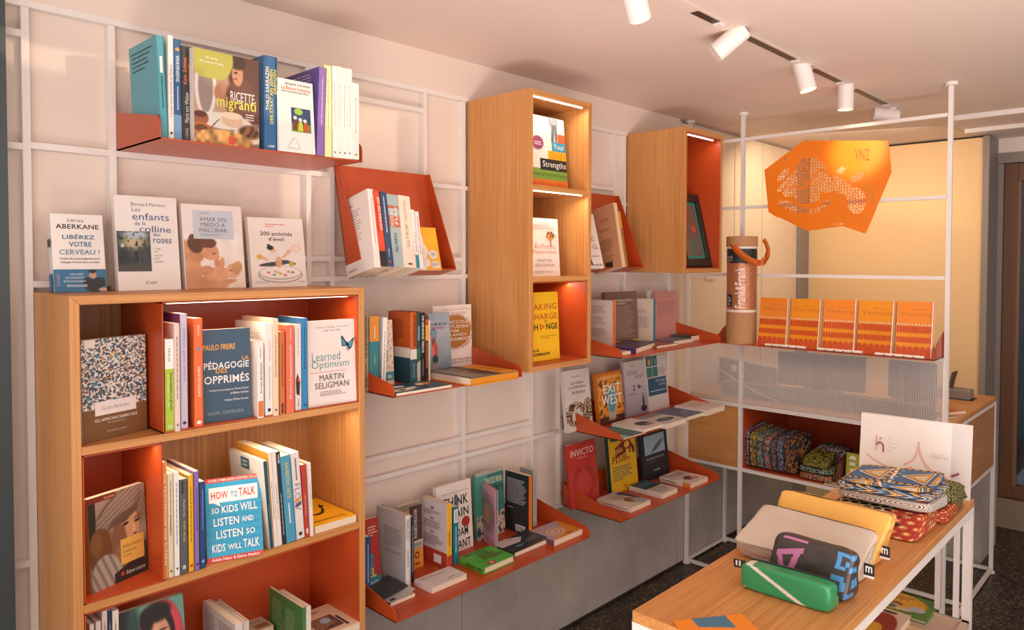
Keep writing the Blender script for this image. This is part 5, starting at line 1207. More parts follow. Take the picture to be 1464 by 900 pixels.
spine_out('lime green and white book at the left end of the orange bay, upper row', (236.8, 618.5), (249.8, 617.9), (233.9, 484.9), z, W=.13, front='a9c32e', spine='a9c32e', group=G, items=[('R', 'S', 0, .68, 1, 1, 'f0ece8'), ('X', 'S', 'PEASE', .35, .76, .6, .9, '3a3a3a', 0, -90), ('X', 'S', 'Perche mentiamo con gli occhi', .50, .24, .78, .64, '2f4a28', 1, -90), ('X', 'S', 'e ci vergogniamo con i piedi', .2, .28, .45, .62, 'e8f0d0', 1, -90), ('X', 'S', 'BUR', .3, .04, .75, .08, 'eef2e0', 1)])
spine_out('pale pink book second in the orange bay of the upper row', (250.3, 617), (258.2, 615.5), (249.3, 462), z, W=.14, front='d9bdb4', spine='decac2', group=G, items=[SL('8a6a60', .3, .9), ('C', 'S', .5, .06, .22, .01, '8a6a60')])
spine_out('tall lilac book with a purple back in the upper row', (258.7, 614.8), (269.5, 613.3), (257.6, 448.5), z, W=.145, front='6a3a66', spine='c2b8cc', group=G, items=[('X', 'S', 'Umano, poco umano', .4, .42, .7, .86, '4a4258', 0, -90), ('C', 'S', .5, .06, .25, .014, '3a3040')])
spine_out('bright orange book with white and blue spine print, upper row', (278.3, 612), (291.0, 611), (276.2, 455), z, W=.14, front='e0652c', spine='e46a30', group=G, items=[('X', 'S', 'LA METODOLOGIA DEI BRUT', .42, .28, .72, .56, 'f4e6dc', 1, 90), ('C', 'S', .5, .72, .25, .014, '6a8ab0'), ('X', 'S', 'STRATEGIES', .4, .84, .65, .94, 'f0dcd0', 1, 90), ('C', 'S', .5, .05, .28, .016, 'f4ece6')])
cover_out('dark petrol blue book with bold white and yellow title, upper row', (290.8, 607), (359.8, 598), (288.2, 471.8), z, .020, lean=2, front='2b4a62', spine='2b4a62', group=G, items=[('X', 'F', 'PAULO FREIRE', .02, .78, .68, .84, 'e8a838', 1), ('X', 'F', 'LA', .82, .655, .96, .70, 'e8a030', 1), ('X', 'F', 'PÉDAGOGIE', .03, .575, .96, .665, 'eee8e2', 1), ('X', 'F', 'DES', .27, .53, .50, .58, 'e8a030', 1), ('X', 'F', 'OPPRIMÉS', .03, .42, .96, .525, 'eee8e2', 1), ('X', 'F', 'Traduit du portugais par Élodie Dupau', .12, .335, .94, .365, 'd8d8d8', 1), ('X', 'F', 'et Melenn Kerhoas', .56, .295, .94, .32, 'd8d8d8', 1), ('X', 'F', "Préface d'Irène Pereira", .44, .225, .93, .25, 'd8d8d8', 1), ('X', 'F', 'AGONE - CONTRE-FEUX', .09, .09, .84, .125, 'a0a8b0', 0)])
spine_out('short white book with an orange spot at the foot of its spine', (368.6, 597.8), (377.2, 597), (366.4, 488), z, wp=353, front='ece6e0', spine='efe9e4', group=G, items=[('X', 'S', 'Au coeur des émotions', .4, .32, .75, .72, '3a3632', 1, 90), ('R', 'S', .1, .02, .9, .22, 'e07a2c'), SL('c89088', .78, .95)])
spine_out('tall white book with pale red spine print, upper row', (379.6, 595.6), (390.5, 594.5), (375.8, 462), z, W=.15, front='ece6e0', spine='e6e2e0', group=G, items=[('X', 'S', 'Elisabeth', .45, .60, .75, .82, 'd89088', 0, 90), ('X', 'S', 'Christian Laval et Francis Vergne', .42, .18, .72, .54, '6a6664', 0, 90), ('C', 'S', .5, .07, .2, .02, '2a2a2a'), ('L', 'B', .3, .8, .95, .9, 4, 'b0a8a0')])
spine_out('cream book taller than its neighbours in the upper row', (391.3, 594.4), (398.7, 593.7), (387, 455.6), z, W=.155, front='e6cdb0', spine='e8d0b4', group=G, items=[SL('8a6a50', .4, .92), ('C', 'S', .5, .06, .22, .012, '6a5040')])
spine_out('short orange brown book beside the cream one, upper row', (400.2, 593.2), (407.9, 592), (396.4, 474), z, W=.135, front='c0642c', spine='c86c34', group=G, items=[SL('6a3018', .35, .9), ('G', 'S', [(.3, .02), (.7, .02), (.6, .1), (.8, .1), (.5, .15), (.2, .1), (.4, .1)], '2a3a4a')])
spine_out('coral red book with white vertical title, upper row', (409.4, 591.4), (421, 590), (406.9, 464.4), z, W=.14, front='e2694a', spine='e87050', group=G, items=[('X', 'S', '50 Jahre Frauenstimmrecht', .42, .16, .78, .78, 'f6e2d8', 1, 90), ('L', 'S', .45, .82, .75, .97, 1, 'f0c8b8', 90)])
spine_out('white book with a small red and black figure on the spine, upper row', (422.2, 588.2), (431, 586.9), (420.2, 464), z, W=.135, front='e6deda', spine='e8e0dc', group=G, items=[('X', 'S', 'Die Geschichte der Welt', .4, .65, .7, .95, '8a8684', 0, -90), ('G', 'S', [(.2, .2), (.7, .18), (.8, .34), (.4, .44), (.1, .36)], '3a2624'), ('C', 'S', .5, .36, .2, .02, 'c03c38'), ('X', 'S', 'HANSER', .4, .05, .68, .15, '5a5654', 0, -90)])
spine_out('blue book with a dark blue top cover beside the butterfly book', (432.0, 587), (440.2, 586), (429.6, 454.4), z, wp=396, front='20609a', spine='2a86bc', group=G, items=[SL('16486a', .45, .92), ('C', 'S', .5, .06, .2, .012, '14405e')])
bf = '2a5a78'
cover_out('white paperback with a blue butterfly at the right of the upper row', (441, 584.6), (508.6, 573.5), (437.8, 459.5), z, .018, lean=3, front='e8dcd6', spine='e4d8d0', group=G, curl=.006, items=[('X', 'F', 'How to Change Your Mind', .2, .905, .88, .93, '6a6460'), ('X', 'F', 'and Your Life', .36, .87, .70, .895, '6a6460'), ('X', 'F', 'Learned', .10, .53, .68, .63, '4f949a', 0), ('X', 'F', 'Optimism', .09, .42, .86, .53, '4f949a', 0), ('L', 'F', .06, .39, .92, .41, 1, 'c89a88'), ('X', 'F', 'MARTIN', .24, .30, .74, .37, '4a4446', 0), ('X', 'F', 'SELIGMAN', .14, .21, .84, .28, '4a4446', 0), ('L', 'F', .24, .12, .78, .18, 3, '9a8e88')]
    + [('G', 'F', p, c) for p, c in (([(.71, .80), (.73, .81), (.83, .71), (.82, .68), (.72, .68)], '1c1c20'), ([(.95, .77), (.98, .77), (.92, .66), (.86, .63), (.84, .70)], '1c1c20'), ([(.72, .785), (.79, .72), (.80, .69), (.74, .69)], '3f9ab8'), ([(.955, .755), (.86, .71), (.87, .66), (.91, .67)], '3f9ab8'), ([(.82, .73), (.845, .73), (.835, .62), (.825, .62)], '1c1c20'))])

# ------------------------------------------------------------------ left bookcase, middle row
z = .7965; G = 'books in the middle row of the left bookcase'
def fresco(U, V):
    img = smooth(.4+.5*noise(U, V, 6, 12)+.25*V, ['3a2c22', '6e5948', '9a8674'])
    img = put(img, box_(U, V, 0, .45, .12, 1), '2c2620')
    img = put(img, ell(U, V, .52, .78, .42, .20, .06, 18), '7d695a'); k_ = ell(U, V, .52, .78, .42, .20, .06, 18); img = img*(1-.28*(k_*(np.sin((V*1.6-U)*60) > .2))[:, None])
    img = put(img, ell(U, V, .62, .57, .25, .23, .06, 10), 'a9805c'); img = put(img, ell(U, V, .74, .55, .13, .18, .12), 'c0946c'); img = put(img, ell(U, V, .50, .45, .14, .2, .2), '7a573c')
    t_ = ell(U, V, .52, .82, .42, .12, .08, 22); img = put(img, t_, '8f7c6c'); img = img*(1-.22*(t_*(np.sin((V*2.2-U*.9)*55) > .3))[:, None])
    img = put(img, ell(U, V, .60, .70, .27, .05, .2, 14), '5e4a3c')
    for ex in (.63, .84): img = put(img, ell(U, V, ex, .615, .055, .016, .3, 8), '2e1f16'); img = put(img, ell(U, V, ex, .655, .065, .008, .4, 10), '4a3020')
    img = put(img, ell(U, V, .77, .53, .03, .07, .4), 'd0a67e'); img = put(img, ell(U, V, .79, .478, .035, .012, .4), '6a4430'); img = put(img, ell(U, V, .76, .425, .07, .014, .3), '7c4634')
    img = put(img, ell(U, V, .18, .42, .20, .24, .08), '6b4426'); img = put(img, ell(U, V, .12, .50, .10, .12, .3), '7f5430'); img = put(img, ell(U, V, .62, .28, .2, .16, .1, -20), '8a6648')
    img = put(img, ell(U, V, .28, .14, .26, .22, .06, -10), 'a79a8c'); kk = ell(U, V, .28, .14, .26, .22, .06, -10); img = img*(1-.25*(kk*(np.sin((U+V*.6)*50) > .3))[:, None])
    img = put(img, (V < .12+.25*(U-.4))*(U > .4), '2c2824'); img = put(img, box_(U, V, .88, 0, 1, .36), '34302e')
    return img
cover_out('paperback with a fresco head of a turbaned woman, lower left orange bay', (131, 851.5), (212, 815.5), (124, 714.5), z, .016, lean=None, front='4a3a30', spine='c0883c', back='e6dcd0', items=[('I', 'F', 0, 0, 1, 1, fresco, 110, 150), ('R', 'F', 0, .94, .48, 1, '6a241c'), ('X', 'F', 'Economica', .28, .955, .46, .98, 'e0b890'), ('R', 'F', .52, .19, .94, .46, 'd9a850'), ('X', 'F', 'Stefano Rodotà', .56, .36, .90, .395, '6a4a20'), ('X', 'F', 'Solidarietà', .56, .305, .80, .335, '6a4a20'), ('L', 'F', .56, .26, .8, .28, 1, '8a6a34'), ('X', 'F', 'Editori Laterza', .60, .07, .94, .11, 'e8dccc'), ('C', 'F', .53, .095, .035, .022, 'b04030')])
spine_out('white and orange spined book at the left end of the middle row', (233.8, 828), (240.2, 826.4), (233.4, 661), z, W=.14, front='ece2d8', spine='e88a30', group=G, items=[('X', 'S', 'DIE TROTZPHASE DER ELTERN', .3, .12, .75, .9, 'f6e6d4', 1, -90)])
spine_out('beige book second in the middle row', (241.4, 826), (248.6, 824), (239.6, 677.5), z, W=.14, front='e6d8bc', spine='e0d0ac', group=G, items=[SL('7a6a50', .45, .95), ('X', 'S', 'UN NOUVEAU MONDE', .35, .4, .62, .6, '4a4030', 1, -90), ('C', 'S', .5, .06, .2, .012, '5a5040')])
spine_out('white book with pale blue spine print third in the middle row', (250.0, 823.6), (257.2, 822), (247.3, 675), z, W=.145, front='ece8e4', group=G, items=[SL('6a8ab0', .3, .92), ('C', 'S', .5, .07, .2, .012, '4a4846')])
spine_out('dark grey book with yellow spine lettering in the middle row', (258.2, 821), (269, 819.5), (255.6, 685.5), z, W=.135, front='54575a', spine='5a5d60', group=G, items=[('R', 'S', .25, .85, .5, .98, '2c2e30'), ('X', 'S', 'Maschio No', .45, .6, .68, .78, 'd8d8d8', 0, -90), ('X', 'S', 'WHAT WE SEE', .42, .34, .7, .56, 'd8b840', 1, -90), ('R', 'S', .3, .05, .7, .09, 'c8c8c8')])
spine_out('yellow book with small black and red foot print, middle row', (270.3, 817.2), (277.5, 815.8), (266.3, 679.4), z, W=.14, front='e6ae20', spine='e8b226', group=G, items=[SL('8a6a10', .3, .9), ('C', 'S', .5, .06, .3, .016, 'b8402c')])
spine_out('purple book beside the yellow one in the middle row', (278.8, 815.4), (285.5, 814), (273.6, 674), z, W=.15, front='6e5696', spine='8a70b4', group=G, items=[SL('4a3a6a', .4, .92), ('C', 'S', .5, .06, .25, .012, '2e2444')])
spine_out('navy book beside the bright turquoise cover, middle row', (286.6, 812.6), (294.5, 811), (282.5, 689), z, W=.13, front='1f4470', spine='24497a', group=G, items=[SL('7a9cc8', .45, .93), ('C', 'S', .5, .08, .25, .02, '88a8d0')])
hk = [('R', 'F', 0, .945, 1, 1, 'd2413a'), ('R', 'F', 0, 0, 1, .06, 'd2413a')]+[('R', 'F', 0, .06+.885*i/9, 1, .06+.885*(i+.5)/9, '30a4ca') for i in range(9)]
hk += [('R', 'F', .06, .70, .94, .885, 'f0ece8'), ('G', 'F', [(.14, .70), (.24, .70), (.26, .655)], 'f0ece8'), ('X', 'F', 'HOW', .10, .745, .40, .835, 'd2413a', 1), ('X', 'F', 'TO', .45, .745, .57, .82, '1c7aa6', 1), ('X', 'F', 'TALK', .59, .75, .90, .85, 'd2413a', 1),
       ('X', 'F', 'SO', .10, .575, .23, .64, 'f4f2ee', 1), ('X', 'F', 'KIDS', .28, .57, .57, .655, 'f4f2ee', 1), ('X', 'F', 'WILL', .61, .57, .92, .665, 'f4f2ee', 1), ('X', 'F', 'LISTEN', .13, .42, .58, .515, 'f4f2ee', 1), ('X', 'F', 'AND', .63, .435, .84, .50, 'f4f2ee', 1),
       ('X', 'F', 'LISTEN', .17, .27, .64, .365, 'f4f2ee', 1), ('X', 'F', 'SO', .70, .28, .86, .35, 'f4f2ee', 1), ('X', 'F', 'KIDS', .09, .115, .32, .21, 'f4f2ee', 1), ('X', 'F', 'WILL', .37, .125, .61, .19, 'f4f2ee', 1), ('X', 'F', 'TALK', .64, .12, .93, .225, 'f4f2ee', 1),
       ('X', 'F', 'OVER 3 MILLION COPIES SOLD', .05, .958, .95, .985, 'f4e4dc', 1), ('X', 'F', 'Adele Faber & Elaine Mazlish', .08, .015, .92, .048, 'f4ece8', 1)]
cover_out('turquoise and red paperback with large white hand-drawn capitals, middle row', (296.4, 805.8), (377.0, 792), (291.5, 685.5), z, .015, front='259fc8', spine='259fc8', group=G, items=hk)
spine_out('white book with a dark teal spine right of the turquoise cover', (386, 785), (391.8, 783.4), (375.9, 659.6), z, wp=322, front='ece4dc', spine='1f4f56', group=G, items=[('X', 'S', 'Famiglie migranti', .4, .32, .75, .5, '8ab0b4', 0, -90), ('R', 'B', .35, .84, .60, .97, '2a6870'), ('L', 'B', .4, .86, .55, .95, 2, 'e8e0d8')])
spine_out('first tall white book right of the teal spined one', (392.2, 782), (397.3, 780.6), (382.6, 647), z, W=.16, front='efe6da', group=G, back='d89428', items=[SL('8a8078', .3, .7)])
spine_out('second tall white book with orange print right of the teal spined one', (397.8, 780.2), (403.4, 778.5), (388.3, 646), z, W=.16, front='e8e2dc', group=G, items=[('X', 'S', 'THE CHANGE MASTER', .4, .45, .7, .66, '5a5450', 0, -90), SL('e08a50', .28, .42)])
spine_out('black book with white spine print in the middle row', (404, 778), (409.6, 776.5), (394.4, 646), z, W=.15, front='2c2c30', group=G, items=[SL('c8c8c8', .1, .62), SPT('WIR', 'f0f0f0', .3, .7, .87, .97, 1)])
spine_out('wide turquoise book with yellow spine lettering in the middle row', (410.3, 776.5), (423.8, 773), (400.4, 653), z, W=.15, front='3f94b4', spine='4a9cba', group=G, items=[('X', 'S', 'SAUERTEIG SETZ', .42, .50, .78, .92, 'e2bc48', 1, -90), SL('d8e8ee', .22, .46)])
spine_out('white book with large grey letters and a coloured ribbon on the spine', (424.4, 771.4), (435.8, 769.3), (415.2, 648), z, W=.15, front='e4dcd6', spine='e2dcd8', group=G, items=[('X', 'S', 'FLOW', .15, .33, .85, .64, '7c7a80', 0, -90), ('G', 'S', [(.1, .42), (.9, .46), (.9, .49), (.1, .45)], 'd8962c'), ('G', 'S', [(.1, .37), (.9, .40), (.9, .43), (.1, .40)], '5a3a78'), SL('6a6662', .68, .94), ('R', 'S', .3, .04, .7, .08, '3a3a3a')])
spine_out('short red book near the right end of the middle row', (436.6, 768), (443, 766.6), (430.2, 665), z, W=.13, front='b03a2c', spine='b84030', group=G, items=[('X', 'S', 'Unterbau', .35, .3, .65, .6, 'e8d0c8', 0, -90), ('R', 'S', .3, .05, .7, .12, 'e8d8d0')])
spine_out('slim white book at the right end of the middle row', (444, 766.4), (448.6, 765.2), (439.5, 662), z, W=.13, front='e8e0d8', group=G, items=[SL('b09a90', .4, .8)])
lying('yellow book with a black smile arrow lying at the right of the middle row', *[proj(Vector(q_)) for q_ in ((.246, .969, z+.019), (.246, 1.0925, z+.019), (.05, .969, z+.019))], z, .019, front='efae1c', back='e8e0d8', group=G, items=[('X', 'F', 'HERMANN KLASS', .10, .10, .86, .17, '3a2c14', 0)]+[('G', 'F', [(.30, .38), (.42, .34), (.56, .36), (.68, .46), (.75, .60), (.72, .61), (.64, .50), (.54, .42), (.42, .40), (.31, .43)], '2a2418'), ('G', 'F', [(.66, .58), (.82, .60), (.77, .72)], '2a2418')])

# ------------------------------------------------------------------ left bookcase, lowest visible row
z = .4885; G = 'books in the lowest visible row of the left bookcase'
for k, (a, b, c, lb) in enumerate([((128, 893), (134, 892), 'ece4e0', 'navy and white slim book at the far left of the lowest row'), ((137, 889), (144, 888), 'e4d8d4', 'short white book leaning in the lowest row'), ((145.5, 874), (153, 873), 'dcd2ce', 'white book with dark spine print leaning in the lowest row'), ((154, 873), (159.5, 872), '2a3a52', 'slim navy book leaning in the lowest row'), ((160.5, 873.5), (169.5, 872.5), 'e2dad4', 'white book right of the slim navy one, lowest row')]):
    spine_top(lb, a, b, z, .16, W=.12, front=c, group=G, items=[SL('6a5a58' if c != '2a3a52' else 'b8c4d8', .2, .9)])
def girl(U, V):
    img = full(U, '5f9488'); img = put(img, U < .18, '1c2326'); img = put(img, ell(U, V, .20, .5, .12, .6, .4), '2c4644')
    img = put(img, ell(U, V, .62, .58, .36, .44, .06), 'ae3038'); img = put(img, ell(U, V, .68, .70, .26, .28, .2), 'c24450'); img = put(img, ell(U, V, .57, .66, .27, .31, .05), '241a18'); img = put(img, ell(U, V, .565, .57, .215, .30, .08), 'c48e74')
    img = put(img, ell(U, V, .50, .60, .13, .22, .5), 'd09c82'); img = put(img, ell(U, V, .57, .90, .22, .10, .3), '1e1614'); img = put(img, ell(U, V, .40, .84, .10, .12, .3, 30), '201715')
    for ex in (.475, .655):
        img = put(img, ell(U, V, ex, .655, .058, .016, .4), 'd8ccc4'); img = put(img, ell(U, V, ex, .655, .024, .017, .3), '1c1410'); img = put(img, ell(U, V, ex, .672, .062, .006, .5), '2a1a14'); img = put(img, ell(U, V, ex, .715, .07, .009, .5), '33221a')
    img = put(img, ell(U, V, .565, .55, .035, .05, .8), 'b67e66'); img = put(img, ell(U, V, .565, .52, .045, .012, .6), '9a6450'); img = put(img, ell(U, V, .57, .435, .08, .018, .4), '9c4a42'); img = put(img, ell(U, V, .57, .452, .07, .006, .5), '7c3a34'); img = put(img, ell(U, V, .57, .10, .5, .24, .1), 'ae3038')
    return img
cover_top('book with a girl in a red headscarf on its cover, lowest row', (170, 877), (261, 851), z, .016, .14, front='5f9488', spine='1c2326', group=G, items=[('I', 'F', 0, 0, 1, 1, girl, 100, 130)])
spine_top('standing book with a grey text-covered back in the lowest row', (336, 893), (347, 891), z, .225, wp=289.5, front='c8beb8', spine='dcd2cc', group=G, items=[('L', 'B', .08, .1, .45, .9, 18, '8a827e'), ('L', 'B', .52, .1, .92, .9, 18, '8a827e'), SL('4a4440', .3, .9)])
spine_top('white hardcover behind the grey text-covered one, lowest row', (347.5, 889), (356, 887.5), z, .205, W=.16, front='e2dad4', group=G, hard=True)
lying('cream book lying open side down in the lowest row', (360, 905), (392, 893), (326, 880), z, .03, Hh=.08, front='d8c8b8', group=G, items=[('X', 'F', 'lo etnico', .1, .55, .8, .72, '3a3430', 0), ('R', 'F', .3, .1, .9, .4, 'a87c48')])
spine_top('green book with a white spine standing in the lowest row', (432.5, 868.5), (437, 867.8), z, .215, wp=384.4, front='3f7a3c', spine='4a8444', group=G, items=[('L', 'B', .1, .25, .42, .85, 14, '8ab884'), ('L', 'B', .5, .3, .8, .8, 12, '8ab884'), ('R', 'B', .74, .08, .92, .3, 'e8ece4'), ('R', 'B', .77, .1, .79, .28, '2a2a2a'), ('R', 'B', .81, .1, .84, .28, '2a2a2a'), ('R', 'B', .86, .1, .88, .28, '2a2a2a')])
spine_top('white spined book leaning against the green one, lowest row', (437.4, 868), (444.5, 867), z, .212, W=.14, front='e4dcd4', group=G)
lying('cream leaflet with a crowd picture lying on a stack, lowest row', (458, 912), (511, 886), (410, 884), z, .045, Hh=.15, front='dfc0a2', group=G, items=[('R', 'F', .12, .15, .72, .62, '5a4438'), ('L', 'F', .14, .2, .7, .6, 6, 'b89070'), ('C', 'F', .48, .46, .12, .1, '9ab0bc'), ('R', 'F', .02, .70, .2, .98, '3a4a6a'), ('X', 'F', 'un viaggio', .24, .80, .6, .88, '3a3028'), ('R', 'F', .74, .08, .80, .5, '2a3a5a')])
# ------------------------------------------------------------------ tilted tray left of the tall cabinet
G = 'books in the left tilted tray'
kw = dict(rest=False, tilt=14, group=G)
def tb(label, b0, b1, by, t0, ty, **k):
    q = dict(kw); q.update(k); x_b = q.pop('xb', .228)
    return spine_out(label, (470+b0/4.5, 220+by/4.5), (470+b1/4.5, 220+by/4.5), (470+t0/4.5, 220+ty/4.5), 1.45, xb=x_b, **q)
tb('white book with a text-covered back, leftmost in the left tilted tray', 296, 335, 728, 247, 222, W=.135, front='ebe2dc', items=[('L', 'B', .12, .4, .7, .82, 12, 'b0a49e'), ('L', 'B', .1, .85, .5, .9, 1, 'd08878'), SL('c8a098', .3, .9), ('X', 'B', 'cerlis', .1, .05, .4, .09, '6a6460')])
tb('red book with a black foot and bold white spine title, left tilted tray', 336, 378, 722, 280, 232, W=.13, front='d24a30', spine='d84c32', items=[('R', 'S', 0, 0, 1, .20, '2c2a2c'), ('X', 'S', 'DAS ENDE DER GIER', .55, .48, .92, .92, 'f2e6dc', 1, 90), ('X', 'S', 'Paul Schulmeister', .12, .45, .4, .85, 'a83020', 1, 90)])
tb('navy book with white spine print in the left tilted tray', 379, 418, 722, 328, 238, W=.135, front='2c4468', spine='304a70', items=[SL('c8d0dc', .45, .95), ('X', 'S', 'WAGNER', .35, .12, .6, .24, 'd8dce4', 0, 90), ('C', 'S', .5, .06, .2, .018, 'c83a34')])
tb('wide light blue book with two rust bands on its spine, left tilted tray', 419, 488, 720, 369, 255, W=.12, front='9cb0b4', spine='a2b4b6', xb=.222, items=[('R', 'S', 0, .54, 1, .74, 'b86848'), ('R', 'S', 0, .80, 1, .84, 'b86848'), ('R', 'S', 0, .70, 1, .74, 'a2b4b6'), ('X', 'S', 'DIE SCHLANGE', .12, .55, .45, .80, 'e8e0d8', 1, 90), ('X', 'S', 'FIAS', .55, .58, .85, .82, 'e8e0d8', 1, 90), ('X', 'S', 'PAUL THEROUX', .3, .2, .6, .46, '5a6a70', 1, 90)])
tb('cream book with a long black spine title in the left tilted tray', 490, 564, 727, 446, 262, W=.13, front='ecd4c2', spine='efd8c6', items=[('X', 'S', 'GIRO NELLA TESTA', .35, .28, .62, .60, '4a3c38', 0, -90), ('X', 'S', 'LUIGI CANCRINI', .35, .64, .60, .93, 'b08070', 0, -90), ('C', 'S', .5, .05, .22, .014, '6a5048')])
tb('thin white book with a teal foot in the left tilted tray', 565, 586, 731, 527, 355, W=.11, front='e6dedc', spine='e8e2e0', items=[('R', 'S', 0, 0, 1, .22, '2f8a98'), SPT('a vos pour jour', '4a5058', .3, .75, .28, .62, 1, 90)])
tb('thin white book with pale spine print beside the yellow bubble cover', 588, 612, 737, 553, 368, W=.11, front='e8e0dc', items=[SL('a8685c', .25, .95)])
cover_out('yellow booklet with a white face profile and speech bubbles, left tilted tray', (600, 386.5), (632, 385.8), (596, 324), 1.452, .008, xb=.20, lean=14, maxyaw=4, front='eaa61e', group=G, items=[('G', 'F', [(0, 0), (.30, 0), (.34, .25), (.52, .42), (.44, .55), (.36, .62), (.34, .80), (.20, 1), (0, 1)], 'e2d6cc'), ('C', 'F', .70, .36, .2, .11, 'd8cfc8'), ('C', 'F', .34, .17, .19, .11, 'd8cfc8'), ('R', 'F', .58, .04, .92, .2, 'd8cfc8'), ('X', 'F', 'SO BIN I', .06, .5, .18, .82, '4a5c60', 1, -90), ('L', 'F', .62, .32, .8, .4, 3, '8a7a70'), ('L', 'F', .6, .08, .9, .17, 3, '8a7a70')])
# ------------------------------------------------------------------ tilted tray right of the tall cabinet
G = 'books in the right tilted tray'
def tr_(cx_, cy_): return (840+cx_/6.43, 260+cy_/6.43)
spine_out('kraft coloured book with printed back and cream page edges, right tilted tray', tr_(318, 775), tr_(352, 770), tr_(236, 187), 1.45, xb=.225, tilt=14, rest=False, W=.135, front='c4906a', spine='e0c4a0', group=G, items=[('L', 'B', .35, .26, .8, .48, 8, '6a4a3a'), ('L', 'B', .35, .12, .8, .24, 5, '6a4a3a'), ('R', 'B', .45, .75, .75, .80, 'a87858'), ('R', 'B', .42, .60, .75, .64, 'a87858'), ('R', 'B', .45, .03, .7, .12, '3a2c28')])
spine_out('thin yellow edged notebook in the right tilted tray', tr_(356, 770), tr_(374, 768), tr_(280, 268), 1.45, xb=.215, tilt=14, rest=False, W=.12, front='c8942c', spine='b08a50', group=G, items=[('L', 'S', .2, .0, .8, 1, 2, '5a4430', -90), ('R', 'S', 0, .7, 1, 1, 'd8a820')])
cover_out('white cover with large spaced serif capitals beside the tall cabinet', (838, 388), (864.1, 384), (829, 304), 1.452, .016, xb=.205, lean=15, maxyaw=4, front='e6dcd4', group=G, items=[('X', 'F', 'D', .36, .66, .62, .74, '4a4a52'), ('X', 'F', 'E', .58, .50, .76, .58, '4a4a52'), ('X', 'F', 'G', .58, .35, .82, .43, '4a4a52'), ('X', 'F', 'TWAIN', .3, .04, .92, .08, '4a4a52'), ('G', 'F', [(.3, .06), (.42, .06), (.30, .34)], '2a3a6a'), ('L', 'F', .4, .2, .9, .24, 1, '9a908c')])

# ------------------------------------------------------------------ shelf between bookcase and tall cabinet
z = ZC+.0005; G = 'books on the shelf between the bookcase and the tall cabinet'
def c_(x, y): return (520+x/6, 430+y/6)
spine_out('stone grey book half hidden by the oak bookcase edge', c_(-18, 640), c_(44, 640), c_(-18, 92), z, xb=0.199, W=.14, front='8a7c68', spine='a09078', group=G, items=[('X', 'S', 'DIE SELBSTGERECHTEN', .45, .42, .8, .94, '2c2824', 1, 90), ('X', 'S', 'Wagenknecht', .45, .05, .8, .36, '2c2824', 1, 90)])
spine_out('wide spine orange above and teal below, left end of that shelf', c_(50, 650), c_(133, 655), c_(47, 135), z, xb=0.194, W=.14, front='2f7c84', spine='2f8088', group=G, items=[('R', 'S', 0, .66, 1, 1, 'd88a34'), SL('c09850', .35, .5, .45, .65), SL('f0e0c8', .7, .88, .45, .65)])
spine_out('white thick book right of the orange and teal spine', c_(150, 668), c_(188, 668), c_(166, 142), z, xb=0.189, W=.12, wp=542, front='e4dcd8', spine='ece6e2', group=G, items=[SL('8a8480', .05, .9)])
cover_out('cream book scattered with small ochre leaves, between white and rust books', c_(186, 655), c_(262, 650), c_(204, 165), z, .012, xb=0.154, lean=3, maxyaw=4, front='e4d6c4', group=G, items=[('R', 'F', 0, .07, 1, .20, '3a8a94'), ('X', 'F', 'E', .15, .42, .38, .52, '3a3a3a', 1), ('X', 'F', 'IEN', .3, .10, .75, .15, 'e8f0f0', 1)]+[('G', 'F', [(u, v), (u+.14, v+.03), (u+.22, v+.07), (u+.08, v+.05)], '0' and ('d8902c' if (i % 2) else 'c8742c')) for i, (u, v) in enumerate([(.1, .9), (.5, .92), (.3, .82), (.72, .85), (.1, .72), (.55, .74), (.35, .62), (.75, .65), (.6, .52), (.2, .34), (.55, .40), (.75, .30), (.3, .24), (.6, .22), (.1, .03), (.6, .02)])])
spine_out('big rust orange book with white belt and petrol foot', c_(400, 660), c_(455, 662), c_(408, 98), z, xb=.188, wp=555, W=.125, hard=True, front='b9541f', spine='bf5a22', group=G, items=[('R', 'B', 0, .36, 1, .50, 'e2dad2'), ('R', 'B', 0, 0, 1, .36, '1f4f5c'), ('R', 'S', 0, .34, 1, .48, 'e2dad2'), ('R', 'S', 0, 0, 1, .34, '1f5562'), ('X', 'S', 'SUCHE GERECHTIGKEIT ALLE', .5, .52, .82, .96, '5a2a14', 1, 90), ('X', 'S', 'SARS ACHIE', .35, .08, .7, .28, '8ab0b8', 0, 90), ('L', 'B', .12, .60, .75, .90, 9, '8a3a18')])
spine_out('book with a dark teal picture spine touching the rust orange one', c_(458, 650), c_(486, 648), c_(460, 92), z, xb=.188, wp=567, front='1f3c44', spine='2a4c50', hard=True, group=G, items=[('G', 'S', [(0, .3), (1, .36), (1, .52), (0, .46)], '2f6a54'), ('G', 'S', [(0, .0), (1, 0), (1, .32), (0, .28)], 'b8b4a8'), ('R', 'S', .2, .60, .8, .8, '6a9aa4')])
spine_out('black book with bold white spine title between teal and brown ones', c_(489, 648), c_(527, 646), c_(489, 100), z, W=.14, xb=0.189, front='1c1c20', group=G, items=[('X', 'S', 'DIE DEKADENZ TERROR', .3, .42, .75, .95, 'e8e4e0', 1, -90), SL('8a8684', .1, .36)])
spine_out('brown orange and yellow spined book on that shelf', c_(529, 645), c_(555, 645), c_(529, 125), z, W=.13, xb=0.184, front='4a2418', spine='6a2c1c', group=G, items=[('R', 'S', 0, .62, 1, .86, 'e0a028'), ('R', 'S', 0, .88, 1, .94, 'c8502a'), ('R', 'S', 0, .05, 1, .2, '2a2220'), SL('e0a040', .2, .58)])
spine_out('narrow cream spine next to the boy and clock cover', c_(557, 645), c_(572, 645), c_(557, 168), z, W=.13, xb=0.184, front='dcd0c0', group=G, items=[SL('a88a60', .2, .9)])
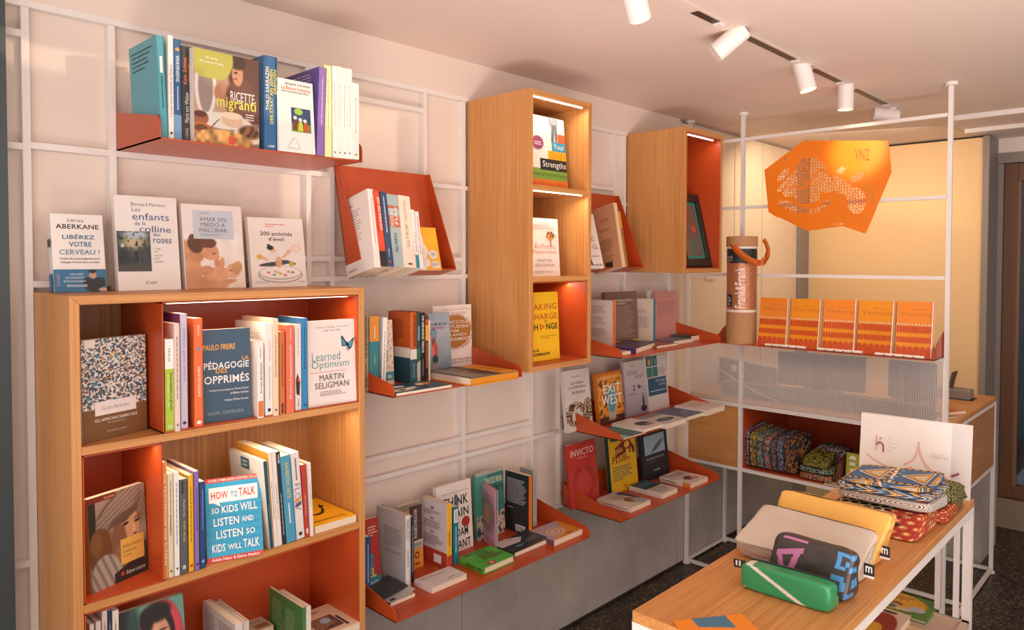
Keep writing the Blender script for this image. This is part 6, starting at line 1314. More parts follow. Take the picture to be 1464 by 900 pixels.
def murgia(U, V):
    img = smooth(V*.9+.15*noise(U, V, 5, 8), ['5c6a74', '8894a0', 'aab2ba', '93a0ac']); img = put(img, V < .07, '4c5a3c')
    img = put(img, ell(U, V, .24, .66, .13, .10, .05), '4c5a66'); img = put(img, ell(U, V, .24, .66, .105, .08, .05), '7fa0b8'); img = put(img, box_(U, V, .13, .50, .17, .66)+box_(U, V, .31, .50, .35, .66), 'b08a70'); img = put(img, ell(U, V, .24, .57, .08, .05, .1), '7a6a60')
    img = put(img, ell(U, V, .25, .50, .09, .06, .1), '2c1e1a'); img = put(img, ell(U, V, .28, .42, .13, .13, .08), 'c4503c'); img = put(img, ell(U, V, .20, .40, .05, .1, .1), 'd87868'); img = put(img, ell(U, V, .28, .27, .13, .07, .06), '33424e'); img = put(img, box_(U, V, .16, .20, .26, .30)+box_(U, V, .30, .20, .38, .30), '33424e')
    img = put(img, box_(U, V, .18, .06, .24, .22)+box_(U, V, .32, .06, .38, .22), 'a88068'); img = put(img, box_(U, V, .14, .04, .25, .07)+box_(U, V, .31, .04, .42, .07), '2c2624'); return img
cover_out('grey blue cover with a boy reaching up to a clock', (614.4, 535), (646.4, 527), (613, 448), z, .014, xb=0.134, lean=4, maxyaw=8, front='8a96a2', group=G, items=[('I', 'F', 0, 0, 1, 1, murgia, 60, 100), ('X', 'F', 'LA MURGIA', .08, .80, .86, .845, '2e3440', 1), ('X', 'F', 'CONTRO', .08, .74, .72, .785, 'a83038', 1)])
pt = [('C', 'F', .55, .60, .42, .245, 'b07434')]
rr = random.Random(5)
for i in range(46):
    a_ = i/46*6.283; r1 = 1.0+.16*rr.random()
    pt.append(('G', 'F', [(.55+.41*math.cos(a_), .60+.24*math.sin(a_)), (.55+.41*math.cos(a_+.1), .60+.24*math.sin(a_+.1)), (.55+.44*r1*math.cos(a_+.05), .60+.255*r1*math.sin(a_+.05))], 'b07434'))
pt += [('X', 'F', 'LE PICCOLE', .16, .72, .86, .77, 'ecdccc', 1), ('X', 'F', 'ABITUDINI', .16, .65, .86, .70, 'ecdccc', 1), ('X', 'F', 'PER', .4, .59, .62, .63, 'ecdccc', 1), ('X', 'F', 'GRANDI', .22, .53, .80, .57, 'ecdccc', 1), ('X', 'F', 'CAMBIAMENTI', .10, .46, .92, .51, 'ecdccc', 1), ('X', 'F', 'BESTSELLER DEL NEW YORK TIMES', .2, .925, .9, .945, '8a7a70'), ('X', 'F', 'James Clear', .42, .86, .82, .90, '9a7050'), ('X', 'F', 'ALLA TUA VITA', .3, .16, .92, .19, '6a5a50', 1), ('X', 'F', 'UN PASSO ALLA VOLTA', .3, .12, .92, .145, '6a5a50', 1), ('R', 'F', .3, .02, .66, .045, '2a2624')]
cover_out('white cover with a large brown paint disc, right end of that shelf', (621, 533), (675.5, 524.5), (613, 437.6), z, .012, xb=0.089, lean=2, maxyaw=4, front='e8ddd6', group=G, items=pt)
lying('dark blue book with white and orange print lying at the front of that shelf', (566.5, 562), (645, 549), (530, 553), z, .008, Hh=.115, hmax=0.11, front='2b5066', spine='2b5066', group=G, items=[('R', 'F', .02, .02, .2, .10, '35607a'), ('C', 'F', .30, .68, .13, .13, 'e0dcd8'), ('G', 'F', [(.02, .12), (.3, .1), (.48, .28), (.52, .46), (.20, .40), (.02, .36)], 'e2dcd6'), ('G', 'F', [(.1, .18), (.22, .16), (.30, .30), (.2, .30)], '24323c'), ('G', 'F', [(.55, .45), (.78, .42), (.92, .72), (.66, .8)], 'c88a3c'), ('G', 'F', [(.60, .5), (.72, .48), (.74, .7), (.66, .72)], 'e2d8cc'), ('X', 'F', 'CAMICLE', .04, .03, .18, .08, 'e8e4e0', 1)])
lying('grey photo book with a yellow end lying at the right of that shelf', (741, 529.5), (683, 519.5), (676, 540.5), z, .024, hard=True, hmax=0.99, front='6a665e', spine='d88a20', back='e08e22', group=G, items=[('R', 'F', 0, 0, 1, .36, 'e0922a'), ('L', 'F', .2, .08, .7, .25, 3, 'b86a20', 90), ('G', 'F', [(0, .36), (1, .40), (1, .55), (0, .52)], '3a3a38'), ('L', 'F', .3, .55, .75, .72, 2, '9a5a44', 90), ('G', 'F', [(0, .7), (.5, .74), (1, .82), (1, 1), (0, 1)], '8a8478')])

# ------------------------------------------------------------------ long low shelf on the plinth
z = ZD+.0005; G = 'books on the long low shelf'
spine_out('dark blue spined book beside the bookcase on the long low shelf', (522.8, 834), (530, 835.5), (522.8, 768), z, xb=0.164, W=.11, front='24487c', spine='274c82', group=G, items=[SL('b8c8e0', .3, .9)])
cover_out('red cover with a blue draped figure and yellow capitals', (514, 823), (545.3, 816.6), (516, 747.5), z, .018, xb=0.109, lean=5, maxyaw=6, front='a82c22', group=G, items=[('G', 'F', [(.0, .98), (.28, .9), (.36, .66), (.62, .50), (.74, .48), (.66, .40), (.78, .12), (.4, .22), (.0, .3)], '2c7c90'), ('R', 'F', 0, 0, 1, .18, '2c7488'), ('L', 'F', .5, .74, .95, .90, 4, 'e8c8b8'), ('X', 'F', 'EL', .40, .17, .80, .30, 'e8b83c', 1), ('X', 'F', 'GRAHAM', .3, .06, .86, .12, 'c8d8dc')])
spine_out('tall grey white hardcover with a text-covered back on the low shelf', (579.7, 838), (587.3, 836.5), (579.7, 737.5), z, wp=538.6, hard=True, front='c0bcba', spine='dcd6d0', group=G, items=[('L', 'B', .25, .50, .9, .78, 10, '7a7674'), ('L', 'B', .28, .42, .9, .47, 2, '7a7674'), ('X', 'S', 'GANZ OBEN', .2, .66, .5, .94, '6a6664', 0, 90), ('X', 'S', 'GANZ UNTEN', .55, .66, .8, .94, '6a6664', 0, 90), ('X', 'S', 'Christian Wulff', .3, .30, .6, .52, '5a5654', 0, 90)])
spine_out('slim navy book pressed against the tall grey white hardcover', (588, 834), (592, 833), (588, 739), z, xb=0.154, W=.1, front='22304a', group=G, items=[SL('b8b8c0', .15, .9)])
def psi(U, V):
    img = full(U, 'cfc6b8'); img = put(img, V < .30, 'd88a2c'); img = put(img, (V > .78)*(U < .5), 'd88a2c'); img = put(img, (V > .90), '8a8070'); img = put(img, box_(U, V, .44, .42, 1, .96), '4a3228'); img = put(img, box_(U, V, 0, .30, 1, .40), 'a8a090'); img = put(img, box_(U, V, .30, 0, .36, .30), '3a2a24'); return img
cover_out('brown and orange psychology cover with vertical lettering, low shelf', (572, 806), (605.5, 797), (573, 725), z, .02, xb=0.089, lean=2, maxyaw=14, front='cfc6b8', group=G, items=[('I', 'F', 0, 0, 1, 1, psi, 50, 80), ('X', 'F', 'PROBLEMI DI PSICOLOGIA', .62, .46, .76, .90, 'd8ccc0', 1, 90), ('X', 'F', 'quaderni', .1, .32, .9, .39, '4a4438'), ('X', 'F', '10', .62, .06, .84, .26, '7a3a20', 1, 90)])
spine_out('white backed book with a yellow spine and red foot on the low shelf', (638.8, 808.5), (646, 806.5), (638.8, 721), z, wp=603, hard=False, front='d8ccd0', spine='e6ac1c', group=G, items=[('R', 'B', 0, 0, 1, .24, 'b8402a'), ('L', 'B', .1, .76, .85, .84, 3, '6a6464'), ('L', 'B', .1, .56, .85, .68, 4, '6a6464'), ('L', 'B', .1, .30, .85, .46, 5, '6a6464'), ('X', 'B', '"', .38, .86, .48, .90, '3a3434', 1), ('X', 'B', '"', .38, .70, .48, .73, '3a3434', 1), ('X', 'B', '"', .38, .49, .48, .52, '3a3434', 1), ('R', 'B', .5, .05, .8, .18, 'e4e0dc'), ('R', 'S', 0, 0, 1, .20, 'b8402a'), SL('8a6a10', .35, .6)])
spine_out('slim teal book with a white label on its spine, low shelf', (648.2, 805.6), (655.4, 804), (648.7, 725), z, xb=0.149, W=.05, fitW=False, front='1f7484', spine='237a8a', group=G, items=[('R', 'S', .1, .72, .9, .95, 'dce0e0'), SL('c0d8dc', .2, .65), SL('4a5a60', .75, .92)])
th_ = [('X', 'F', 'THINK', .16, .66, .90, .80, '1e1e20', 1), ('X', 'F', 'AGAIN', .16, .49, .90, .62, '1e1e20', 1), ('X', 'F', 'ADAM', .40, .21, .86, .33, '1e1e20', 1), ('X', 'F', 'GRANT', .30, .04, .92, .16, '1e1e20', 1), ('C', 'F', .80, .40, .12, .075, 'a83226'), ('X', 'F', 'The Power of Knowing What You Don\'t Know', .14, .85, .94, .875, 'a85040')]
th_ += [('G', 'F', [(.50, .82), (.54, .74), (.50, .66), (.56, .58), (.50, .50), (.54, .40), (.60, .52), (.58, .62), (.62, .72), (.56, .84)], '5a6c7c')]
cover_out('white cover with widely spaced black capitals and a red seal, low shelf', (628, 779), (677.0, 769), (628.0, 697), z, .018, xb=0.084, lean=4, maxyaw=10, front='e4dad2', spine='e4dad2', group=G, items=th_)
def radial(U, V):
    img = full(U, 'cf9cae'); d = np.hypot((U-.42)/.62, (V-.52)/.36); img = img*(1-np.clip(1.15-d, 0, 1)[:, None])+smooth(np.clip(d, 0, 1), ['d07058', 'b07860', '8a8058', '3f4a4c', '2f3c42', '6a6c74'])*np.clip(1.15-d, 0, 1)[:, None]
    return put(img, ell(U, V, .42, .52, .09, .05, .3), 'd86a58')
spine_out('pink backed hardcover with a dark radial glow and grey spine', (708, 782), (712, 781.5), (709.5, 701.5), z, xb=.165, yaw=-22, W=.125, hard=True, front='c88ea4', spine='5f6a62', group=G, items=[('I', 'B', 0, 0, 1, 1, radial, 60, 80), ('L', 'B', .1, .82, .9, .88, 3, '8a5a6c'), ('L', 'B', .1, .06, .9, .14, 3, '5a4a54'), SL('c8ccc8', .05, .5)])
def educ(U, V):
    img = full(U, '4c9484'); img = put(img, (U+V*.3 > .70), '3a7a70'); img = put(img, V < .32, '3c4a48'); img = put(img, (V < .36)*(noise(U, V, 20, 6) > .45), 'c8b09a'); img = put(img, (V > .96), 'a8aaa0'); return img
cover_out('green teal cover behind the black-backed book on the low shelf', (683, 760), (722.4, 752), (676, 678.4), z, .016, xb=.068, lean=3, maxyaw=8, front='4c9484', group=G, items=[('I', 'F', 0, 0, 1, 1, educ, 60, 80), ('X', 'F', 'FRANCISCO MORA', .30, .80, .94, .90, 'd8d8c0', 1), ('X', 'F', 'educación', .42, .68, .96, .79, '1e2c2c', 1)])
spine_out('black backed book with white text and an orange spine, low shelf', (755.8, 766.5), (761.2, 765.5), (756.2, 680.5), z, wp=722.5, front='23262c', spine='d2701c', group=G, items=[('L', 'B', .08, .48, .92, .90, 14, 'c8ccd0'), ('L', 'B', .1, .38, .5, .43, 1, '9aa0a4'), ('R', 'B', .45, .03, .86, .14, 'e4e0dc')]+[('R', 'B', .48+.05*i, .04, .50+.05*i, .13, '2a2a2a') for i in range(7)])
spine_out('narrow light grey book standing behind the orange spined one', (762, 742), (767.6, 741), (762.5, 672), z, xb=0.109, W=.065, front='a8aaac', spine='b4b6b6', fitW=False, group=G, items=[SL('6a6c70', .2, .9)])
lying('glossy white paperback lying on the long low shelf', (617.5, 840.5), (665.6, 818.7), (590.7, 829), z, .016, front='ddd4d0', spine='ddd4d0', group=G, items=[('X', 'F', 'NEIL', .08, .80, .5, .88, 'b06a58'), ('X', 'F', 'SULLIVAN', .08, .70, .72, .78, 'b06a58'), ('G', 'F', [(.55, .2), (.62, .26), (.80, .24), (.66, .22)], '3a3a3a'), ('R', 'F', .7, .2, .9, .21, '8a8480')])
lying('dark photo booklet with yellow print lying at the shelf left end', (558, 862), (590, 845.5), (520, 840), z, .010, hmax=0.17, front='b8b4b4', spine='34383a', group=G, curl=.012, items=[('R', 'F', 0, .22, 1, 1, '3a3e40'), ('G', 'F', [(.3, .3), (.9, .35), (.8, .7), (.5, .8)], '8a8e90'), ('X', 'F', 'les identités', .1, .72, .7, .84, 'c89a38', 1), ('R', 'F', .1, .06, .3, .14, '2a2a2c')])
lying('bright green book with dark red block capitals lying on the low shelf', (692.5, 811), (733.4, 792), (656, 796.5), z, .022, hard=True, front='4fae3c', spine='55b440', group=G, items=[('X', 'F', 'ALLE', .36, .70, .70, .84, '6a2a2c', 1), ('X', 'F', 'HUNDE', .32, .52, .78, .67, '6a2a2c', 1), ('X', 'F', 'STERBEN', .30, .34, .92, .49, '6a2a2c', 1), ('X', 'F', 'EMILE SAHBI', .1, .87, .7, .95, '2a4a28', 1), ('C', 'F', .32, .10, .13, .085, 'c83a2c'), ('X', 'F', 'a', .27, .06, .37, .14, 'f0e4dc', 1), ('X', 'S', 'ROMAN', .2, .1, .7, .3, '2a4a28', 1, -90), ('X', 'S', 'EMILE SAHBI', .2, .36, .7, .7, '6a2a2c', 1, -90)])
lying('dark illustrated paperback with a curled cover lying on the low shelf', (736, 790), (774.6, 768), (707, 776), z, .014, front='33373c', spine='3a3c40', group=G, curl=.008, items=[('G', 'F', [(0, .55), (.5, .5), (.7, .75), (.4, 1), (0, 1)], 'c8beb8'), ('X', 'F', 'Odilon', .1, .82, .6, .93, '8a3430', 1), ('C', 'F', .35, .3, .12, .06, '5a8a94'), ('G', 'F', [(.5, .3), (.9, .2), (.95, .5), (.7, .5)], '50565c')])
lying('orange and lilac paperback lying at the right end of the low shelf', (792, 772.5), (828.4, 753), (757, 758), z, .020, front='d8923c', spine='6a4458', group=G, items=[('G', 'F', [(0, .0), (.5, .3), (.75, .55), (.9, 1), (0, 1)], 'b49aa4'), ('C', 'F', .42, .42, .26, .24, 'd8b8a0'), ('C', 'F', .42, .42, .20, .18, 'c89a6c'), ('C', 'F', .42, .42, .13, .12, 'dcc4b8'), ('C', 'F', .42, .42, .06, .06, 'b08090'), ('L', 'F', .5, .05, .9, .15, 2, '6a4430')])

# ------------------------------------------------------------------ uppermost shelf on the right
z = ZE+.0005; G = 'books on the uppermost right shelf'
def e_(x, y): return (790+x/4.5, 390+y/4.5)
spine_out('white text-covered back with an orange spine beside the tall cabinet', e_(384, 478), e_(403, 476), e_(386, 178), z, xb=0.199, wp=838, front='d2c6c0', spine='cf6420', group=G, items=[('L', 'B', .1, .72, .8, .9, 6, '8a7a74'), ('L', 'B', .1, .50, .8, .68, 5, '8a7a74'), ('L', 'B', .1, .28, .8, .46, 5, '8a7a74'), ('G', 'B', [(.0, .0), (1, .0), (1, .1), (.5, .06), (.2, .14), (0, .1)], '2c2824')])
cover_out('brown book with a yellow foot and dense text, uppermost right shelf', e_(352, 440), e_(553, 418), e_(348, 125), z, .02, xb=0.104, lean=3, maxyaw=5, front='6e5648', group=G, items=[('R', 'F', 0, 0, 1, .10, 'd8a028'), ('L', 'F', .1, .15, .9, .74, 18, 'a08a7a'), ('X', 'F', 'ASCOLTARE LA CANTO A', .25, .82, .85, .86, 'd8ccc0', 1), ('X', 'F', 'UN ALFABETO', .25, .77, .62, .80, 'd8ccc0', 1)])
spine_out('cream backed book with a teal spine, uppermost right shelf', e_(646, 437), e_(664, 436), e_(648, 168), z, xb=0.164, wp=914, front='d8c8bc', spine='2f7088', group=G, items=[('L', 'B', .1, .66, .8, .76, 3, '9a8a80'), ('L', 'B', .1, .36, .8, .62, 8, '9a8a80')])
cover_out('white back with small print behind the teal spined book', e_(616, 400), e_(668, 396), e_(614, 112), z, .008, xb=0.069, lean=1, maxyaw=3, front='d0c8c4', group=G, items=[('L', 'F', .15, .5, .9, .92, 10, '8a8480')])
cover_out('dusty pink book with faint grey text, uppermost right shelf', e_(668, 410), e_(808, 412), e_(667, 120), z, .02, xb=0.094, lean=2, maxyaw=4, front='c48a86', group=G, items=[('L', 'F', .1, .52, .9, .80, 9, 'a07070'), ('L', 'F', .5, .86, .85, .90, 1, 'a07070'), ('R', 'F', .72, .05, .90, .15, 'd8ccc8'), ('R', 'F', .75, .06, .77, .14, '3a3434'), ('R', 'F', .80, .06, .82, .14, '3a3434'), ('R', 'F', .85, .06, .87, .14, '3a3434')])
lying('purple paperback lying at the front of the uppermost right shelf', (909.5, 498), (936, 489.5), (880, 488), z, .020, hmax=0.13, front='402c52', spine='40285c', group=G, curl=.006, items=[('L', 'F', .1, .2, .9, .85, 6, '7a6488'), ('X', 'S', 'Psicologia', .3, .3, .7, .8, '9a88a8', 0, -90)])
lying('slim book with brown page edges lying between purple and blue ones', (939, 494.5), (964.5, 489.5), (918, 485), z, .010, hmax=0.1, front='8a5a4c', group=G)
lying('blue and pink paperback lying beneath the pink standing book', (963, 487.5), (984, 483), (930, 476), z, .016, hmax=0.1, front='4a5f7c', spine='8a5a60', group=G, items=[('R', 'F', 0, 0, 1, .4, '3f6c8c')])
lying('dark green book lying at the right end of the uppermost right shelf', (988, 480.5), (1009, 478.8), (964, 475), z, .022, hard=False, hmax=0.1, front='3f4438', spine='4a4c3c', group=G, items=[('L', 'F', .1, .3, .8, .8, 3, '7a8068')])
lying('small white book lying behind the left nose of the uppermost right shelf', (888, 503.5), (898, 501), (868, 494), z, .012, hmax=0.06, front='cfc4bc', group=G)

# ------------------------------------------------------------------ middle shelf on the right
z = ZF+.0005; G = 'books on the middle right shelf'
def jewel(U, V):
    img = smooth(.3+.7*noise(U, V, 5, 31), ['bcb4ac', 'cfc8c2', 'd8d2cc'])
    a = ell(U, V, .38, .52, .42, .38, .1)-ell(U, V, .42, .48, .2, .2, .1); t = np.clip(.5+.5*np.sin((U*1.3+V)*24+16*noise(U, V, 6, 33))+.5*(noise(U, V, 14, 35)-.5), 0, 1)
    img2 = smooth(t, ['3a2a1e', '8a6a48', 'd8c8b0']); k_ = np.clip(a, 0, 1)[:, None]; img = img*(1-k_)+img2*k_
    b = ell(U, V, .86, .62, .2, .36, .1); k_ = b[:, None]; return img*(1-k_)+smooth(t[::-1], ['3a2c22', '9a7a58', 'cab89c'])*k_
cover_out('grey white cover with an ancient silver jewel, left end of the middle right shelf', (811.5, 602), (848, 597), (807, 531), z, .016, xb=0.104, lean=6, maxyaw=3, front='cfc6c0', group=G, items=[('I', 'F', 0, .0, 1, .52, jewel, 70, 60), ('X', 'F', 'Las culturas', .26, .76, .74, .82, '3a3634', 0), ('X', 'F', 'precolombinas', .18, .68, .82, .74, '3a3634', 0), ('X', 'F', 'de América', .28, .60, .78, .66, '3a3634', 0), ('L', 'F', .28, .87, .7, .90, 1, '8a8480')])
def exitw(U, V):
    img = smooth(.5+.5*noise(U, V, 6, 41), ['c8641a', 'd88420', 'e0a040']); img = put(img, noise(U, V, 18, 43) > .72, '6a4420'); img = put(img, (V < .14), '3a2a20'); img = put(img, box_(U, V, .36, .05, .66, .45), 'b0a890'); img = put(img, (np.abs(U-.52) < .18-.9*np.maximum(0, .45-V)*.45)*(V > .22)*(V < .68), '4a90a4'); img = put(img, V > .95, 'c86a20'); return img
cover_out('orange weathered door cover with bold white capitals, middle right shelf', (858.5, 601), (893.5, 593), (853, 534.5), z, .02, xb=0.119, lean=6, maxyaw=8, front='d0761e', spine='c8701c', group=G, items=[('I', 'F', 0, 0, 1, 1, exitw, 60, 90), ('X', 'F', 'EXIT', .22, .59, .90, .76, 'ece4da', 1), ('X', 'F', 'WEST', .12, .36, .94, .56, 'ece4da', 1), ('X', 'F', 'MOHSIN HAMID', .1, .03, .86, .09, '8a3420', 1), ('L', 'F', .1, .86, .9, .92, 2, 'e8c898')])
def quien(U, V):
    img = smooth(V*1.1, ['8e8896', 'a8a0a8', 'bcb2b4', 'c4bab6']); img = put(img, ell(U, V, .78, .10, .14, .06, .05), '2c2030'); img = put(img, ell(U, V, .78, .22, .05, .10, .1), '3a2a34'); img = put(img, ell(U, V, .78, .33, .03, .03, .1), '2c2028')
    img = put(img, ((np.abs(U-.40) < .10*np.abs(V-.50)/.04*.5)*(np.abs(V-.50) < .045)), '3a3030'); img = put(img, ell(U, V, .62, .51, .05, .035, .1)+ell(U, V, .72, .50, .03, .02, .1), '3a3030'); return img
cover_out('lilac grey cover with a meditating figure silhouette, middle right shelf', (897, 589), (928, 580.5), (888.5, 518), z, .014, xb=0.104, lean=6, maxyaw=6, front='b0a6aa', group=G, items=[('I', 'F', 0, 0, 1, 1, quien, 60, 90), ('X', 'F', '¿Quién', .10, .73, .60, .83, '5a3a3c', 0), ('X', 'F', 'soy?', .46, .65, .86, .76, '8a4a40', 0), ('L', 'F', .12, .38, .88, .42, 1, '6a5a60'), ('L', 'F', .3, .89, .7, .92, 1, '5a4a50')])
cover_out('white cover with green picture squares and a blue title block', (929, 584), (957.3, 574.5), (921.5, 510.5), z, .016, xb=0.109, lean=6, maxyaw=6, front='ccc2bc', group=G, items=[('R', 'F', .0, .82, .27, 1, '2a5c70'), ('R', 'F', .29, .82, .54, 1, '2a5c70'), ('R', 'F', .0, .62, .27, .80, '35706c'), ('R', 'F', .29, .62, .54, .80, '35706c'), ('C', 'F', .14, .9, .06, .06, 'c8a040'), ('C', 'F', .42, .9, .06, .06, '4a9c6c'), ('R', 'F', .02, .28, .92, .60, '234f6c'), ('X', 'F', 'Psicologia', .42, .50, .86, .57, 'b8d0dc'), ('X', 'F', 'política', .56, .43, .86, .49, 'b8d0dc'), ('L', 'F', .1, .34, .86, .38, 1, 'b8d0dc'), ('L', 'F', .6, .65, .95, .78, 4, '8a8480')])
lying('teal green leaflet lying lowest at the left front of the middle right shelf', (891, 626.5), (921, 616), (858, 613), z, .005, front='2f5f58', group=G, items=[('R', 'F', 0, 0, .3, 1, '8ab0a8')])
def face1(U, V):
    img = full(U, 'd8ccc4'); img = put(img, ell(U, V, .62, .40, .3, .2, .1), '3a302c'); img = put(img, ell(U, V, .75, .28, .16, .1, .3), 'a87868'); return img
lying('white paperback with a dark face photo lying at the left of the middle right shelf', (921, 613.5), (949.4, 605.5), (861, 602), z+.006, .012, hmax=0.15, front='d8ccc4', group=G, items=[('I', 'F', 0, 0, 1, 1, face1, 40, 50), ('X', 'F', 'KIDS', .1, .84, .5, .92, '4a4440')])
def face2(U, V):
    img = full(U, 'c8beb8'); img = put(img, ell(U, V, .5, .34, .36, .14, .1), '2c3434'); img = put(img, ell(U, V, .5, .34, .2, .08, .2), '6a7470'); img = put(img, V > .72, '8a8480'); return img
lying('white paperback with a dark oval picture lying second on the middle right shelf', (952, 606), (980, 597), (893, 590), z, .020, hmax=0.15, front='c8beb8', group=G, items=[('I', 'F', 0, 0, 1, 1, face2, 40, 50)])
def blue3(U, V): return smooth(U*.5+V*.5, ['4c5a68', '4a6484', '54507c', '2f6478'])
lying('grey blue and violet covered book lying third on the middle right shelf', (981.5, 596), (1007.5, 588.5), (927, 581), z, .016, hmax=0.15, front='4a5a70', spine='8a9098', group=G, items=[('I', 'F', 0, 0, 1, 1, blue3, 30, 30), ('L', 'F', .4, .3, .9, .5, 2, 'a8b0b8')])
lying('white paperback with a round emblem lying at the right of the middle right shelf', (1009, 586.5), (1029, 577.5), (962, 576), z, .024, hmax=0.15, front='d8c8bc', group=G, curl=.006, items=[('C', 'F', .45, .62, .2, .13, '4a4240'), ('C', 'F', .45, .62, .17, .11, 'd8c8bc'), ('X', 'F', 'BE', .38, .59, .52, .65, 'b05a48', 1), ('X', 'F', 'creativity', .45, .18, .9, .26, 'a04a3c')])

# ------------------------------------------------------------------ lowest shelf on the right
z = ZG+.0005; G = 'books on the lowest right shelf'
inv = [('X', 'F', 'INVICTO', .12, .80, .92, .90, 'e8d8d0', 0), ('X', 'F', 'NOW WORK', .34, .745, .66, .775, 'd8b0a8', 0), ('X', 'F', 'THOR', .54, .03, .66, .05, 'd8b0a8')]
for sgn in (-1, 1):
    for i in range(11):
        t = -1.25+2.35*i/10; cx__ = .5+sgn*.33*math.cos(t); cz__ = .36+.25*math.sin(t); dx, dy = -sgn*math.sin(t), math.cos(t)
        for o_ in (-1, 1):
            ex = cx__+dx*.06+o_*.075*math.cos(t)*sgn*.9; ez = cz__+dy*.045+o_*.045*math.sin(t)
            inv.append(('G', 'F', [(cx__, cz__), ((cx__+ex)/2-dy*.018, (cz__+ez)/2+dx*.014), (ex, ez), ((cx__+ex)/2+dy*.018, (cz__+ez)/2-dx*.014)], '6e2420'))
cover_out('red paperback with a dark laurel wreath on the lowest right shelf', (817.5, 711), (857.6, 703.5), (810, 637.6), z, .012, xb=0.104, lean=7, maxyaw=4, front='b6352d', spine='a83028', group=G, items=inv)
cover_out('yellow cover with red hand lettering and a dark green spine, lowest right shelf', (875.5, 693.5), (913, 687), (870.5, 626), z, .020, xb=0.109, lean=6, maxyaw=4, front='d9a81e', spine='1f3a34', group=G, items=[('C', 'F', .25, .95, .2, .05, '2f5a44'), ('G', 'F', [(.22, .78), (.7, .94), (.95, .72), (.95, .62), (.6, .66), (.22, .60)], '7a2a20'), ('X', 'F', 'Dejalo', .05, .66, .50, .78, 'e0a840', 1), ('X', 'F', 'FLUIR', .10, .52, .74, .64, '7a3424', 1), ('C', 'F', .66, .80, .10, .06, 'e0b43c'), ('R', 'F', .62, .58, .72, .72, 'e0b43c'), ('R', 'F', .78, .56, .84, .72, 'e0b43c'), ('L', 'F', .08, .2, .86, .46, 6, '4a6a60'), ('G', 'F', [(.42, .10), (.56, .10), (.49, .06)], 'a84a30')])
def bed(U, V):
    img = full(U, '22282c'); k_ = box_(U, V, .12, .52, .88, .90); b = smooth(U*.3+V*.7+.2*noise(U, V, 5, 51), ['6a8490', '9ab0bc', '8aa4b4']); img = img*(1-k_[:, None])+b*k_[:, None]; img = put(img, ell(U, V, .66, .72, .06, .05, .4), 'e0a088'); img = put(img, ell(U, V, .6, .66, .25, .05, .4, 25), '4a6474'); return img
cover_out('black cover with a small pale blue picture, lowest right shelf', (921.5, 677.5), (958, 671.5), (915, 619.6), z, .016, xb=0.109, lean=7, maxyaw=4, front='22282c', group=G, items=[('I', 'F', 0, 0, 1, 1, bed, 50, 60), ('X', 'F', 'MARGARET WATSON', .14, .40, .82, .45, 'a8adb0'), ('L', 'F', .2, .34, .7, .37, 1, '7a8084'), ('R', 'F', .38, .16, .62, .19, '8a9094')])
def chil(U, V):
    img = full(U, 'd8cac0'); img = put(img, ell(U, V, .62, .36, .22, .18, .08), '7a5440'); img = put(img, ell(U, V, .70, .30, .10, .09, .2), 'b88a70'); img = put(img, ell(U, V, .80, .18, .22, .14, .1), '9aa4b0'); img = put(img, (U > .66+.35*(1-V))*(V > .30)*(V < .9)*(U-.5 > .5*(1-V)), '2c3a70'); return img
lying('white paperback with a child photo and blue corner lying on the lowest right shelf', (902, 726), (928.3, 713.6), (846, 709), z, .018, hmax=0.16, front='d8cac0', spine='d8cac0', group=G, items=[('I', 'F', 0, 0, 1, 1, chil, 50, 60), ('X', 'F', 'CHILDREN', .12, .70, .82, .80, '4a4a5c', 0), ('X', 'F', 'SUCCEED', .12, .58, .72, .67, '4a4a5c', 0), SL('5a5450', .1, .9)])
lying('paperback blue above and white below lying in the middle of the lowest right shelf', (947, 706), (969.5, 697), (891, 692.5), z, .020, hmax=0.16, front='cfc4ba', spine='d0c4ba', group=G, items=[('R', 'F', 0, .48, 1, 1, '35525e'), ('G', 'F', [(0, .6), (1, .7), (1, .9), (0, .8)], '4a7080'), ('X', 'F', 'The Whole', .2, .36, .8, .43, '6a6460'), ('X', 'F', 'Brain Child', .15, .24, .85, .32, '6a6460'), ('X', 'F', 'Wisdom', .2, .12, .7, .2, '6a6460')])
lying('white paperback with orange spine end lying at the right of the lowest right shelf', (987.4, 691.4), (1012.8, 681), (927.3, 676.6), z, .020, hmax=0.15, front='d8c8bc', spine='d4c8be', group=G, items=[('X', 'F', 'Para educar', .2, .76, .85, .86, '5a504c', 0), ('X', 'F', 'a tu hijo', .3, .64, .75, .73, '5a504c', 0), ('C', 'F', .5, .34, .22, .14, '4a342c'), ('C', 'F', .66, .26, .16, .10, 'c88a6a'), ('R', 'S', 0, 0, 1, .24, 'cf7a34'), SL('6a605a', .45, .95)])

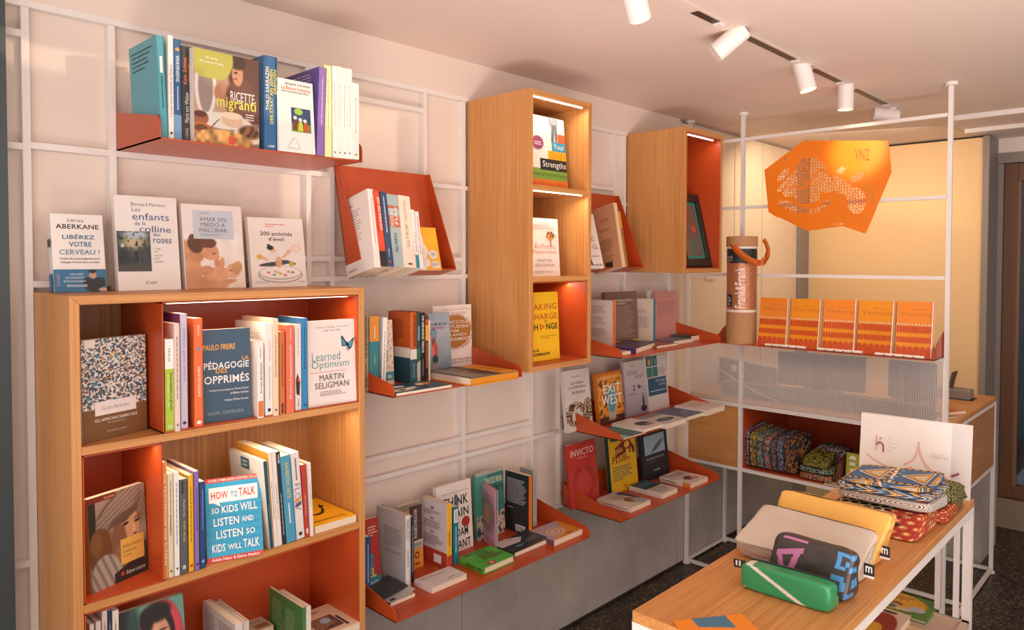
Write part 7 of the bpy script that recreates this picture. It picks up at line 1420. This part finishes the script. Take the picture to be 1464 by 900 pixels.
# ------------------------------------------------------------------ tall cabinet and wall cabinet
yw_ = 1.742
def in_tall(label, right_px, bl_y, tl_y, z, T, xb, W, lean, **k):
    R = PX(xb, right_px, bl_y); W = R.y-max(1.736, PX(xb, W, 300).y); P = Vector((xb, R.y-W, z)); th = math.radians(lean); n = Vector((1, 0, 0)); hd = UZ*math.cos(th)-n*math.sin(th)
    Q = P+Vector((0, W, 0)); Hh = min([i*.0005 for i in range(100, 700)], key=lambda h: abs(proj(Q+hd*h)[1]-tl_y))
    return book(label, frame_matrix(P, Vector((0, 1, 0)), hd), W, T, Hh, **k)
G = 'books standing in the tall cabinet'
in_tall('white cover with stepped coloured title blocks in the top bay of the tall cabinet', 812, 262.8, 172.3, 1.7225, .018, .235, 759, 5, front='ecdcd0', spine='ecdcd0', group=G, items=[('R', 'F', 0, 0, 1, .12, 'e07a30'), ('R', 'F', 0, .12, 1, .27, '7aa040'), ('R', 'F', .28, .25, 1, .41, '26262a'), ('R', 'F', .50, .41, 1, .53, 'eaaa1e'), ('R', 'F', .62, .53, 1, .66, '2a90b4'), ('R', 'F', .79, .66, 1, .78, 'dc5a34'), ('X', 'F', 'Your', .66, .56, .96, .64, 'f0ece4', 0), ('X', 'F', "Child's", .55, .43, .96, .52, 'b87a1e', 0), ('X', 'F', 'Strengths', .34, .27, .97, .38, 'f0ece4', 0), ('X', 'F', 'A Guide for Parents and Teachers', .04, .17, .96, .22, '4a6a28', 0), ('X', 'F', 'Jenifer Fox, M.Ed.', .05, .02, .95, .09, 'c85a1e', 0), ('C', 'F', .24, .62, .15, .095, '8a4068'), ('L', 'F', .14, .58, .34, .64, 2, 'e8d8e0'), ('G', 'F', [(.60, .66), (.64, .86), (.62, 1), (.78, 1), (.78, .86), (.76, .66), (.72, .66), (.70, .84), (.67, .66)], '5f6874'), ('G', 'F', [(.60, .90), (.80, .90), (.80, 1), (.58, 1)], '8a93a0')])
in_tall('white cover with a small blossom tree in the middle bay of the tall cabinet', 801, 393.3, 313.3, 1.4275, .018, .235, 760, 4, front='ead6cc', spine='ead6cc', group=G, items=[('X', 'F', 'Authentic', .14, .475, .88, .57, 'c8704c', 0), ('X', 'F', 'Happiness', .08, .37, .90, .46, 'c8704c', 0), ('X', 'F', 'MARTIN', .22, .245, .72, .30, '8a7268', 0), ('X', 'F', 'SELIGMAN', .14, .165, .80, .22, '8a7268', 0), ('R', 'F', .70, .50, .73, .64, '8a5a40')]+[('C', 'F', .70+.16*math.cos(i*2.4)*(i/16)**.5, .70+.07*math.sin(i*2.4)*(i/16)**.5, .035, .022, ['b8683c', 'd8a04c', '6a4a34'][i % 3]) for i in range(16)]+[('L', 'F', .12, .80, .86, .93, 4, 'a89a92'), ('L', 'F', .1, .04, .86, .1, 3, 'a89a92')])
in_tall('bright yellow cover with widely set red and black capitals, tall cabinet bottom bay', 800.5, 517.3, 416.5, 1.1455, .02, .24, 755, 3, front='edb90e', spine='e0a80c', group=G, items=[('X', 'F', 'TAKING', .08, .74, .95, .835, 'c05a24', 1), ('X', 'F', 'CHARGE', .08, .60, .95, .69, 'c05a24', 1), ('X', 'F', 'OF', .55, .555, .63, .585, '4a3a1a', 1), ('X', 'F', 'CH', .08, .45, .34, .54, '2e2818', 1), ('G', 'F', [(.40, .45), (.40, .54), (.56, .495)], 'c84a1e'), ('G', 'F', [(.435, .475), (.435, .515), (.50, .495)], 'edb90e'), ('X', 'F', 'NGE', .59, .45, .95, .54, '2e2818', 1), ('L', 'F', .4, .31, .95, .37, 2, 'b08a1c'), ('X', 'F', 'PAUL', .06, .14, .36, .18, '3a3018', 1), ('X', 'F', 'SHOEMAKER', .06, .08, .68, .12, '3a3018', 1)])
# dark ornate frame leaning in the wall cabinet
e = empty('picture_frame', 'dark ornate framed picture with a turquoise mount leaning in the orange wall cabinet', 'frame', (.22, 2.72, 1.452))
R = PX(.235, 1015, 380); TR = PX(.16, 999.3, 281); y1_ = R.y; y0_ = y1_-.235; hz = TR.z-1.452; lx = .235-.16
hh = Vector((-lx, 0, hz)).normalized(); Lh = Vector((-lx, 0, hz)).length; P0 = Vector((.235, y0_, 1.452)); nrm = Vector((0, 1, 0)).cross(hh)
def fr_(u0, v0, u1, v1, t0, t1, mm, nm, bev=0):
    b = [P0+Vector((0, u, 0))+hh*v+nrm*t for t in (t0, t1) for u, v in ((u0, v0), (u1, v0), (u1, v1), (u0, v1))]
    MB().hexa(b, mm).build(nm, e, bevel=bev)
Wf = .235; DKF = mat('2a211d', .4, bump=1.0); TQ = mat('2f8a78', .5); w_ = .036
fr_(0, 0, Wf, w_, 0, .018, DKF, 'frame_rail', .004); fr_(0, Lh-w_, Wf, Lh, 0, .018, DKF, 'frame_rail', .004); fr_(0, w_, w_, Lh-w_, 0, .018, DKF, 'frame_stile', .004); fr_(Wf-w_, w_, Wf, Lh-w_, 0, .018, DKF, 'frame_stile', .004)
fr_(w_, w_, Wf-w_, Lh-w_, .002, .006, TQ, 'mount'); fr_(w_+.014, w_+.014, Wf-w_-.014, Lh-w_-.014, .006, .007, mat('6a5a50', .3, coat=.5), 'picture'); fr_(Wf-.10, Lh*.48, Wf-.075, Lh*.56, .007, .0074, mat('c8542c', .5), 'sticker'); fr_(Wf-.125, w_+.02, Wf-.09, Lh*.40, .007, .0073, mat('3f6f68', .5), 'figure_shape')
